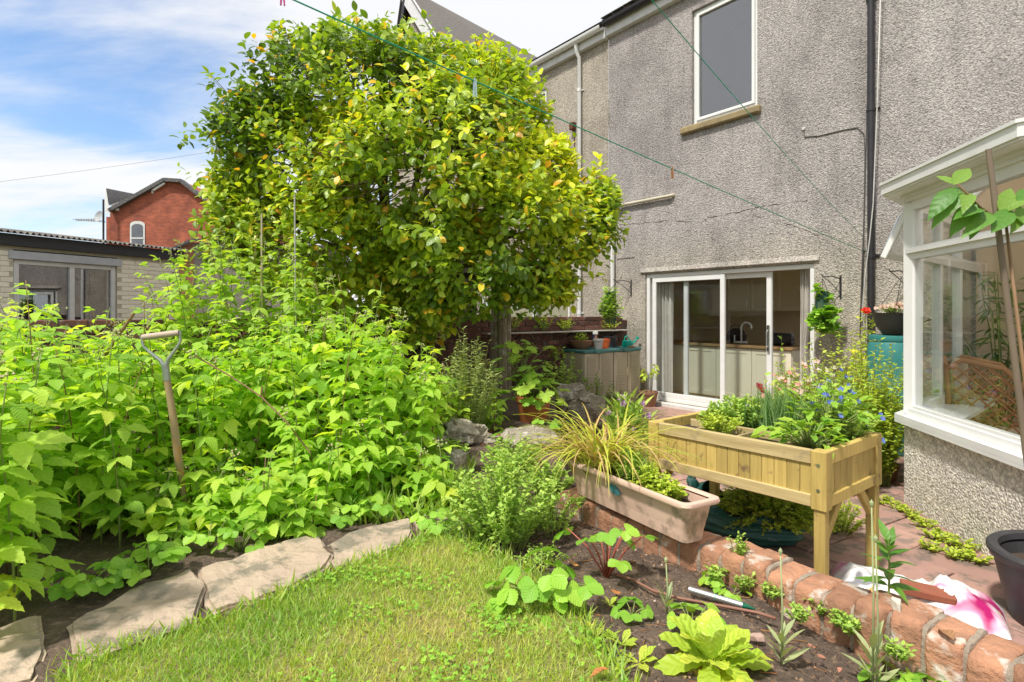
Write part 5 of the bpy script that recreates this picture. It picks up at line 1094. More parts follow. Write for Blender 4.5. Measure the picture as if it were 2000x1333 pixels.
def peg(label, p, mat, l=0.075, rz=0.3):
    t = thing('clothes_peg', label, 'clothes peg', (p.x, p.y, p.z - l + 0.018), rz, 'pegs on the washing lines')
    for s in (-1, 1): MB().add([(s * 0.002, -0.005, l), (s * 0.008, -0.005, l * 0.8), (s * 0.010, -0.005, 0.0), (s * 0.004, -0.005, 0.0), (s * 0.001, -0.005, l * 0.6), (s * 0.002, 0.005, l), (s * 0.008, 0.005, l * 0.8), (s * 0.010, 0.005, 0.0), (s * 0.004, 0.005, 0.0), (s * 0.001, 0.005, l * 0.6)], [(0, 1, 2, 3, 4), (9, 8, 7, 6, 5), (0, 5, 6, 1), (1, 6, 7, 2), (2, 7, 8, 3), (3, 8, 9, 4), (4, 9, 5, 0)]).build('peg_half', mat, t)
    MB().tube([(-0.007, 0, l * 0.62), (0.007, 0, l * 0.62)], 0.005, 8).build('spring', M_steel, t)
def on_line(f, px):
    best = min(np.linspace(0.2, 1, 400), key=lambda t: abs(1000 + F * f(t).x / max(f(t).y, 0.1) - px) if f(t).y > 0.3 else 9e9); return f(best)
peg('pale blue peg hanging from the line in front of the tree', on_line(L1, 927), pm('pale_blue_peg', (0.45, 0.6, 0.68), None, 4, 0.4, 0), 0.10)
peg('brown peg hanging from the line before the grey wall', on_line(L1, 1312), pm('brown_peg', (0.45, 0.22, 0.12), None, 4, 0.6, 0), 0.09)
peg('pink peg hanging at the top edge above the tree', n3_ + Vector((0, 0, 0.006)), pm('pink_peg', (0.62, 0.06, 0.32), None, 4, 0.4, 0), 0.05)

# ------------------------------------------------------------------ wicker chair in the conservatory
M_rattan = pm('honey_rattan', (0.42, 0.21, 0.085), (0.33, 0.155, 0.06), 9, 0.45, 0.2, 60)
M_cush = pm('cream_cushion', (0.62, 0.54, 0.38), (0.56, 0.48, 0.33), 6, 0.9, 0.2, 120)
cp = at(1942, 800, 5.0); ch_ = thing('wicker_chair', 'honey rattan lattice armchair with cream cushion inside the conservatory', 'chair', (cp.x, cp.y, 0.03), R(-38))
hh = 1.5 - (705 - HY) / F * 5.0
for s in (-0.24, 0.24):
    MB().tube([(-0.26, s, 0), (-0.30, s, 0.4), (-0.33, s, hh - 0.1), (-0.22, s, hh - 0.02), (0.05, s, hh - 0.08), (0.25, s, hh - 0.32), (0.30, s, 0.35), (0.28, s, 0)], 0.022, 8).build('side_frame', M_rattan, ch_, smooth='all')
    for sg in (-1, 1):
        for c_ in np.arange(0.0, 1.7, 0.105):
            seg = [(x, c_ + sg * x) for x in np.linspace(-0.29, 0.25, 80) if 0.40 < c_ + sg * x < hh - 0.07 - max(0, (x + 0.12) / 0.38) ** 2 * 0.26]
            if len(seg) > 5: MB().tube([(seg[0][0], s + 0.004 * sg, seg[0][1]), (seg[-1][0], s + 0.004 * sg, seg[-1][1])], 0.0085, 6).build('lattice_cane', M_rattan, ch_)
for k in range(7): MB().tube([(-0.31, -0.24 + 0.08 * k, 0.35), (-0.33, -0.24 + 0.08 * k, hh - 0.08)], 0.010, 6).build('back_cane', M_rattan, ch_)
MB().tube([(-0.33, -0.24, hh - 0.08), (-0.36, 0, hh), (-0.33, 0.24, hh - 0.08)], 0.02, 8).build('top_rail', M_rattan, ch_, smooth='all')
MB().box((-0.27, -0.22, 0.33), (0.26, 0.22, 0.45), 0.05).build('seat_cushion', M_cush, ch_, smooth=True); MB().box((-0.30, -0.21, 0.44), (-0.18, 0.21, hh - 0.03), 0.05).build('back_cushion', M_cush, ch_, smooth=True)

# ------------------------------------------------------------------ bits in the soil bed
M_sil = pm('brushed_aluminium', (0.62, 0.62, 0.62), (0.52, 0.52, 0.52), 6, 0.35, 0.05, 40, metal=0.85)
a0 = onz(1346, 1150, 0.31); a1 = onz(1478, 1192, 0.285)
t = thing('solar_stake', 'silver tube garden light stake with green tip lying on soil', 'garden light', (a0.x, a0.y, 0.307)); dv = Vector((a1.x - a0.x, a1.y - a0.y, -0.02)); e_ = dv.normalized(); l_ = dv.length
MB().tube([(0, 0, 0), e_ * l_ * 0.80], 0.0135, 12).build('tube', M_sil, t, smooth=True); MB().tube([e_ * l_ * 0.40, e_ * l_ * 0.41], 0.0143, 12).build('seam_ring', M_line, t); MB().tube([e_ * l_ * 0.80, e_ * l_ * 0.83, e_ * l_ * 0.98], [0.0138, 0.0125, 0.003], 10).build('green_tip', pm('green_tip', (0.0, 0.12, 0.06), None, 5, 0.4, 0), t, smooth=True)
hp = [onz(x, y, 0.285) for x, y in ((1198, 1124), (1235, 1135), (1275, 1157), (1325, 1170), (1370, 1178), (1430, 1190), (1480, 1200), (1515, 1212))]
tag(MB().tube([p + Vector((0, 0, 0.006 + rng.uniform(-0.003, 0.004))) for p in hp], 0.0065, 7).build('brown_hose', pm('brown_hose', (0.26, 0.12, 0.075), (0.2, 0.09, 0.06), 8, 0.6, 0.1), smooth='all'), 'thin brown irrigation hose lying across the soil bed', 'hose')
M_shard = pm('brick_shard', (0.42, 0.19, 0.12), (0.34, 0.15, 0.10), 10, 0.9, 0.5, 50)
def shard(label, px, py, w, mat=M_shard, z=0.272, name='brick_fragment', cat='brick fragment', flat=0.2):
    p = onz(px, py, z); bm = bmesh.new(); pts = [bm.verts.new(((rng.uniform(0.45, 1) * math.cos(a)) * w / 2, rng.uniform(0.45, 1) * math.sin(a) * w / 2 * 0.6, zz_ * w * flat * rng.uniform(0.3, 1))) for zz_ in (-0.5, 0.5) for a in np.linspace(0, 6.28, 6, False) + rng.uniform(0, 1)]
    bmesh.ops.convex_hull(bm, input=pts); me = bpy.data.meshes.new(name); bm.to_mesh(me); bm.free()
    o = link(name, me, mat, loc=(p.x, p.y, z + w * flat * 0.3)); o.rotation_euler = (rng.uniform(-.2, .2), rng.uniform(-.2, .2), rng.uniform(0, 6)); return tag(o, label, cat)
shard('pinkish flat stone chip behind the lettuce', 1478, 1250, 0.085, pm('pink_stone', (0.50, 0.34, 0.28), (0.42, 0.28, 0.23), 8, 0.9, 0.3, 50), name='stone_chip', cat='stone', flat=0.3)
shard('rusty red brick fragment touching the lettuce leaves', 1443, 1240, 0.05)
shard('flat red brick fragment right of the pale stalk plant', 1563, 1277, 0.05)
shard('small red brick fragment nearest the brick edging in soil', 1583, 1262, 0.03)
shard('thin red brick fragment at the bottom right of soil bed', 1604, 1284, 0.04)
shard('small dark red brick fragment by the tall weed', 1640, 1310, 0.035)
shard('orange brick chunk lying on top of the edging wall', 1712, 1168, 0.055, z=0.41, flat=0.5)
shard('white speckled stone on top of the edging wall', 1751, 1190, 0.07, pm('white_stone', (0.66, 0.60, 0.50), (0.5, 0.45, 0.37), 14, 0.9, 0.6, 60), z=0.41, name='white_stone', cat='stone', flat=0.6)
# ------------------------------------------------------------------ leaf tissues
LM = leaf_mat
M_rasp = LM('raspberry_leaf', [(0, (0.20, 0.40, 0.04)), (0.2, (0.36, 0.59, 0.05)), (0.4, (0.48, 0.69, 0.08)), (0.6, (0.30, 0.52, 0.06)), (0.78, (0.58, 0.76, 0.10)), (0.9, (0.70, 0.78, 0.10)), (1, (0.38, 0.60, 0.06))], 0.5, 0.46, 0.35, 7.0)
M_rasp2 = LM('raspberry_leaf_blue', [(0, (0.300, 0.483, 0.070)), (0.5, (0.425, 0.598, 0.100)), (0.8, (0.525, 0.667, 0.110)), (1, (0.350, 0.529, 0.070))], 0.5, 0.46, 0.35, 7.0)
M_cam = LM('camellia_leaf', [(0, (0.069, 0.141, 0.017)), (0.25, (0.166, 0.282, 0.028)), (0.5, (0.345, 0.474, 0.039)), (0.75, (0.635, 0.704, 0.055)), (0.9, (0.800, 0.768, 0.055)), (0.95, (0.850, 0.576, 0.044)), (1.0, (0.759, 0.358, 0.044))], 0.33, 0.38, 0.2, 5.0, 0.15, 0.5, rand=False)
M_straw = LM('strawberry_leaf', [(0, (0.196, 0.429, 0.040)), (0.5, (0.287, 0.539, 0.055)), (1, (0.391, 0.616, 0.065))], 0.42, 0.3, 0.3, 6.0)
M_herb = LM('herb_leaf', [(0, (0.264, 0.437, 0.066)), (0.5, (0.384, 0.564, 0.099)), (1, (0.504, 0.644, 0.132))], 0.55, 0.3)
M_herb_y = LM('golden_herb_leaf', [(0, (0.368, 0.506, 0.050)), (0.5, (0.483, 0.594, 0.060)), (1, (0.598, 0.660, 0.080))], 0.55, 0.3)
M_herb_d = LM('dark_shrub_leaf', [(0, (0.130, 0.247, 0.044)), (0.5, (0.234, 0.390, 0.061)), (1, (0.351, 0.494, 0.077))], 0.5, 0.28)
M_pale = LM('pale_feathery_leaf', [(0, (0.30, 0.40, 0.12)), (0.5, (0.42, 0.50, 0.17)), (1, (0.50, 0.56, 0.20))], 0.6, 0.3)
M_vine = LM('vine_leaf', [(0, (0.253, 0.506, 0.045)), (0.5, (0.368, 0.616, 0.065)), (1, (0.529, 0.704, 0.080))], 0.42, 0.33, 0.7, 6.0)
M_salad = LM('salad_leaf', [(0, (0.20, 0.42, 0.04)), (0.5, (0.32, 0.54, 0.06)), (1, (0.42, 0.58, 0.06))], 0.4, 0.34, 0.4, 6.0)
M_lett = LM('lettuce_leaf', [(0, (0.391, 0.550, 0.050)), (0.5, (0.506, 0.638, 0.070)), (1, (0.632, 0.682, 0.090))], 0.4, 0.34, 0.5, 6.0)
M_lettd = LM('withered_lettuce_leaf', [(0, (0.50, 0.34, 0.10)), (1, (0.55, 0.44, 0.16))], 0.7, 0.25, 0.5, 6.0)
M_sap = LM('sapling_leaf', [(0, (0.075, 0.216, 0.027)), (0.6, (0.128, 0.288, 0.036)), (1, (0.225, 0.360, 0.054))], 0.45, 0.3, 0.12, 6.0)
M_sedge = LM('sedge_blade', [(0, (0.598, 0.437, 0.187)), (0.3, (0.529, 0.345, 0.132)), (0.4, (0.437, 0.483, 0.055)), (0.75, (0.575, 0.598, 0.066)), (0.9, (0.276, 0.391, 0.044)), (1, (0.667, 0.575, 0.132))], 0.5, 0.25)
M_chive = LM('chive_blade', [(0, (0.11, 0.24, 0.06)), (1, (0.2, 0.34, 0.09))], 0.45, 0.2)
M_grass = LM('grass_blade', [(0, (0.220, 0.410, 0.039)), (0.35, (0.352, 0.529, 0.050)), (0.6, (0.506, 0.594, 0.077)), (0.8, (0.660, 0.605, 0.165)), (1, (0.726, 0.583, 0.275))], 0.5, 0.3, rand=False)
M_dead = LM('fallen_leaf', [(0, (0.45, 0.16, 0.05)), (0.5, (0.52, 0.25, 0.08)), (1, (0.38, 0.2, 0.10))], 0.7, 0.15, 0.3, 5.0)
M_silver = LM('silver_green_leaf', [(0, (0.36, 0.42, 0.20)), (1, (0.46, 0.50, 0.24))], 0.6, 0.25)
M_inpl = LM('houseplant_leaf', [(0, (0.06, 0.14, 0.02)), (1, (0.15, 0.25, 0.03))], 0.4, 0.25)
M_stem = pm('green_stem', (0.22, 0.30, 0.07), (0.18, 0.22, 0.06), 9, 0.6, 0.1)
M_cane = pm('brown_cane', (0.26, 0.15, 0.07), (0.2, 0.12, 0.06), 9, 0.7, 0.2)
M_redst = pm('red_stem', (0.42, 0.10, 0.07), (0.34, 0.09, 0.06), 9, 0.5, 0.1)
M_bark = pm('camellia_bark', (0.20, 0.14, 0.10), (0.11, 0.08, 0.06), 8, 0.9, 0.6, 30, stretch=(1, 1, 0.4))
def petal(name, c, c2=None): return LM(name, [(0, c), (1, c2 or c)], 0.5, 0.3, back=0.0)
M_pink = petal('pink_petal', (0.55, 0.05, 0.14), (0.62, 0.12, 0.2)); M_salmon = petal('salmon_petal', (0.70, 0.25, 0.22), (0.75, 0.36, 0.32)); M_blue = petal('blue_petal', (0.08, 0.14, 0.55), (0.16, 0.22, 0.62)); M_yel = petal('yellow_petal', (0.72, 0.62, 0.04), (0.7, 0.66, 0.1)); M_whi = petal('cream_petal', (0.70, 0.64, 0.5), (0.75, 0.68, 0.58)); M_redf = petal('scarlet_petal', (0.65, 0.05, 0.02)); M_lil = petal('lilac_petal', (0.50, 0.30, 0.58), (0.58, 0.38, 0.62)); M_blush = petal('blush_petal', (0.68, 0.46, 0.42), (0.72, 0.55, 0.5))

# ------------------------------------------------------------------ leaf shapes
I3 = np.eye(3)
T_simple = leaf_tmpl(4, 0.5, 0.42, 0.25, 0.22)
T_cam = leaf_tmpl(6, 0.60, 0.50, 0.22, 0.24, sharp=0.8)
T_small = leaf_tmpl(3, 0.55, 0.45, 0.15, 0.15)
T_narrow = leaf_tmpl(4, 0.17, 0.4, 0.15, 0.3)
T_ser = leaf_tmpl(13, 0.66, 0.40, 0.16, 0.30, serr=0.13, wave=0.012)
T_ser2 = leaf_tmpl(13, 0.60, 0.42, 0.22, 0.45, serr=0.13, wave=0.015)
T_round = leaf_tmpl(11, 0.88, 0.55, 0.22, 0.12, serr=0.12, sharp=0.75)
def trifol(side, a, b, spread, st, dr, sl=0.82):
    return merge_tmpl([(stalk(st, 0.012, 0.04), I3, (0, 0, 0)), (a, roty(dr), (st, 0, -0.04)), (b, rotz(spread) @ roty(dr) @ rotx(0.2) * sl, (st * side, 0.01, -0.03)), (b, rotz(-spread) @ roty(dr) @ rotx(-0.2) * sl, (st * side, -0.01, -0.03))])
RV = [trifol(0.72, T_ser, T_ser2, R(66), 0.55, 0.05), trifol(0.65, T_ser2, T_ser, R(74), 0.5, 0.18), trifol(0.75, T_ser, T_ser, R(58), 0.45, -0.08), trifol(0.7, T_ser2, T_ser2, R(70), 0.6, 0.3)]
SV = [trifol(0.97, T_round, T_round, R(80), 0.12, 0.1, 0.9), trifol(0.97, T_round, T_round, R(72), 0.12, 0.3, 0.92)]
def lobed(n=5, depth=0.45, droop=0.3, pts=36):
    vs = [(0, 0, 0)]; uv = [(0, 0)]; fs = []
    for k in range(pts + 1):
        th = -R(150) + R(300) * k / pts
        r = 0.62 + 0.38 * (abs(math.cos(th * n / 2 * 0.86)) ** 0.8 - 0.5) * 2 * depth; r *= (1 - 0.25 * abs(th) / R(150)) * (1 + 0.05 * (-1) ** k)
        for q in (0.5, 1.0):
            x, y = r * q * math.cos(th), r * q * math.sin(th); vs.append((x, y, -droop * (x * x + y * y) * 0.8 + 0.06 * math.cos(th * 5) * q)); uv.append((y * 0.4, x))
    for k in range(pts):
        a = 1 + 2 * k; fs += [(0, a, a + 2), (a, a + 1, a + 3, a + 2)]
    return np.array(vs, float), fs, np.array(uv, float)
T_lob = lobed(); T_lob2 = lobed(5, 0.5, 0.6)
def flower_t(n=5, w=0.8, cup=-0.3, rows=4):
    t = leaf_tmpl(rows, w, 0.62, 0.1, cup); return merge_tmpl([(t, rotz(2 * math.pi * k / n), (0, 0, 0)) for k in range(n)])
T_fl = flower_t(); T_rose = merge_tmpl([(flower_t(6, 0.9, -0.2), I3, (0, 0, 0)), (flower_t(5, 0.9, -0.5), rotz(0.5) * 0.75, (0, 0, 0.12)), (flower_t(4, 0.9, -0.9), rotz(1) * 0.5, (0, 0, 0.2))]); T_pom = merge_tmpl([(T_small, frames(v[None], np.array([[0.1, 0.2, 1]]))[0], (0, 0, 0)) for v in unit(34)])

def tm(name, t, mat, s=1.0, tint=0.0): return tmpl_mesh(name, t, mat, s, tint)
RASP = [tm('leaf', t, M_rasp) for t in RV]; RASPB = [tm('leaf', t, M_rasp2) for t in RV]
STRAW = [tm('leaf', t, M_straw) for t in SV]
fc = MB()
for k in range(9):
    c = Vector(rng.normal(0, 0.016, 3)); bm_ = [(c.x + 0.007 * x, c.y + 0.007 * y, c.z + 0.008 * z) for x, y, z in ((1, 0, 0), (-1, 0, 0), (0, 1, 0), (0, -1, 0), (0, 0, 1), (0, 0, -1))]
    fc.add(bm_, [(0, 2, 4), (2, 1, 4), (1, 3, 4), (3, 0, 4), (2, 0, 5), (1, 2, 5), (3, 1, 5), (0, 3, 5)])
M_bud = pm('unripe_berry', (0.42, 0.36, 0.20), (0.36, 0.38, 0.16), 30, 0.7, 0.2); FCL = fc.mesh('flower_cluster'); FCL.materials.append(M_bud)

def leafM(az, pitch, roll): return rotz(az) @ roty(-pitch) @ rotx(roll)
def gz(x, y): return soil_z(x, y) - 0.005
# ------------------------------------------------------------------ raspberry canes
def raspberry(x, y, h, label, group, nl=20, ls=0.105, meshes=RASP, lean=None, brown=False, lo=0.12):
    z0 = gz(x, y); a = rng.uniform(0, 6.28); ln = rng.uniform(0.05, 0.22) * h if lean is None else lean[1]; a = a if lean is None else lean[0]
    root = thing('raspberry_cane', label, 'raspberry plant', (x, y, z0), 0, group)
    def P(t): return Vector((math.cos(a) * ln * t * t, math.sin(a) * ln * t * t, h * t * (1 - 0.06 * t)))
    MB().tube([P(t) for t in np.linspace(0, 1, 7)], [0.0055 * (1 - 0.6 * t) for t in np.linspace(0, 1, 7)], 5).build('stem', M_cane if brown else M_stem, root, smooth='all')
    az = rng.uniform(0, 6.28)
    for k in range(nl):
        t = lo + (1 - lo) * (k + rng.uniform(0, 0.6)) / nl; t = min(t, 0.99); az += 2.4 + rng.uniform(-0.3, 0.3)
        s = ls * rng.uniform(0.8, 1.25) * (1.0 if t < 0.8 else 1.0 - (t - 0.8) * 2.4)
        pit = rng.uniform(-0.2, 0.4) + (0.4 if t > 0.9 else 0)
        link('leaf', meshes[rng.randint(len(meshes))], None, root, mtx=basis(leafM(az, pit, rng.uniform(-0.4, 0.4)), P(t), s))
    if rng.rand() < 0.5: link('flower_cluster', FCL, None, root, mtx=Matrix.Translation(P(0.97)) @ Matrix.Rotation(rng.uniform(0, 6), 4, 'Z') @ Matrix.Scale(rng.uniform(0.8, 1.4), 4), kind='stuff')
    return root
def zone(n, px0, px1, y0, y1, ytop, label, group, nl, ls, meshes=RASP, jit=40, brown=0.2, hmin=0.5, mind=0.12):
    pts = []; tries = 0
    while len(pts) < n and tries < n * 60:
        tries += 1; Y = rng.uniform(y0, y1); px = rng.uniform(px0, px1); x = (px - 1000) / F * Y
        if any((x - p[0]) ** 2 + (Y - p[1]) ** 2 < mind ** 2 for p in pts): continue
        if x > xr(Y) - 0.25 or (Vector((x, Y, 0)) - K).dot(D) < 0.15: continue
        pts.append((x, Y)); zt_ = CZ - (ytop(px) + rng.uniform(-0.4, 1.6) * jit - HY) / F * Y
        raspberry(x, Y, max(hmin, zt_ - gz(x, Y)), label, group, nl, ls, meshes, brown=rng.rand() < brown)
ip = lambda xs, ys: (lambda q: float(np.interp(q, xs, ys)))
zone(15, -170, 110, 2.05, 2.9, ip([-170, 0, 60, 110], [610, 640, 650, 760]), 'large leaved raspberry cane at the left edge nearest the camera', 'raspberry canes at the left edge', 18, 0.125)
zone(38, -60, 420, 3.45, 4.6, ip([-60, 60, 250, 420], [560, 565, 600, 640]), 'bright raspberry cane in the thicket behind the spade', 'raspberry canes behind the spade', 20, 0.105)
zone(72, 400, 850, 3.75, 5.5, ip([400, 500, 600, 700, 800, 850], [660, 610, 585, 590, 630, 720]), 'bright lime raspberry cane in the thicket right of the spade', 'raspberry canes right of the spade', 22, 0.10)
zone(16, 160, 420, 4.7, 5.3, ip([160, 260, 420], [600, 590, 600]), 'raspberry cane before the boundary wall at left', 'raspberry canes before the boundary wall', 14, 0.10, RASPB)
zone(46, 320, 620, 4.9, 6.0, ip([320, 360, 450, 560, 620], [510, 465, 440, 440, 500]), 'tall blue green raspberry cane between thicket and camellia tree', 'tall raspberry canes below the tree', 26, 0.095, RASPB, 30)
zone(8, 640, 760, 4.9, 5.6, ip([640, 700, 760], [540, 515, 560]), 'pale blue green raspberry cane standing against the dark tree centre', 'raspberry canes against the dark tree', 14, 0.12, RASPB, 25)
zone(24, -60, 235, 3.0, 3.6, ip([-60, 130, 235], [580, 595, 650]), 'raspberry cane behind the large leaved canes at left', 'raspberry canes at far left', 18, 0.11)
for px, py, Y in ((75, 515, 3.1), (285, 560, 3.9), (310, 470, 5.3), (20, 540, 3.3)):
    p = at(px, py, Y); raspberry(p.x, p.y, p.z - gz(p.x, p.y), {75: 'tallest raspberry cane crossing the outbuilding window', 285: 'lone raspberry cane crossing the cream brick wall', 310: 'raspberry cane tip before the black fascia end', 20: 'raspberry cane at the outbuilding window left jamb'}[px], 'tall raspberry canes against outbuilding', 18, 0.115, brown=True)
zone(48, 110, 640, 3.1, 3.75, ip([130, 250, 400, 640], [860, 900, 905, 880]), 'short raspberry shoot at the front of the thicket', 'short raspberry shoots', 11, 0.095, jit=60, hmin=0.22, mind=0.1)
zone(30, 560, 870, 3.5, 4.2, ip([560, 870], [800, 840]), 'low raspberry shoot at the thicket front right of the spade', 'low raspberry shoots', 12, 0.095, jit=70, hmin=0.22, mind=0.1)
zone(20, -620, -170, 2.2, 3.6, ip([-620, -170], [640, 630]), 'raspberry cane of the thicket beyond the left edge', 'raspberry canes beyond the left edge', 14, 0.125, mind=0.2)
# bare arching cane across the thicket
pts = [at(380, 695, 3.6), at(450, 735, 3.58), at(510, 775, 3.55), at(560, 825, 3.52), at(606, 885, 3.5)]
t = thing('dead_raspberry_cane', 'bare brown cane slanting across the raspberry leaves', 'cane', (pts[-1].x, pts[-1].y, pts[-1].z)); MB().tube([p - pts[-1] for p in pts], 0.005, 6).build('stem', M_cane, t); MB().tube([pts[2] - pts[-1], pts[2] - pts[-1] + Vector((0.005, 0, 0.06))], 0.006, 5).build('stub', M_cane, t)
p0, p1 = at(232, 655, 3.7), at(262, 612, 3.7); tag(MB().tube([p0 - (p1 - p0) * 1.0, p0, p1], [0.012, 0.011, 0.009], 7).build('cut_stub', M_cane), 'thick brown pruned stub poking up left of the spade handle', 'branch')
gp_ = at(580, 600, 5.0); tag(MB().tube([(gp_.x, gp_.y, 0.25), (gp_.x - 0.02, gp_.y, CZ + (HY - 380) / F * 5)], 0.007, 7).build('support_pole', pm('grey_pole', (0.4, 0.4, 0.38), None, 5, 0.5, 0)), 'thin grey support pole standing before the tree', 'pole')
gp_ = at(511, 600, 5.1); tag(MB().tube([(gp_.x, gp_.y, 0.25), (gp_.x, gp_.y, CZ + (HY - 418) / F * 5.1)], 0.008, 6).build('bamboo_stick', M_hnd), 'short bamboo stick left of the grey support pole', 'stick')

# ------------------------------------------------------------------ camellia tree
def camellia():
    base = at(775, 700, 6.7); root = thing('camellia_tree', 'large glossy camellia tree with yellowing leaves in the bed', 'tree', (base.x, base.y, 0.3))
    o = np.array(root.location)
    B = [(720, 210, 6.9, 225, 125, 1.3), (580, 315, 6.8, 142, 145, 1.1), (495, 400, 6.6, 75, 100, 0.7), (850, 340, 6.3, 220, 180, 1.3), (965, 240, 6.8, 100, 130, 0.9), (1000, 420, 6.2, 160, 120, 1.0), (1125, 430, 6.3, 85, 85, 0.55), (945, 520, 6.0, 175, 80, 0.8), (630, 470, 6.4, 190, 110, 0.9), (548, 95, 6.9, 26, 50, 0.22), (645, 110, 7.0, 60, 55, 0.4), (745, 95, 7.0, 60, 40, 0.4), (850, 135, 7.0, 90, 50, 0.5), (955, 165, 7.0, 70, 55, 0.5), (760, 560, 6.6, 110, 50, 0.5), (492, 215, 6.7, 42, 50, 0.3), (1165, 370, 6.3, 45, 40, 0.3), (520, 260, 6.7, 60, 60, 0.4), (1060, 330, 6.4, 75, 70, 0.5), (860, 590, 6.1, 60, 40, 0.35), (690, 560, 6.5, 130, 60, 0.6), (800, 620, 6.5, 80, 50, 0.45), (1060, 560, 6.1, 70, 40, 0.4)]
    C = np.array([np.array(at(b[0], b[1], b[2])) for b in B]); Rr = np.array([(b[3] * b[2] / F, b[5], b[4] * b[2] / F) for b in B])
    area = Rr[:, 0] * Rr[:, 2] + 0.5 * Rr[:, 1] * Rr[:, 2] + 0.02; pr = area / area.sum()
    n = 6200; bi = rng.choice(len(B), n, p=pr); u = unit(n); u[:, 1] = np.where(rng.rand(n) < 0.65, -np.abs(u[:, 1]), u[:, 1])
    rad = 0.60 + 0.46 * rng.rand(n) ** 0.6; rad = np.where(rng.rand(n) < 0.10, rad * rng.uniform(1.05, 1.3, n), rad)
    clump = np.array([mnoise.noise(Vector(q * 2.3 + i * 5)) for q, i in zip(u, bi)]); rad *= 1 + 0.34 * clump
    tip = C[bi] + u * Rr[bi] * rad[:, None]
    keep = clump > -0.34
    for j in range(len(B)):
        dd = np.linalg.norm((tip - C[j]) / Rr[j], axis=1); keep &= ~((dd < 0.55) & (bi != j) & (rng.rand(n) < 0.8))
    tip, u, bi, rad = tip[keep], u[keep], bi[keep], rad[keep]; n = len(tip)
    dirv = u * 0.6 + np.array([0, -0.1, 0.35]) + rng.normal(0, 0.4, (n, 3)); dirv /= np.linalg.norm(dirv, axis=1, keepdims=True)
    # young lime growth in loose patches, mostly on the lower sunny side
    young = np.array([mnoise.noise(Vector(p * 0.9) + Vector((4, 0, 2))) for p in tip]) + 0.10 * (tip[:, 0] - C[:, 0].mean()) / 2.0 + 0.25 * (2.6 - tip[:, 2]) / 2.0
    Ps = []; Ms = []; Ss = []; Ts = []
    ga = rng.uniform(0, 6.28, n); k_leaves = 8
    tw = rng.uniform(0.14, 0.26, n)
    side = np.cross(dirv, np.array([0.3, 0.2, 1.0])); side /= np.linalg.norm(side, axis=1, keepdims=True); up2 = np.cross(side, dirv)
    for k in range(k_leaves):
        t = k / (k_leaves - 1); a = ga + k * 2.4
        lat = side * np.cos(a)[:, None] + up2 * np.sin(a)[:, None]
        p = tip - dirv * (tw * (1 - t))[:, None]
        d = dirv * (0.25 + 0.6 * t) + lat * (1.0 - 0.4 * t) + np.array([0, 0, -0.25]) + rng.normal(0, 0.15, (n, 3))
        up = np.array([0, -0.25, 1.0]) + 0.5 * dirv + rng.normal(0, 0.35, (n, 3))
        Ps.append(p + lat * 0.012); Ms.append(frames(d, up)); Ss.append(rng.uniform(0.064, 0.128, n) * (1 - 0.15 * t))
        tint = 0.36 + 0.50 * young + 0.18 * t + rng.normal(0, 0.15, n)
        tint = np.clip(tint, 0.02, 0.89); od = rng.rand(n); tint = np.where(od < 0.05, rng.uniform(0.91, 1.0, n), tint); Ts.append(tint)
    Pa = np.vstack(Ps); Ma = np.concatenate(Ms); Sa = np.concatenate(Ss); Ta = np.concatenate(Ts)
    # the 300 leaves that show largest are parts of their own
    sc = Sa / Pa[:, 1] + rng.rand(len(Sa)) * 0.001; big = np.argsort(-sc)[:290]; rest = np.ones(len(Sa), bool); rest[big] = False
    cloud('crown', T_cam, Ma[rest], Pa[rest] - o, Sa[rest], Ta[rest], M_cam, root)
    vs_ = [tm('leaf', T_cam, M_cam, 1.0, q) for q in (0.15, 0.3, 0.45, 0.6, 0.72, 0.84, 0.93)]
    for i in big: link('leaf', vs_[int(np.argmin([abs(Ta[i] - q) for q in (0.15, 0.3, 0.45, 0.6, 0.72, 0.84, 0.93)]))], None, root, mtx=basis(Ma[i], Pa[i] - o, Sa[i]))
    # trunk and limbs
    b = Vector(o); fork = at(765, 560, 6.7)
    link('trunk', roughen(MB().tube([Vector((0, 0, -0.1)), Vector((0.03, 0, 0.5)), fork - b], [0.14, 0.115, 0.10], 12).mesh('trunk'), 0.015, 6, 1), M_bark, root, smooth=True)
    st2 = at(840, 640, 6.6); link('trunk', roughen(MB().tube([Vector((0.15, 0, -0.1)), st2 - b, at(880, 480, 6.4) - b], [0.10, 0.085, 0.06], 10).mesh('trunk'), 0.012, 7, 4), M_bark, root, smooth=True)
    for j in range(len(B)):
        c = Vector(C[j]) - b; s0 = fork - b; mid = s0.lerp(c, 0.5) + Vector((rng.uniform(-.1, .1), rng.uniform(-.1, .1), 0.12))
        MB().tube([s0, mid, c], [0.055, 0.035, 0.014], 7).build('limb', M_bark, root, smooth='all')
    bb = MB()
    for i in range(0, n, 4):
        c = Vector(C[bi[i]]); e = Vector(tip[i]); bb.tube([c.lerp(e, 0.35 + 0.2 * rng.rand()) - b, c.lerp(e, 0.75) - b + Vector((0, 0, -0.03)), e - b], [0.008, 0.005, 0.0025], 3, False)
    bb.build('twigs', M_bark, root, kind='stuff')
camellia()

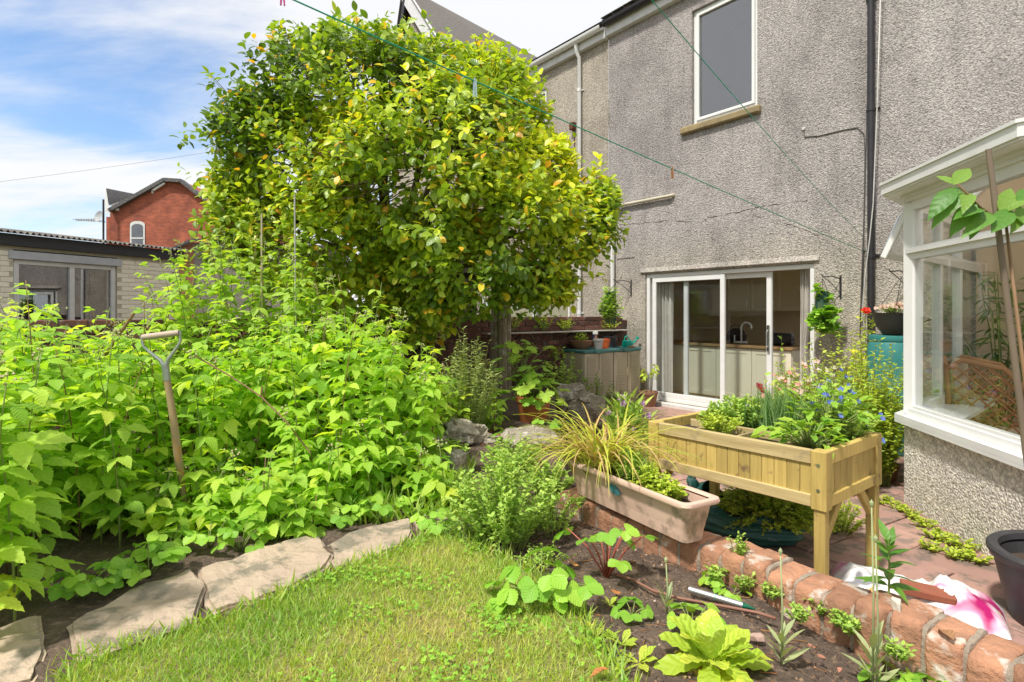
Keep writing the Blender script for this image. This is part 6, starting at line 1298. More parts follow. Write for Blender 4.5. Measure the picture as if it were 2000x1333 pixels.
# ------------------------------------------------------------------ general small plants
def bush(name, label, cat, base, h, r, ns, lp, ls, tmpl, mat, stem=M_stem, up=0.5, flowers=(), group=None, leafobj=False, r0=0.35, droop=0.0, lo=0.15, sr=0.003):
    base = Vector(base); root = thing(name, label, cat, base, 0, group)
    Ps = []; Ds = []; sb = MB(); tips = []
    for i in range(ns):
        a = rng.uniform(0, 6.28); q = math.sqrt(rng.rand()); tp = Vector((math.cos(a) * q * r, math.sin(a) * q * r, h * (1 - 0.45 * q * q) * rng.uniform(0.72, 1.05) - droop * q)); b0 = Vector((tp.x * r0, tp.y * r0, 0)); mid = b0.lerp(tp, 0.5) + Vector((0, 0, 0.12 * h + droop * 0.4))
        sb.tube([b0, mid, tp], [sr, sr * 0.8, sr * 0.4], 3, False); tips.append(tp)
        for k in range(lp):
            t = lo + (1 - lo) * (k + rng.rand()) / lp; p = b0 * (1 - t) ** 2 + mid * 2 * t * (1 - t) + tp * t * t
            an = rng.uniform(0, 6.28); d = Vector((math.cos(an), math.sin(an), up + rng.uniform(-0.4, 0.4))); Ps.append(tuple(p)); Ds.append(tuple(d))
    sb.build('stems', stem, root, kind='stuff')
    Ps = np.array(Ps); Ds = np.array(Ds); n = len(Ps); Ups = np.array([0, 0, 1.0]) + rng.normal(0, 0.35, (n, 3)); Mx = frames(Ds, Ups); S = ls * rng.uniform(0.7, 1.3, n)
    if leafobj:
        ms = [tm('leaf', t_, mat) for t_ in (tmpl if isinstance(tmpl, list) else [tmpl])]
        for i in range(n): link('leaf', ms[i % len(ms)], None, root, mtx=basis(Mx[i], Ps[i], S[i]))
    else: cloud('foliage', tmpl, Mx, Ps, S, rng.rand(n), mat, root)
    for (ft, fm, fn, fs, fz) in flowers:
        me = tm('flower', ft, fm)
        for k in range(fn):
            p = tips[rng.randint(len(tips))] + Vector((rng.uniform(-.02, .02), rng.uniform(-.02, .02), fz)); d = np.array([[rng.uniform(-0.6, 0.6), -rng.uniform(0.2, 1), rng.uniform(0.2, 0.9)]]); Mf = frames(np.cross(d, [[0.3, 0.1, 1.0]]), d)[0]
            link('flower', me, None, root, mtx=basis(Mf, p, fs * rng.uniform(0.8, 1.2)))
    return root
def rosette(name, label, cat, base, n, ln, ls, meshes, stem=M_stem, pit=(0.5, 1.2), group=None, r=0.0025, lpit=(-0.5, 0.1)):
    base = Vector(base); root = thing(name, label, cat, base, 0, group)
    for k in range(n):
        a = 2.4 * k + rng.uniform(-0.4, 0.4); p_ = rng.uniform(*pit); l = ln * rng.uniform(0.65, 1.1); d = Vector((math.cos(a) * math.cos(p_), math.sin(a) * math.cos(p_), math.sin(p_))); e = d * l; m_ = e * 0.5 + Vector((0, 0, 0.12 * l))
        MB().tube([(0, 0, 0), m_, e], [r * 1.2, r, r * 0.8], 4).build('stalk', stem, root, smooth='all')
        link('leaf', meshes[rng.randint(len(meshes))], None, root, mtx=basis(leafM(a + rng.uniform(-.3, .3), rng.uniform(*lpit), rng.uniform(-.35, .35)), e, ls * rng.uniform(0.8, 1.2)))
    return root
def g3(px, py, z=None):
    p = onz(px, py, 0.27 if z is None else z); return Vector((p.x, p.y, gz(p.x, p.y) if z is None else z))
# strawberry carpet along the bed front
i = 0
for px, py in ((655, 985), (690, 965), (725, 990), (760, 960), (790, 985), (820, 955), (835, 975), (700, 1005), (745, 1015), (780, 940), (620, 985), (840, 925), (660, 1020), (600, 1020), (560, 1010), (520, 1030), (450, 1040), (470, 1075), (410, 1075), (330, 1090), (290, 1130), (250, 1110), (200, 1150), (160, 1165), (545, 1045)):
    rosette('strawberry_plant', 'low strawberry plant in the leafy carpet behind the edging stones', 'strawberry plant', g3(px, py), 9, 0.15, 0.062, STRAW, group='strawberries behind the edging stones')
rosette('strawberry_plant', 'large leaved strawberry plant at the edge of lawn and soil', 'strawberry plant', g3(1058, 1178), 13, 0.20, 0.078, STRAW, M_stem, (0.35, 1.2))
rosette('strawberry_plant', 'big low strawberry leaves overhanging the grass', 'strawberry plant', g3(1030, 1205), 5, 0.13, 0.092, STRAW, M_stem, (0.2, 0.7))
rosette('strawberry_plant', 'young strawberry plant with bright red stalks in the soil', 'strawberry plant', g3(1185, 1128), 9, 0.26, 0.07, STRAW, M_redst, (0.8, 1.3), r=0.004)
rosette('strawberry_plant', 'small strawberry plant between lettuce and silver tube', 'strawberry plant', g3(1352, 1232), 7, 0.12, 0.06, STRAW)
rosette('strawberry_plant', 'strawberry seedling beside the brick edging and silver tube', 'strawberry plant', g3(1395, 1140), 5, 0.09, 0.045, STRAW)
rosette('strawberry_plant', 'tiny strawberry seedling at the foot of the brick edging', 'strawberry plant', g3(1430, 1165), 5, 0.07, 0.04, STRAW)
rosette('strawberry_plant', 'tiny strawberry seedling in the bottom right soil corner', 'strawberry plant', g3(1815, 1330), 6, 0.08, 0.05, STRAW)
rosette('strawberry_plant', 'small strawberry runner near the tall weed in front', 'strawberry plant', g3(1730, 1300), 6, 0.08, 0.045, STRAW)
rosette('strawberry_plant', 'yellowish strawberry plant with pale leaves beside the lettuce left', 'strawberry plant', g3(1235, 1195), 6, 0.08, 0.05, STRAW)
rosette('strawberry_plant', 'strawberry plant under the rockery beside herb clump', 'strawberry plant', g3(840, 1035), 8, 0.13, 0.065, STRAW)
rosette('strawberry_plant', 'strawberry plant below the terracotta pot among rocks', 'strawberry plant', g3(1000, 872, 0.34), 10, 0.16, 0.075, STRAW)
rosette('strawberry_plant', 'strawberry plant right of the terracotta pot base', 'strawberry plant', g3(1065, 850, 0.34), 9, 0.15, 0.075, STRAW)
# herb clumps
bush('marjoram_clump', 'bushy light green herb clump beside the lawn corner', 'herb', g3(985, 1062), 0.56, 0.31, 100, 36, 0.03, T_small, M_herb, up=0.6)
bush('marjoram_clump', 'low green herb clump spreading in front of the trough', 'herb', g3(1075, 1040), 0.28, 0.22, 34, 22, 0.024, T_small, M_herb, up=0.6)
bush('marjoram_clump', 'low weedy herb tuft at the lawn tip', 'herb', g3(925, 1052), 0.2, 0.2, 40, 18, 0.024, T_small, M_herb, up=0.6)
bush('marjoram_clump', 'sparse low herb at the soil edge by the lawn', 'herb', g3(1060, 1098), 0.1, 0.16, 26, 14, 0.02, T_small, M_herb)
bush('weedy_clump', 'leafy green weed clump in front of the rugged rock', 'weed', g3(1010, 925, 0.30), 0.30, 0.26, 50, 22, 0.034, T_simple, M_herb)
bush('weedy_clump', 'low green weed clump at the far end of the trough', 'weed', g3(1075, 965, 0.28), 0.24, 0.2, 46, 22, 0.03, T_small, M_herb)
bush('weedy_clump', 'leafy weeds between the grey rock and raspberry thicket', 'weed', g3(880, 905, 0.30), 0.2, 0.16, 36, 16, 0.034, T_simple, M_herb)
bush('pale_shrub', 'pale feathery shrub between thicket and timber post', 'shrub', g3(918, 850, 0.36), 0.98, 0.30, 90, 40, 0.05, T_narrow, M_pale, up=0.5)
zone(9, 815, 905, 4.9, 6.0, ip([815, 905], [650, 720]), 'raspberry cane in front of the dark brick wall left of pot', 'raspberry canes before the brick wall', 14, 0.10, jit=40)
zone(7, 880, 985, 5.3, 5.9, ip([880, 985], [740, 760]), 'leafy raspberry shoot left of the terracotta pot', 'raspberry shoots left of terracotta pot', 12, 0.10, jit=40, hmin=0.25)
# vine in the terracotta pot
LOB = [tm('leaf', T_lob, M_vine), tm('leaf', T_lob2, M_vine)]
rosette('potted_vine', 'lush lobed leaf plant growing in the large terracotta pot', 'plant', (tp_.x, tp_.y, 0.6), 44, 0.34, 0.12, LOB, M_stem, (-0.1, 1.35), r=0.004, lpit=(-0.7, 0.2))
rosette('potted_vine', 'tall leafy shoot rising behind the terracotta pot before the post', 'plant', (tp_.x - 0.15, tp_.y + 0.25, 0.72), 22, 0.5, 0.11, LOB, M_stem, (0.5, 1.45), r=0.004)
bush('dark_rose_bush', 'dark leaved rose bush in front of the left cabinet', 'shrub', onz(1165, 812, 0.0) , 0.62, 0.36, 26, 30, 0.042, T_simple, M_herb_d, M_cane)
bush('green_shrub', 'green leafy shrub between terracotta pot and cabinet', 'shrub', onz(1100, 800, 0.1), 0.85, 0.38, 26, 28, 0.055, T_simple, M_herb, M_cane)
bush('dark_rose_bush', 'low reddish dark shrub at the foot of the right cabinet', 'shrub', onz(1215, 815, 0.0), 0.42, 0.30, 22, 24, 0.038, T_simple, M_herb_d, M_redst)
q = onz(1267, 794, 0.0); bush('leggy_pot_plant', 'leggy yellowing plant in the small clay pot', 'plant', (q.x, q.y, 0.2), 0.62, 0.26, 7, 7, 0.085, T_simple, M_herb_y, M_cane, up=-0.3, lo=0.45)
# sedge in the trough
def sedge(label, base, n, L0, L1, name='sedge_clump', mat=None):
    base = Vector(base); root = thing(name, label, 'ornamental grass', base); vs_ = []
    for k in range(12):
        l = 1.0; nseg = 9; a0 = rng.uniform(0.75, 1.45); V = []; U = []; x = z = 0.0; an = a0; bend = rng.uniform(1.2, 3.2) / nseg
        for s in range(nseg + 1):
            w = 0.011 * (1 - (s / nseg) ** 2) + 0.001
            V += [(x, -w, z), (x, 0, z - 0.003), (x, w, z)]; U += [(-w, s / nseg), (0, s / nseg), (w, s / nseg)]
            x += math.cos(an) * l / nseg; z += math.sin(an) * l / nseg; an -= bend * (0.4 + 1.2 * s / nseg)
        Fq = [(3 * s + i, 3 * s + 3 + i, 3 * s + 4 + i, 3 * s + 1 + i) for s in range(nseg) for i in (0, 1)]
        vs_.append(tm('blade', (np.array(V), Fq, np.array(U)), mat or M_sedge))
    for k in range(n):
        a = rng.uniform(0, 6.28); link('blade', vs_[rng.randint(12)], None, root, mtx=basis(rotz(a) @ rotx(rng.uniform(-.2, .2)), (rng.uniform(-.09, .09), rng.uniform(-.06, .06), 0), rng.uniform(L0, L1)))
tz_ = WT + 0.16
pc = tc_ - tr_dir * 0.27; sedge('yellow and straw coloured sedge clump at the far trough end', (pc.x, pc.y, tz_), 230, 0.38, 0.68)
pc = tc_ - tr_dir * 0.42; sedge('straw coloured drooping grass spilling over the trough end', (pc.x, pc.y, tz_ - 0.02), 110, 0.28, 0.5)
for k, (s, hh_, rr) in enumerate(((-0.02, 0.24, 0.11), (0.14, 0.18, 0.10), (0.26, 0.14, 0.09))):
    pc = tc_ + tr_dir * s; bush('oregano_plant', ['tall green oregano in the middle of the trough', 'green oregano right of the middle of the trough', 'low golden oregano at the near trough end'][k], 'herb', (pc.x, pc.y, tz_ - 0.02), hh_, rr, 46, 20, 0.024, T_small, M_herb_y if k else M_herb)
pc = onz(1228, 900, 0.0); bush('flowering_chives', 'clump of chives with lilac pompom flowers behind the trough', 'herb', (pc.x, pc.y, 0.0), 0.70, 0.26, 80, 5, 0.16, T_narrow, M_herb, M_chive, up=1.6, flowers=((T_pom, M_lil, 16, 0.03, 0.01),), sr=0.0025)
pc = onz(1285, 900, 0.15); bush('flowering_chives', 'thyme with few lilac flowers between trough and planter', 'herb', (pc.x - 0.12, pc.y - 0.1, 0.0), 0.62, 0.14, 30, 22, 0.024, T_small, M_herb, flowers=((T_pom, M_lil, 4, 0.026, 0.01),))
# grow bag plant
bush('thyme_mound', 'dense bright green thyme mound growing from the grow bag', 'herb', (gbt.location.x + 0.17, gbt.location.y - 0.07, 0.06), 0.42, 0.40, 440, 34, 0.023, T_small, M_herb_y, up=0.7, droop=0.12)
bush('trailing_thyme', 'trailing green herb beside the front planter leg on paving', 'herb', onz(1640, 1040, 0.0), 0.24, 0.2, 50, 22, 0.026, T_small, M_herb_y, up=0.4)
# plants in the raised planter: cells 4 x 2
cw, cd = PLn / 4, PWd / 2
bush('carrot_tops', 'feathery green carrot tops in second planter cell front row', 'vegetable', PL(cw * 1.35, cd * 0.55), 0.16, 0.15, 40, 26, 0.022, T_small, M_herb_y, up=0.6)
bush('coriander', 'feathery bright coriander in the back left planter cells', 'herb', PL(cw * 1.2, cd * 1.5), 0.22, 0.24, 90, 26, 0.026, T_small, M_herb, up=0.7)
bush('coriander', 'low green herb seedlings in the first back planter cell', 'herb', PL(cw * 0.6, cd * 1.55), 0.12, 0.15, 40, 16, 0.024, T_small, M_herb, up=0.7)
def blades(name, label, base, h, r, n, mat, w=0.16):
    root = thing(name, label, 'herb', base); P_ = np.column_stack([rng.normal(0, r * 0.4, n), rng.normal(0, r * 0.4, n), np.zeros(n)]); d = np.column_stack([rng.normal(0, 0.22, n), rng.normal(0, 0.22, n), np.ones(n)])
    cloud('foliage', leaf_tmpl(5, w * 0.16, 0.3, 0.3, 0.10), frames(d, rng.normal(0, 1, (n, 3))), P_, h * rng.uniform(0.5, 1.1, n), rng.rand(n), mat, root)
blades('chives', 'tall thin chives in the back middle planter cell', PL(cw * 2.05, cd * 1.5), 0.30, 0.16, 260, M_chive, 0.2)
blades('chives', 'sparse tall spring onions right of the chives', PL(cw * 2.6, cd * 1.6), 0.34, 0.14, 60, M_chive, 0.25)
SAL = [tm('leaf', leaf_tmpl(9, 0.42, 0.55, 0.25, 0.35, serr=0.1, wave=0.04), M_salad), tm('leaf', leaf_tmpl(9, 0.5, 0.6, 0.2, 0.6, serr=0.08, wave=0.05), M_salad)]
rosette('salad_plant', 'leafy salad rocket in the near right planter cell', 'vegetable', PL(cw * 3.4, cd * 0.5), 60, 0.17, 0.085, SAL, M_stem, (0.5, 1.4), lpit=(-0.1, 1.0))
rosette('salad_plant', 'tall leafy salad plant in the back right planter cell', 'vegetable', PL(cw * 3.3, cd * 1.4), 80, 0.27, 0.085, SAL, M_stem, (0.6, 1.45), lpit=(0.0, 1.1))
rosette('salad_plant', 'drooping large beet leaves in the third planter cell', 'vegetable', PL(cw * 2.75, cd * 0.85), 12, 0.12, 0.14, SAL, M_stem, (0.3, 1.2), lpit=(-0.7, 0.4))
bush('borage', 'borage with small blue flowers in back right planter cell', 'herb', PL(cw * 3.5, cd * 1.65), 0.30, 0.2, 36, 12, 0.04, T_simple, M_herb, flowers=((T_fl, M_blue, 26, 0.016, 0.012),))
# potted flowers behind the planter
def behind(px, py, Y): p = at(px, py, Y); return Vector((p.x, p.y, 0))
bush('rose_bush', 'rose bush with one deep pink bloom behind the planter', 'flower', behind(1520, 800, 5.2), 1.05, 0.24, 30, 20, 0.055, T_simple, M_herb, M_redst, flowers=((T_rose, M_pink, 1, 0.07, 0.02), (T_fl, M_salmon, 14, 0.026, 0.0)))
bush('columbine', 'columbine with salmon and blush flowers behind the planter', 'flower', behind(1575, 800, 5.3), 1.08, 0.34, 55, 22, 0.05, T_simple, M_herb, M_redst, flowers=((T_fl, M_blush, 22, 0.03, 0.0), (T_fl, M_salmon, 8, 0.026, -0.02)))
bush('cornflower', 'plant with scattered blue flowers right behind the planter', 'flower', behind(1640, 800, 5.0), 1.02, 0.34, 70, 26, 0.05, T_simple, M_herb, flowers=((T_fl, M_blue, 26, 0.022, 0.01),))
bush('white_daisy', 'daisies with cream flowers in front of the grey wall', 'flower', behind(1620, 740, 6.2), 1.02, 0.32, 36, 20, 0.05, T_simple, M_herb, flowers=((T_fl, M_whi, 14, 0.04, 0.01),))
bush('yellow_flower', 'spike of bright yellow flowers in front of the downpipe', 'flower', behind(1672, 740, 5.9), 1.06, 0.16, 20, 22, 0.045, T_simple, M_herb, flowers=((T_fl, M_yel, 26, 0.03, 0.0),))
bush('airy_shrub', 'tall airy shrub with fine twigs before the water butt', 'shrub', (PBK.x, PBK.y, PBK.z), 1.08, 0.52, 60, 30, 0.042, T_simple, M_herb_y, M_cane)
bush('airy_shrub', 'loose twiggy shrub in front of the grey wall right of the door', 'shrub', behind(1640, 800, 5.7), 1.5, 0.48, 40, 24, 0.042, T_simple, M_herb_y, M_cane)
bush('potted_shrub', 'small leaved shrub overflowing black pot at the planter corner', 'shrub', (PBK.x + 0.05, PBK.y + 0.1, PBK.z), 0.62, 0.36, 110, 30, 0.036, T_simple, M_herb, M_cane)
bush('potted_shrub', 'pink flushed shrub growing in the red glazed pot', 'shrub', (PRD.x, PRD.y, PRD.z), 0.5, 0.22, 36, 20, 0.036, T_simple, M_herb, M_redst)
bush('leafy_spire', 'tall leafy spire before the right door jamb', 'flower', behind(1530, 800, 5.9), 1.3, 0.10, 7, 18, 0.06, T_simple, M_herb, up=0.9)
bush('leafy_spire', 'yellow tipped spires at the right edge of door opening', 'flower', behind(1568, 800, 6.0), 1.38, 0.08, 6, 16, 0.06, T_narrow, M_herb_y, up=1.2)
bush('leafy_perennial', 'dense leafy perennial filling behind the near planter end', 'plant', behind(1640, 860, 4.75), 0.98, 0.30, 110, 26, 0.042, T_simple, M_herb, flowers=((T_fl, M_blue, 12, 0.02, 0.01),))
bush('leafy_perennial', 'light green perennial between planter end and water butt', 'plant', behind(1715, 860, 5.0), 0.98, 0.26, 90, 26, 0.042, T_simple, M_herb_y)
bush('leafy_perennial', 'leafy pink flushed plant behind the chives', 'plant', behind(1550, 820, 5.4), 0.98, 0.26, 80, 24, 0.042, T_simple, M_herb, M_redst, flowers=((T_fl, M_blush, 16, 0.03, 0.01), (T_fl, M_salmon, 10, 0.03, 0.0)))
bush('climbing_rose', 'climbing rose with two scarlet blooms along the black downpipe', 'climber', behind(1690, 700, 6.35), 1.5, 0.26, 40, 30, 0.055, T_simple, M_herb_y, M_cane, flowers=((T_rose, M_redf, 2, 0.05, 0.0),))
# hanging plants
bush('hanging_strawberry', 'strawberry leaves covering the hanging pouch right of door', 'strawberry plant', (HPR.x, HPR.y - 0.05, HPR.z - 0.66), 0.74, 0.24, 30, 8, 0.062, SV[0], M_straw, r0=0.45, droop=0.42, lo=0.0)
bush('hanging_trailer', 'variegated trailing plant covering the left hanging pouch', 'plant', (HPL.x, HPL.y - 0.05, HPL.z), 0.68, 0.20, 40, 16, 0.065, T_simple, M_herb, r0=0.5, droop=0.12)
bush('basket_flowers', 'pale pink blooms and leaves in the black hanging basket', 'flower', (HBC.x, HBC.y, HBC.z + 0.0), 0.10, 0.19, 40, 6, 0.03, T_simple, M_herb, flowers=((T_fl, M_blush, 60, 0.026, 0.0),))
# weeds on the boundary wall and shelf
for k, (a, z, hh_) in enumerate(((2.9, 1.36, 0.22), (2.5, 1.25, 0.28), (1.9, 1.22, 0.24), (1.45, 1.22, 0.2), (2.2, 0.85, 0.2), (1.7, 0.8, 0.2), (0.5, 1.21, 0.2))):
    p = K + NRM * a + D * 0.06; bush('wall_weed', 'wispy yellow green weed rooted in the brick wall', 'weed', (p.x, p.y, z), hh_, 0.2, 14, 14, 0.036, T_simple, M_herb_y, group='weeds on the brick wall')
p = K + NRM * 1.32 + D * 0.25; bush('bowl_seedlings', 'pale seedlings in the terracotta bowl', 'seedling', (p.x, p.y, CH + 0.10), 0.16, 0.12, 20, 8, 0.035, T_simple, M_herb_y)
# bed plants
def lettuce():
    b = g3(1392, 1298); root = thing('lettuce', 'bright yellow green lettuce head in the front soil bed', 'lettuce', b)
    ms = [tm('leaf', leaf_tmpl(14, 0.44, 0.66, 0.22, dr, wave=0.03, sharp=0.6), M_lett) for dr in (0.25, 0.5, -0.1)]
    for k in range(26):
        t = k / 25; a = 2.4 * k; link('leaf', ms[k % 3], None, root, mtx=basis(leafM(a, 0.12 + 1.05 * t + rng.uniform(-.1, .1), rng.uniform(-.25, .25)), (0.012 * math.cos(a), 0.012 * math.sin(a), 0.015 + 0.03 * t), (0.19 - 0.05 * t) * rng.uniform(0.9, 1.1)))
    md = tm('leaf', leaf_tmpl(10, 0.5, 0.6, 0.3, 0.3, wave=0.06), M_lettd)
    for k in range(7): link('leaf', md, None, root, mtx=basis(leafM(2.2 + 0.55 * k, rng.uniform(-.02, .1), rng.uniform(-.3, .3)), (0, 0, 0.012), rng.uniform(0.14, 0.2)))
lettuce()
def seedling(label, px, py, n, s): 
    root = thing('lettuce_seedling', label, 'seedling', g3(px, py)); m_ = tm('leaf', leaf_tmpl(8, 0.4, 0.62, 0.2, 0.2, wave=0.03), M_lett)
    for k in range(n): link('leaf', m_, None, root, mtx=basis(leafM(2.4 * k, rng.uniform(0.3, 1.1), 0.1), (0, 0, 0.004), s * rng.uniform(0.8, 1.2)))
seedling('yellowish lettuce seedling left of the lettuce', 1215, 1258, 6, 0.075); seedling('small pale lettuce seedling near the lawn edge', 1165, 1245, 5, 0.055); seedling('pale seedling beside the red stalked strawberry', 1192, 1180, 5, 0.05); seedling('withered seedling left of the lettuce head', 1248, 1290, 6, 0.08)
def campion(label, px, py, h, n=9):
    b = g3(px, py); root = thing('rose_campion', label, 'flower', b); MB().tube([(0, 0, 0), (0.004, 0, h * 0.5), (-0.003, 0, h)], [0.0045, 0.0035, 0.0025], 6).build('stem', pm('silver_stem', (0.36, 0.42, 0.2), None, 8, 0.7, 0), root, smooth='all')
    MB().lathe([(0, 0), (0.006, 0.004), (0.007, 0.014), (0.0, 0.026)], 8, (-0.003, 0, h - 0.004)).build('bud', MATS['silver_stem'], root); m_ = tm('leaf', leaf_tmpl(6, 0.22, 0.5, 0.2, 0.15), M_silver)
    for k in range(n): link('leaf', m_, None, root, mtx=basis(leafM(2.4 * k, rng.uniform(0.5, 1.25), 0.1), (0, 0, 0.008 + 0.25 * h * k / n), rng.uniform(0.07, 0.13)))
campion('tall silver green stalk plant between lettuce and edging', 1526, 1292, 0.40); campion('tallest thin green stalk at the front near the sack', 1704, 1318, 0.62); campion('grey green slender stalk behind the lettuce', 1302, 1192, 0.22, 5); campion('thin stalk leaning before the compost sack', 1712, 1322, 0.50, 4)
pl_ = onz(1735, 1172, WT); root = thing('lily_shoot', 'glossy green lily shoot growing behind the brick edging', 'plant', (pl_.x + 0.02, pl_.y + 0.03, WT - 0.02)); MB().tube([(0, 0, 0), (0.005, 0, 0.12), (0, 0, 0.24)], [0.005, 0.004, 0.003], 6).build('stem', M_stem, root)
m_ = tm('leaf', leaf_tmpl(8, 0.34, 0.4, 0.2, 0.3), M_sap)
for k in range(20): link('leaf', m_, None, root, mtx=basis(leafM(2.4 * k, 0.1 + 0.045 * k + rng.uniform(-.2, .2), rng.uniform(-.3, .3)), (0, 0, 0.05 + 0.0095 * k), (0.12 - 0.002 * k) * rng.uniform(0.85, 1.15)))
# sapling on a cane near the camera
ct, cb_ = at(1930, 292, 1.5), at(2000, 852, 1.5); cdv = (ct - cb_).normalized(); cbase = cb_ - cdv * ((cb_.z - 0.2) / cdv.z)
cn = tag(MB().tube([cbase, cb_.lerp(ct, 0.3), cb_.lerp(ct, 0.62), ct], [0.0085, 0.008, 0.0075, 0.007], 9).build('bamboo_cane', pm('bamboo_cane', (0.23, 0.175, 0.12), (0.14, 0.105, 0.075), 10, 0.6, 0.3, 40, stretch=(1, 1, 0.3)), smooth=True), 'leaning brown bamboo cane at the right edge near camera', 'cane')
sp_ = cbase.lerp(ct, 0.0); sap = thing('apple_sapling', 'young sapling with glossy leaves tied to the bamboo cane', 'sapling', cbase); tk = at(1965, 440, 1.5) - cbase
MB().tube([(0.02, 0.01, 0), (cb_ - cbase) + Vector((0.02, 0, 0)), tk], [0.006, 0.005, 0.0035], 7).build('stem', M_cane, sap, smooth='all')
MB().tube([tk, at(1915, 405, 1.48) - cbase, at(1870, 360, 1.46) - cbase], [0.0035, 0.003, 0.002], 6).build('branch', M_cane, sap, smooth='all'); MB().tube([tk, at(1995, 400, 1.5) - cbase, at(2060, 360, 1.5) - cbase], [0.0035, 0.003, 0.002], 6).build('branch', M_cane, sap, smooth='all')
sm_ = [tm('leaf', leaf_tmpl(10, 0.44, 0.45, 0.25, dr, wave=0.012), M_sap) for dr in (0.15, 0.4, 0.6)]
def dirpx(px, py, qx, qy, Y, dy): return np.array(at(qx, qy, Y + dy)) - np.array(at(px, py, Y))
for k, (x0, y0, x1, y1, dy) in enumerate([(1862, 362, 1898, 322, 0.02), (1868, 368, 1812, 412, -0.03), (1875, 372, 1825, 425, -0.05), (1890, 380, 1860, 360, 0.04), (1905, 395, 1862, 445, -0.02), (1892, 378, 1895, 385, -0.06), (1915, 405, 1900, 468, 0.0), (1920, 410, 1880, 400, -0.05), (1940, 420, 1902, 425, -0.06), (1955, 420, 1985, 352, 0.03), (1965, 415, 2010, 380, -0.03), (1970, 420, 2020, 430, -0.04), (1975, 410, 1935, 455, -0.05), (1990, 400, 2030, 350, 0.02), (1985, 410, 1960, 370, 0.05), (1860, 360, 1840, 345, 0.03), (2000, 405, 1990, 440, -0.04)]):
    d = dirpx(x0, y0, x1, y1, 1.48, dy); l = np.linalg.norm(d); M_ = frames(d[None], np.array([[rng.uniform(-.3, .3), -0.55, 0.9]]))[0]; link('leaf', sm_[k % 3], None, sap, mtx=basis(M_, Vector(at(x0, y0, 1.48)) - cbase, min(max(l, 0.06), 0.105)))
# conservatory house plant
hpn = at(1960, 700, 5.35); root = thing('house_plant', 'tall bamboo leaved house plant inside the conservatory', 'house plant', (hpn.x, hpn.y, 0.03))
MB().lathe([(0, 0), (0.12, 0), (0.16, 0.28), (0.15, 0.28), (0, 0.24)], 20).build('pot', M_terra2, root, smooth=True); sbm = MB(); PP = []; DD = []
for k in range(16):
    a = rng.uniform(0, 6.28); q = rng.uniform(0.1, 0.62); hh_ = rng.uniform(1.0, 2.0); e = Vector((math.cos(a) * q, math.sin(a) * q, hh_)); sbm.tube([(0, 0, 0.25), e * 0.55 + Vector((0, 0, 0.3)), e], [0.008, 0.006, 0.003], 5, False)
    for j in range(22):
        t = rng.uniform(0.45, 1.0); p = e * t + Vector((0, 0, 0.25 * (1 - t))); an = rng.uniform(0, 6.28); PP.append(tuple(p)); DD.append((math.cos(an), math.sin(an), rng.uniform(-0.7, 0.3)))
sbm.build('stems', M_stem, root, kind='stuff'); PP = np.array(PP); DD = np.array(DD); cloud('foliage', T_narrow, frames(DD, np.array([0, 0, 1.0]) + rng.normal(0, .3, (len(PP), 3))), PP, rng.uniform(0.13, 0.2, len(PP)), rng.rand(len(PP)), M_inpl, root)
# weeds along the conservatory footing and joints
for k, (px, py) in enumerate(((1725, 985), (1752, 998), (1778, 1012), (1805, 1030), (1825, 1052), (1852, 1062), (1885, 1075), (1818, 1075), (1905, 1098), (1870, 1092))):
    bush('paving_weed', 'small green weed growing along the conservatory footing', 'weed', onz(px, py, 0.0), 0.07, 0.09, 16, 10, 0.024, T_small, M_herb_y, group='weeds along the conservatory footing')
for k, (px, py) in enumerate(((1440, 1090), (1130, 990), (1505, 1170), (1600, 1200), (1395, 1135), (1560, 1215), (1660, 1240), (1750, 1290), (1640, 1225), (1460, 1150))):
    bush('edging_weed', 'small wispy weed growing on the brick edging', 'weed', onz(px, py, WT - 0.02 if k < 2 else 0.3), 0.12 if k == 0 else 0.07, 0.05, 12, 10, 0.02, T_small, M_herb, group='weeds on the brick edging')

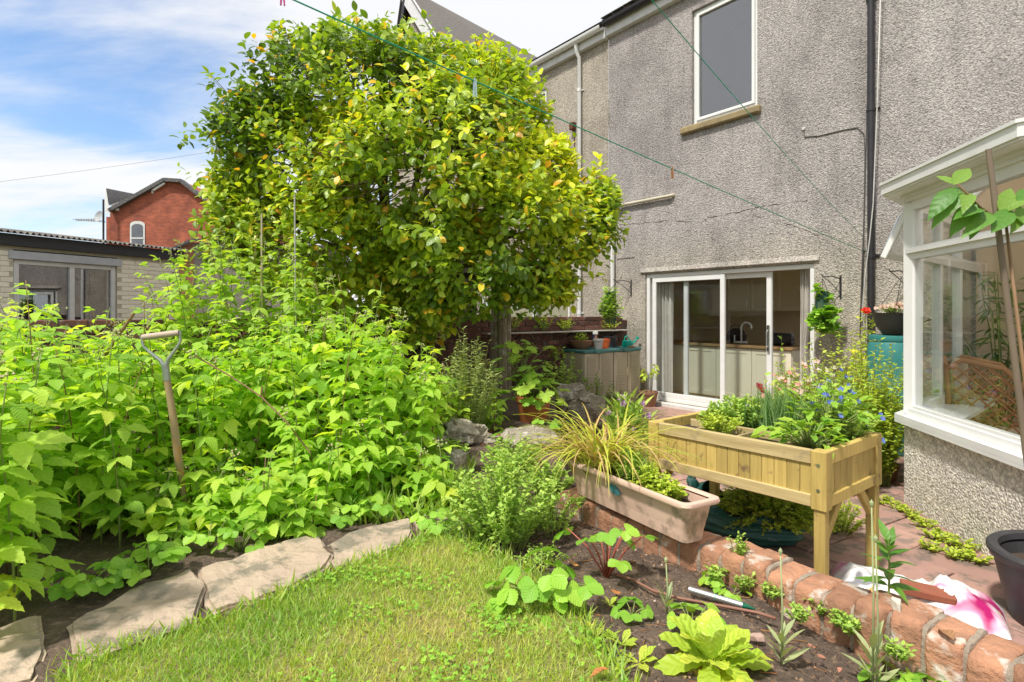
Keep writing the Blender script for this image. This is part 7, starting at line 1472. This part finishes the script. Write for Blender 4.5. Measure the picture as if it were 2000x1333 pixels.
# ------------------------------------------------------------------ lawn grass, litter
def grass():
    n = 150000; X = rng.uniform(-2.6, 1.5, n); Y = 1.45 + 2.0 * rng.rand(n)
    ok = inside(lawn_pts, X + rng.normal(0, 0.02, n), Y + rng.normal(0, 0.02, n)) & (np.abs(X) < 1.05 * Y + 0.1); X, Y = X[ok], Y[ok]; n = len(X)
    pat = np.array([mnoise.noise(Vector((x * 1.7, y * 1.7, 2))) + 0.5 * mnoise.noise(Vector((x * 6, y * 6, 8))) for x, y in zip(X, Y)])
    tint = np.clip(0.52 + 0.38 * pat + 0.14 * (X + 0.3) + rng.normal(0, 0.17, n), 0, 1)
    S = rng.uniform(0.018, 0.045, n) * np.where(tint > 0.75, 0.75, 1.0) * (1 + 0.25 * np.clip(-pat, 0, 1)); lean = rng.normal(0, 0.55, (n, 2)); d = np.column_stack([lean, np.ones(n)])
    V = np.array([(0, -0.05, 0), (0, 0.05, 0), (0.5, -0.042, 0.02), (0.5, 0.042, 0.02), (1, 0, -0.12)]); t_ = (V, [(0, 1, 3, 2), (2, 3, 4)], V[:, 1::-1])
    P_ = np.column_stack([X, Y, np.full(n, LZ - 0.016)])
    o = cloud('grass', t_, frames(d, rng.normal(0, 1, (n, 3))), P_, S, tint, M_grass); o['kind'] = 'stuff'; o['label'] = 'short patchy green and straw coloured lawn grass'; o['category'] = 'grass'
    # clover in the turf
    m = 0; cxy = [(rng.uniform(-1.3, 0.7), rng.uniform(1.7, 3.1)) for _ in range(26)]; PC = []
    for cx_, cy2 in cxy:
        for _ in range(rng.randint(20, 70)): PC.append((cx_ + rng.normal(0, 0.07), cy2 + rng.normal(0, 0.05)))
    PC = np.array(PC); PC = PC[inside(lawn_pts, PC[:, 0], PC[:, 1])]; m = len(PC)
    o = cloud('clover', SV[0], frames(np.column_stack([rng.normal(0, 1, (m, 2)), rng.normal(0, .15, m)]), np.array([0, 0, 1.0]) + rng.normal(0, .3, (m, 3))), np.column_stack([PC, rng.uniform(LZ + 0.008, LZ + 0.024, m)]), rng.uniform(0.008, 0.014, m), rng.rand(m), M_straw); o['label'] = 'small clover patches growing in the lawn'; o['category'] = 'clover'
    # longer tufts along the stones
    pts = []
    for k in range(len(lawn_px) - 1):
        a, b = onz(*lawn_px[k], LZ), onz(*lawn_px[k + 1], LZ)
        for _ in range(int((b - a).length * 420)): pts.append(a.lerp(b, rng.rand()) + Vector((rng.normal(0, 0.03), rng.normal(0, 0.03), -0.02)))
    P_ = np.array([tuple(p) for p in pts]); m = len(P_); o = cloud('edge_grass', t_, frames(np.column_stack([rng.normal(0, .6, (m, 2)), np.ones(m)]), rng.normal(0, 1, (m, 3))), P_, rng.uniform(0.04, 0.09, m), np.clip(rng.normal(0.38, 0.2, m), 0, 1), M_grass); o['label'] = 'longer grass fringe along the edge of the lawn'; o['category'] = 'grass'
    # rough grass and weeds under the thicket
    n = 9000; X = rng.uniform(-3.2, -0.3, n); Y = rng.uniform(2.4, 4.4, n); ok = ~inside(lawn_pts, X, Y) & (Y > 2.55 - 0.55 * (X + 0.9)) & (X > -0.95 * Y); ok &= (Y > 2.95 - 0.45 * (X + 0.9)) & ~((X > -1.15) & (Y < 3.35)); X, Y = X[ok], Y[ok]; n = len(X)
    P_ = np.column_stack([X, Y, [gz(x, y) for x, y in zip(X, Y)]]); o = cloud('rough_grass', t_, frames(np.column_stack([rng.normal(0, .5, (n, 2)), np.ones(n)]), rng.normal(0, 1, (n, 3))), P_, rng.uniform(0.06, 0.2, n), np.clip(rng.normal(0.35, 0.15, n), 0, 1), M_grass); o['label'] = 'rough grass growing under the raspberry canes'; o['category'] = 'grass'
grass()
def crumbs():
    n = 15000; Y = rng.uniform(1.5, 3.6, n); X = rng.uniform(-0.4, 2.0, n); ok = ~inside(lawn_pts, X, Y) & (X < np.array([xr(y) for y in Y]) - 0.03); X, Y = X[ok], Y[ok]; n = len(X)
    V = np.array([(1, 0, -.3), (-.5, .8, -.3), (-.5, -.8, -.3), (0.1, 0.1, .8), (-.6, .1, .5)]) ; t_ = (V, [(0, 1, 3), (1, 2, 4), (2, 0, 3), (1, 4, 3), (2, 3, 4), (0, 2, 1)], V[:, :2])
    m, nt, N, L, o = node_mat('soil_crumb'); b = N.new('ShaderNodeBsdfPrincipled'); L.new(b.outputs[0], o.inputs[0]); b.inputs['Roughness'].default_value = 0.95
    a = N.new('ShaderNodeAttribute'); a.attribute_name = 'tint'; L.new(_ramp(N, L, a.outputs['Fac'], [(0, (0.045, 0.03, 0.022)), (0.55, (0.10, 0.068, 0.048)), (0.8, (0.20, 0.13, 0.085)), (0.93, (0.33, 0.22, 0.14)), (0.97, (0.40, 0.15, 0.08)), (1, (0.6, 0.52, 0.42))]), b.inputs[0])
    P_ = np.column_stack([X, Y, [soil_z(x, y) for x, y in zip(X, Y)]]); o = cloud('soil_crumbs', t_, frames(rng.normal(0, 1, (n, 3)), rng.normal(0, 1, (n, 3))), P_, 0.002 + 0.011 * rng.rand(n) ** 3.5, rng.rand(n), m, smooth=False); o['label'] = 'crumbs of earth and grit scattered over the soil bed'; o['category'] = 'soil'
    n = 700; Y = rng.uniform(1.6, 3.4, n); X = rng.uniform(-0.2, 2.0, n); ok = ~inside(lawn_pts, X, Y) & (X < np.array([xr(y) for y in Y]) - 0.03); X, Y = X[ok], Y[ok]; n = len(X)
    P_ = np.column_stack([X, Y, [soil_z(x, y) + 0.004 for x, y in zip(X, Y)]]); o = cloud('dry_twigs', stalk(1.0, 0.03, 0.1), frames(np.column_stack([rng.normal(0, 1, (n, 2)), rng.normal(0, .12, n)]), rng.normal(0, 1, (n, 3))), P_, rng.uniform(0.015, 0.06, n), rng.rand(n), M_dead); o['label'] = 'dry twigs and stalks littering the soil bed'; o['category'] = 'plant litter'
crumbs()
dl = [tm('fallen_leaf', leaf_tmpl(7, 0.5, 0.45, 0.5, 0.3, wave=0.03), M_dead), tm('fallen_leaf', leaf_tmpl(7, 0.42, 0.45, -0.3, -0.3, wave=0.03), M_dead)]
for k, (lab, px, py, z, s) in enumerate((('orange fallen leaf on the grass at the bottom', 1190, 1308, 0.32, 0.075), ('tan fallen leaf on soil left of the silver tube', 1298, 1130, 0.30, 0.06), ('orange fallen leaf at the far tip of the lawn', 838, 1016, 0.31, 0.06), ('rusty leaf at the foot of the red stalked strawberry', 1213, 1158, 0.29, 0.05), ('brown leaf lying on the brick edging at right', 1862, 1250, 0.415, 0.09), ('orange leaf behind the large strawberry leaves', 1130, 1105, 0.29, 0.05))):
    p = onz(px, py, z); o = link('fallen_leaf', dl[k % 2], None, mtx=basis(leafM(rng.uniform(0, 6), 0.1, rng.uniform(-.4, .4)), (p.x, p.y, z), s)); tag(o, lab, 'leaf', 'fallen leaves')
n = 260; cx0, cy0 = at(905, 835, 5.3).x, 5.3
X = rng.normal(cx0, 0.16, n); Y = rng.normal(cy0, 0.12, n); o = cloud('leaf_litter', leaf_tmpl(4, 0.5, 0.45, 0.4, 0.2), frames(np.column_stack([rng.normal(0, 1, (n, 2)), rng.normal(0, .2, n)]), np.array([0, 0, 1.0]) + rng.normal(0, .3, (n, 3))), np.column_stack([X, Y, [gz(x, y) + 0.012 for x, y in zip(X, Y)]]), rng.uniform(0.04, 0.08, n), rng.rand(n), M_dead); o['label'] = 'rusty fallen leaves heaped behind the rockery'; o['category'] = 'leaf litter'
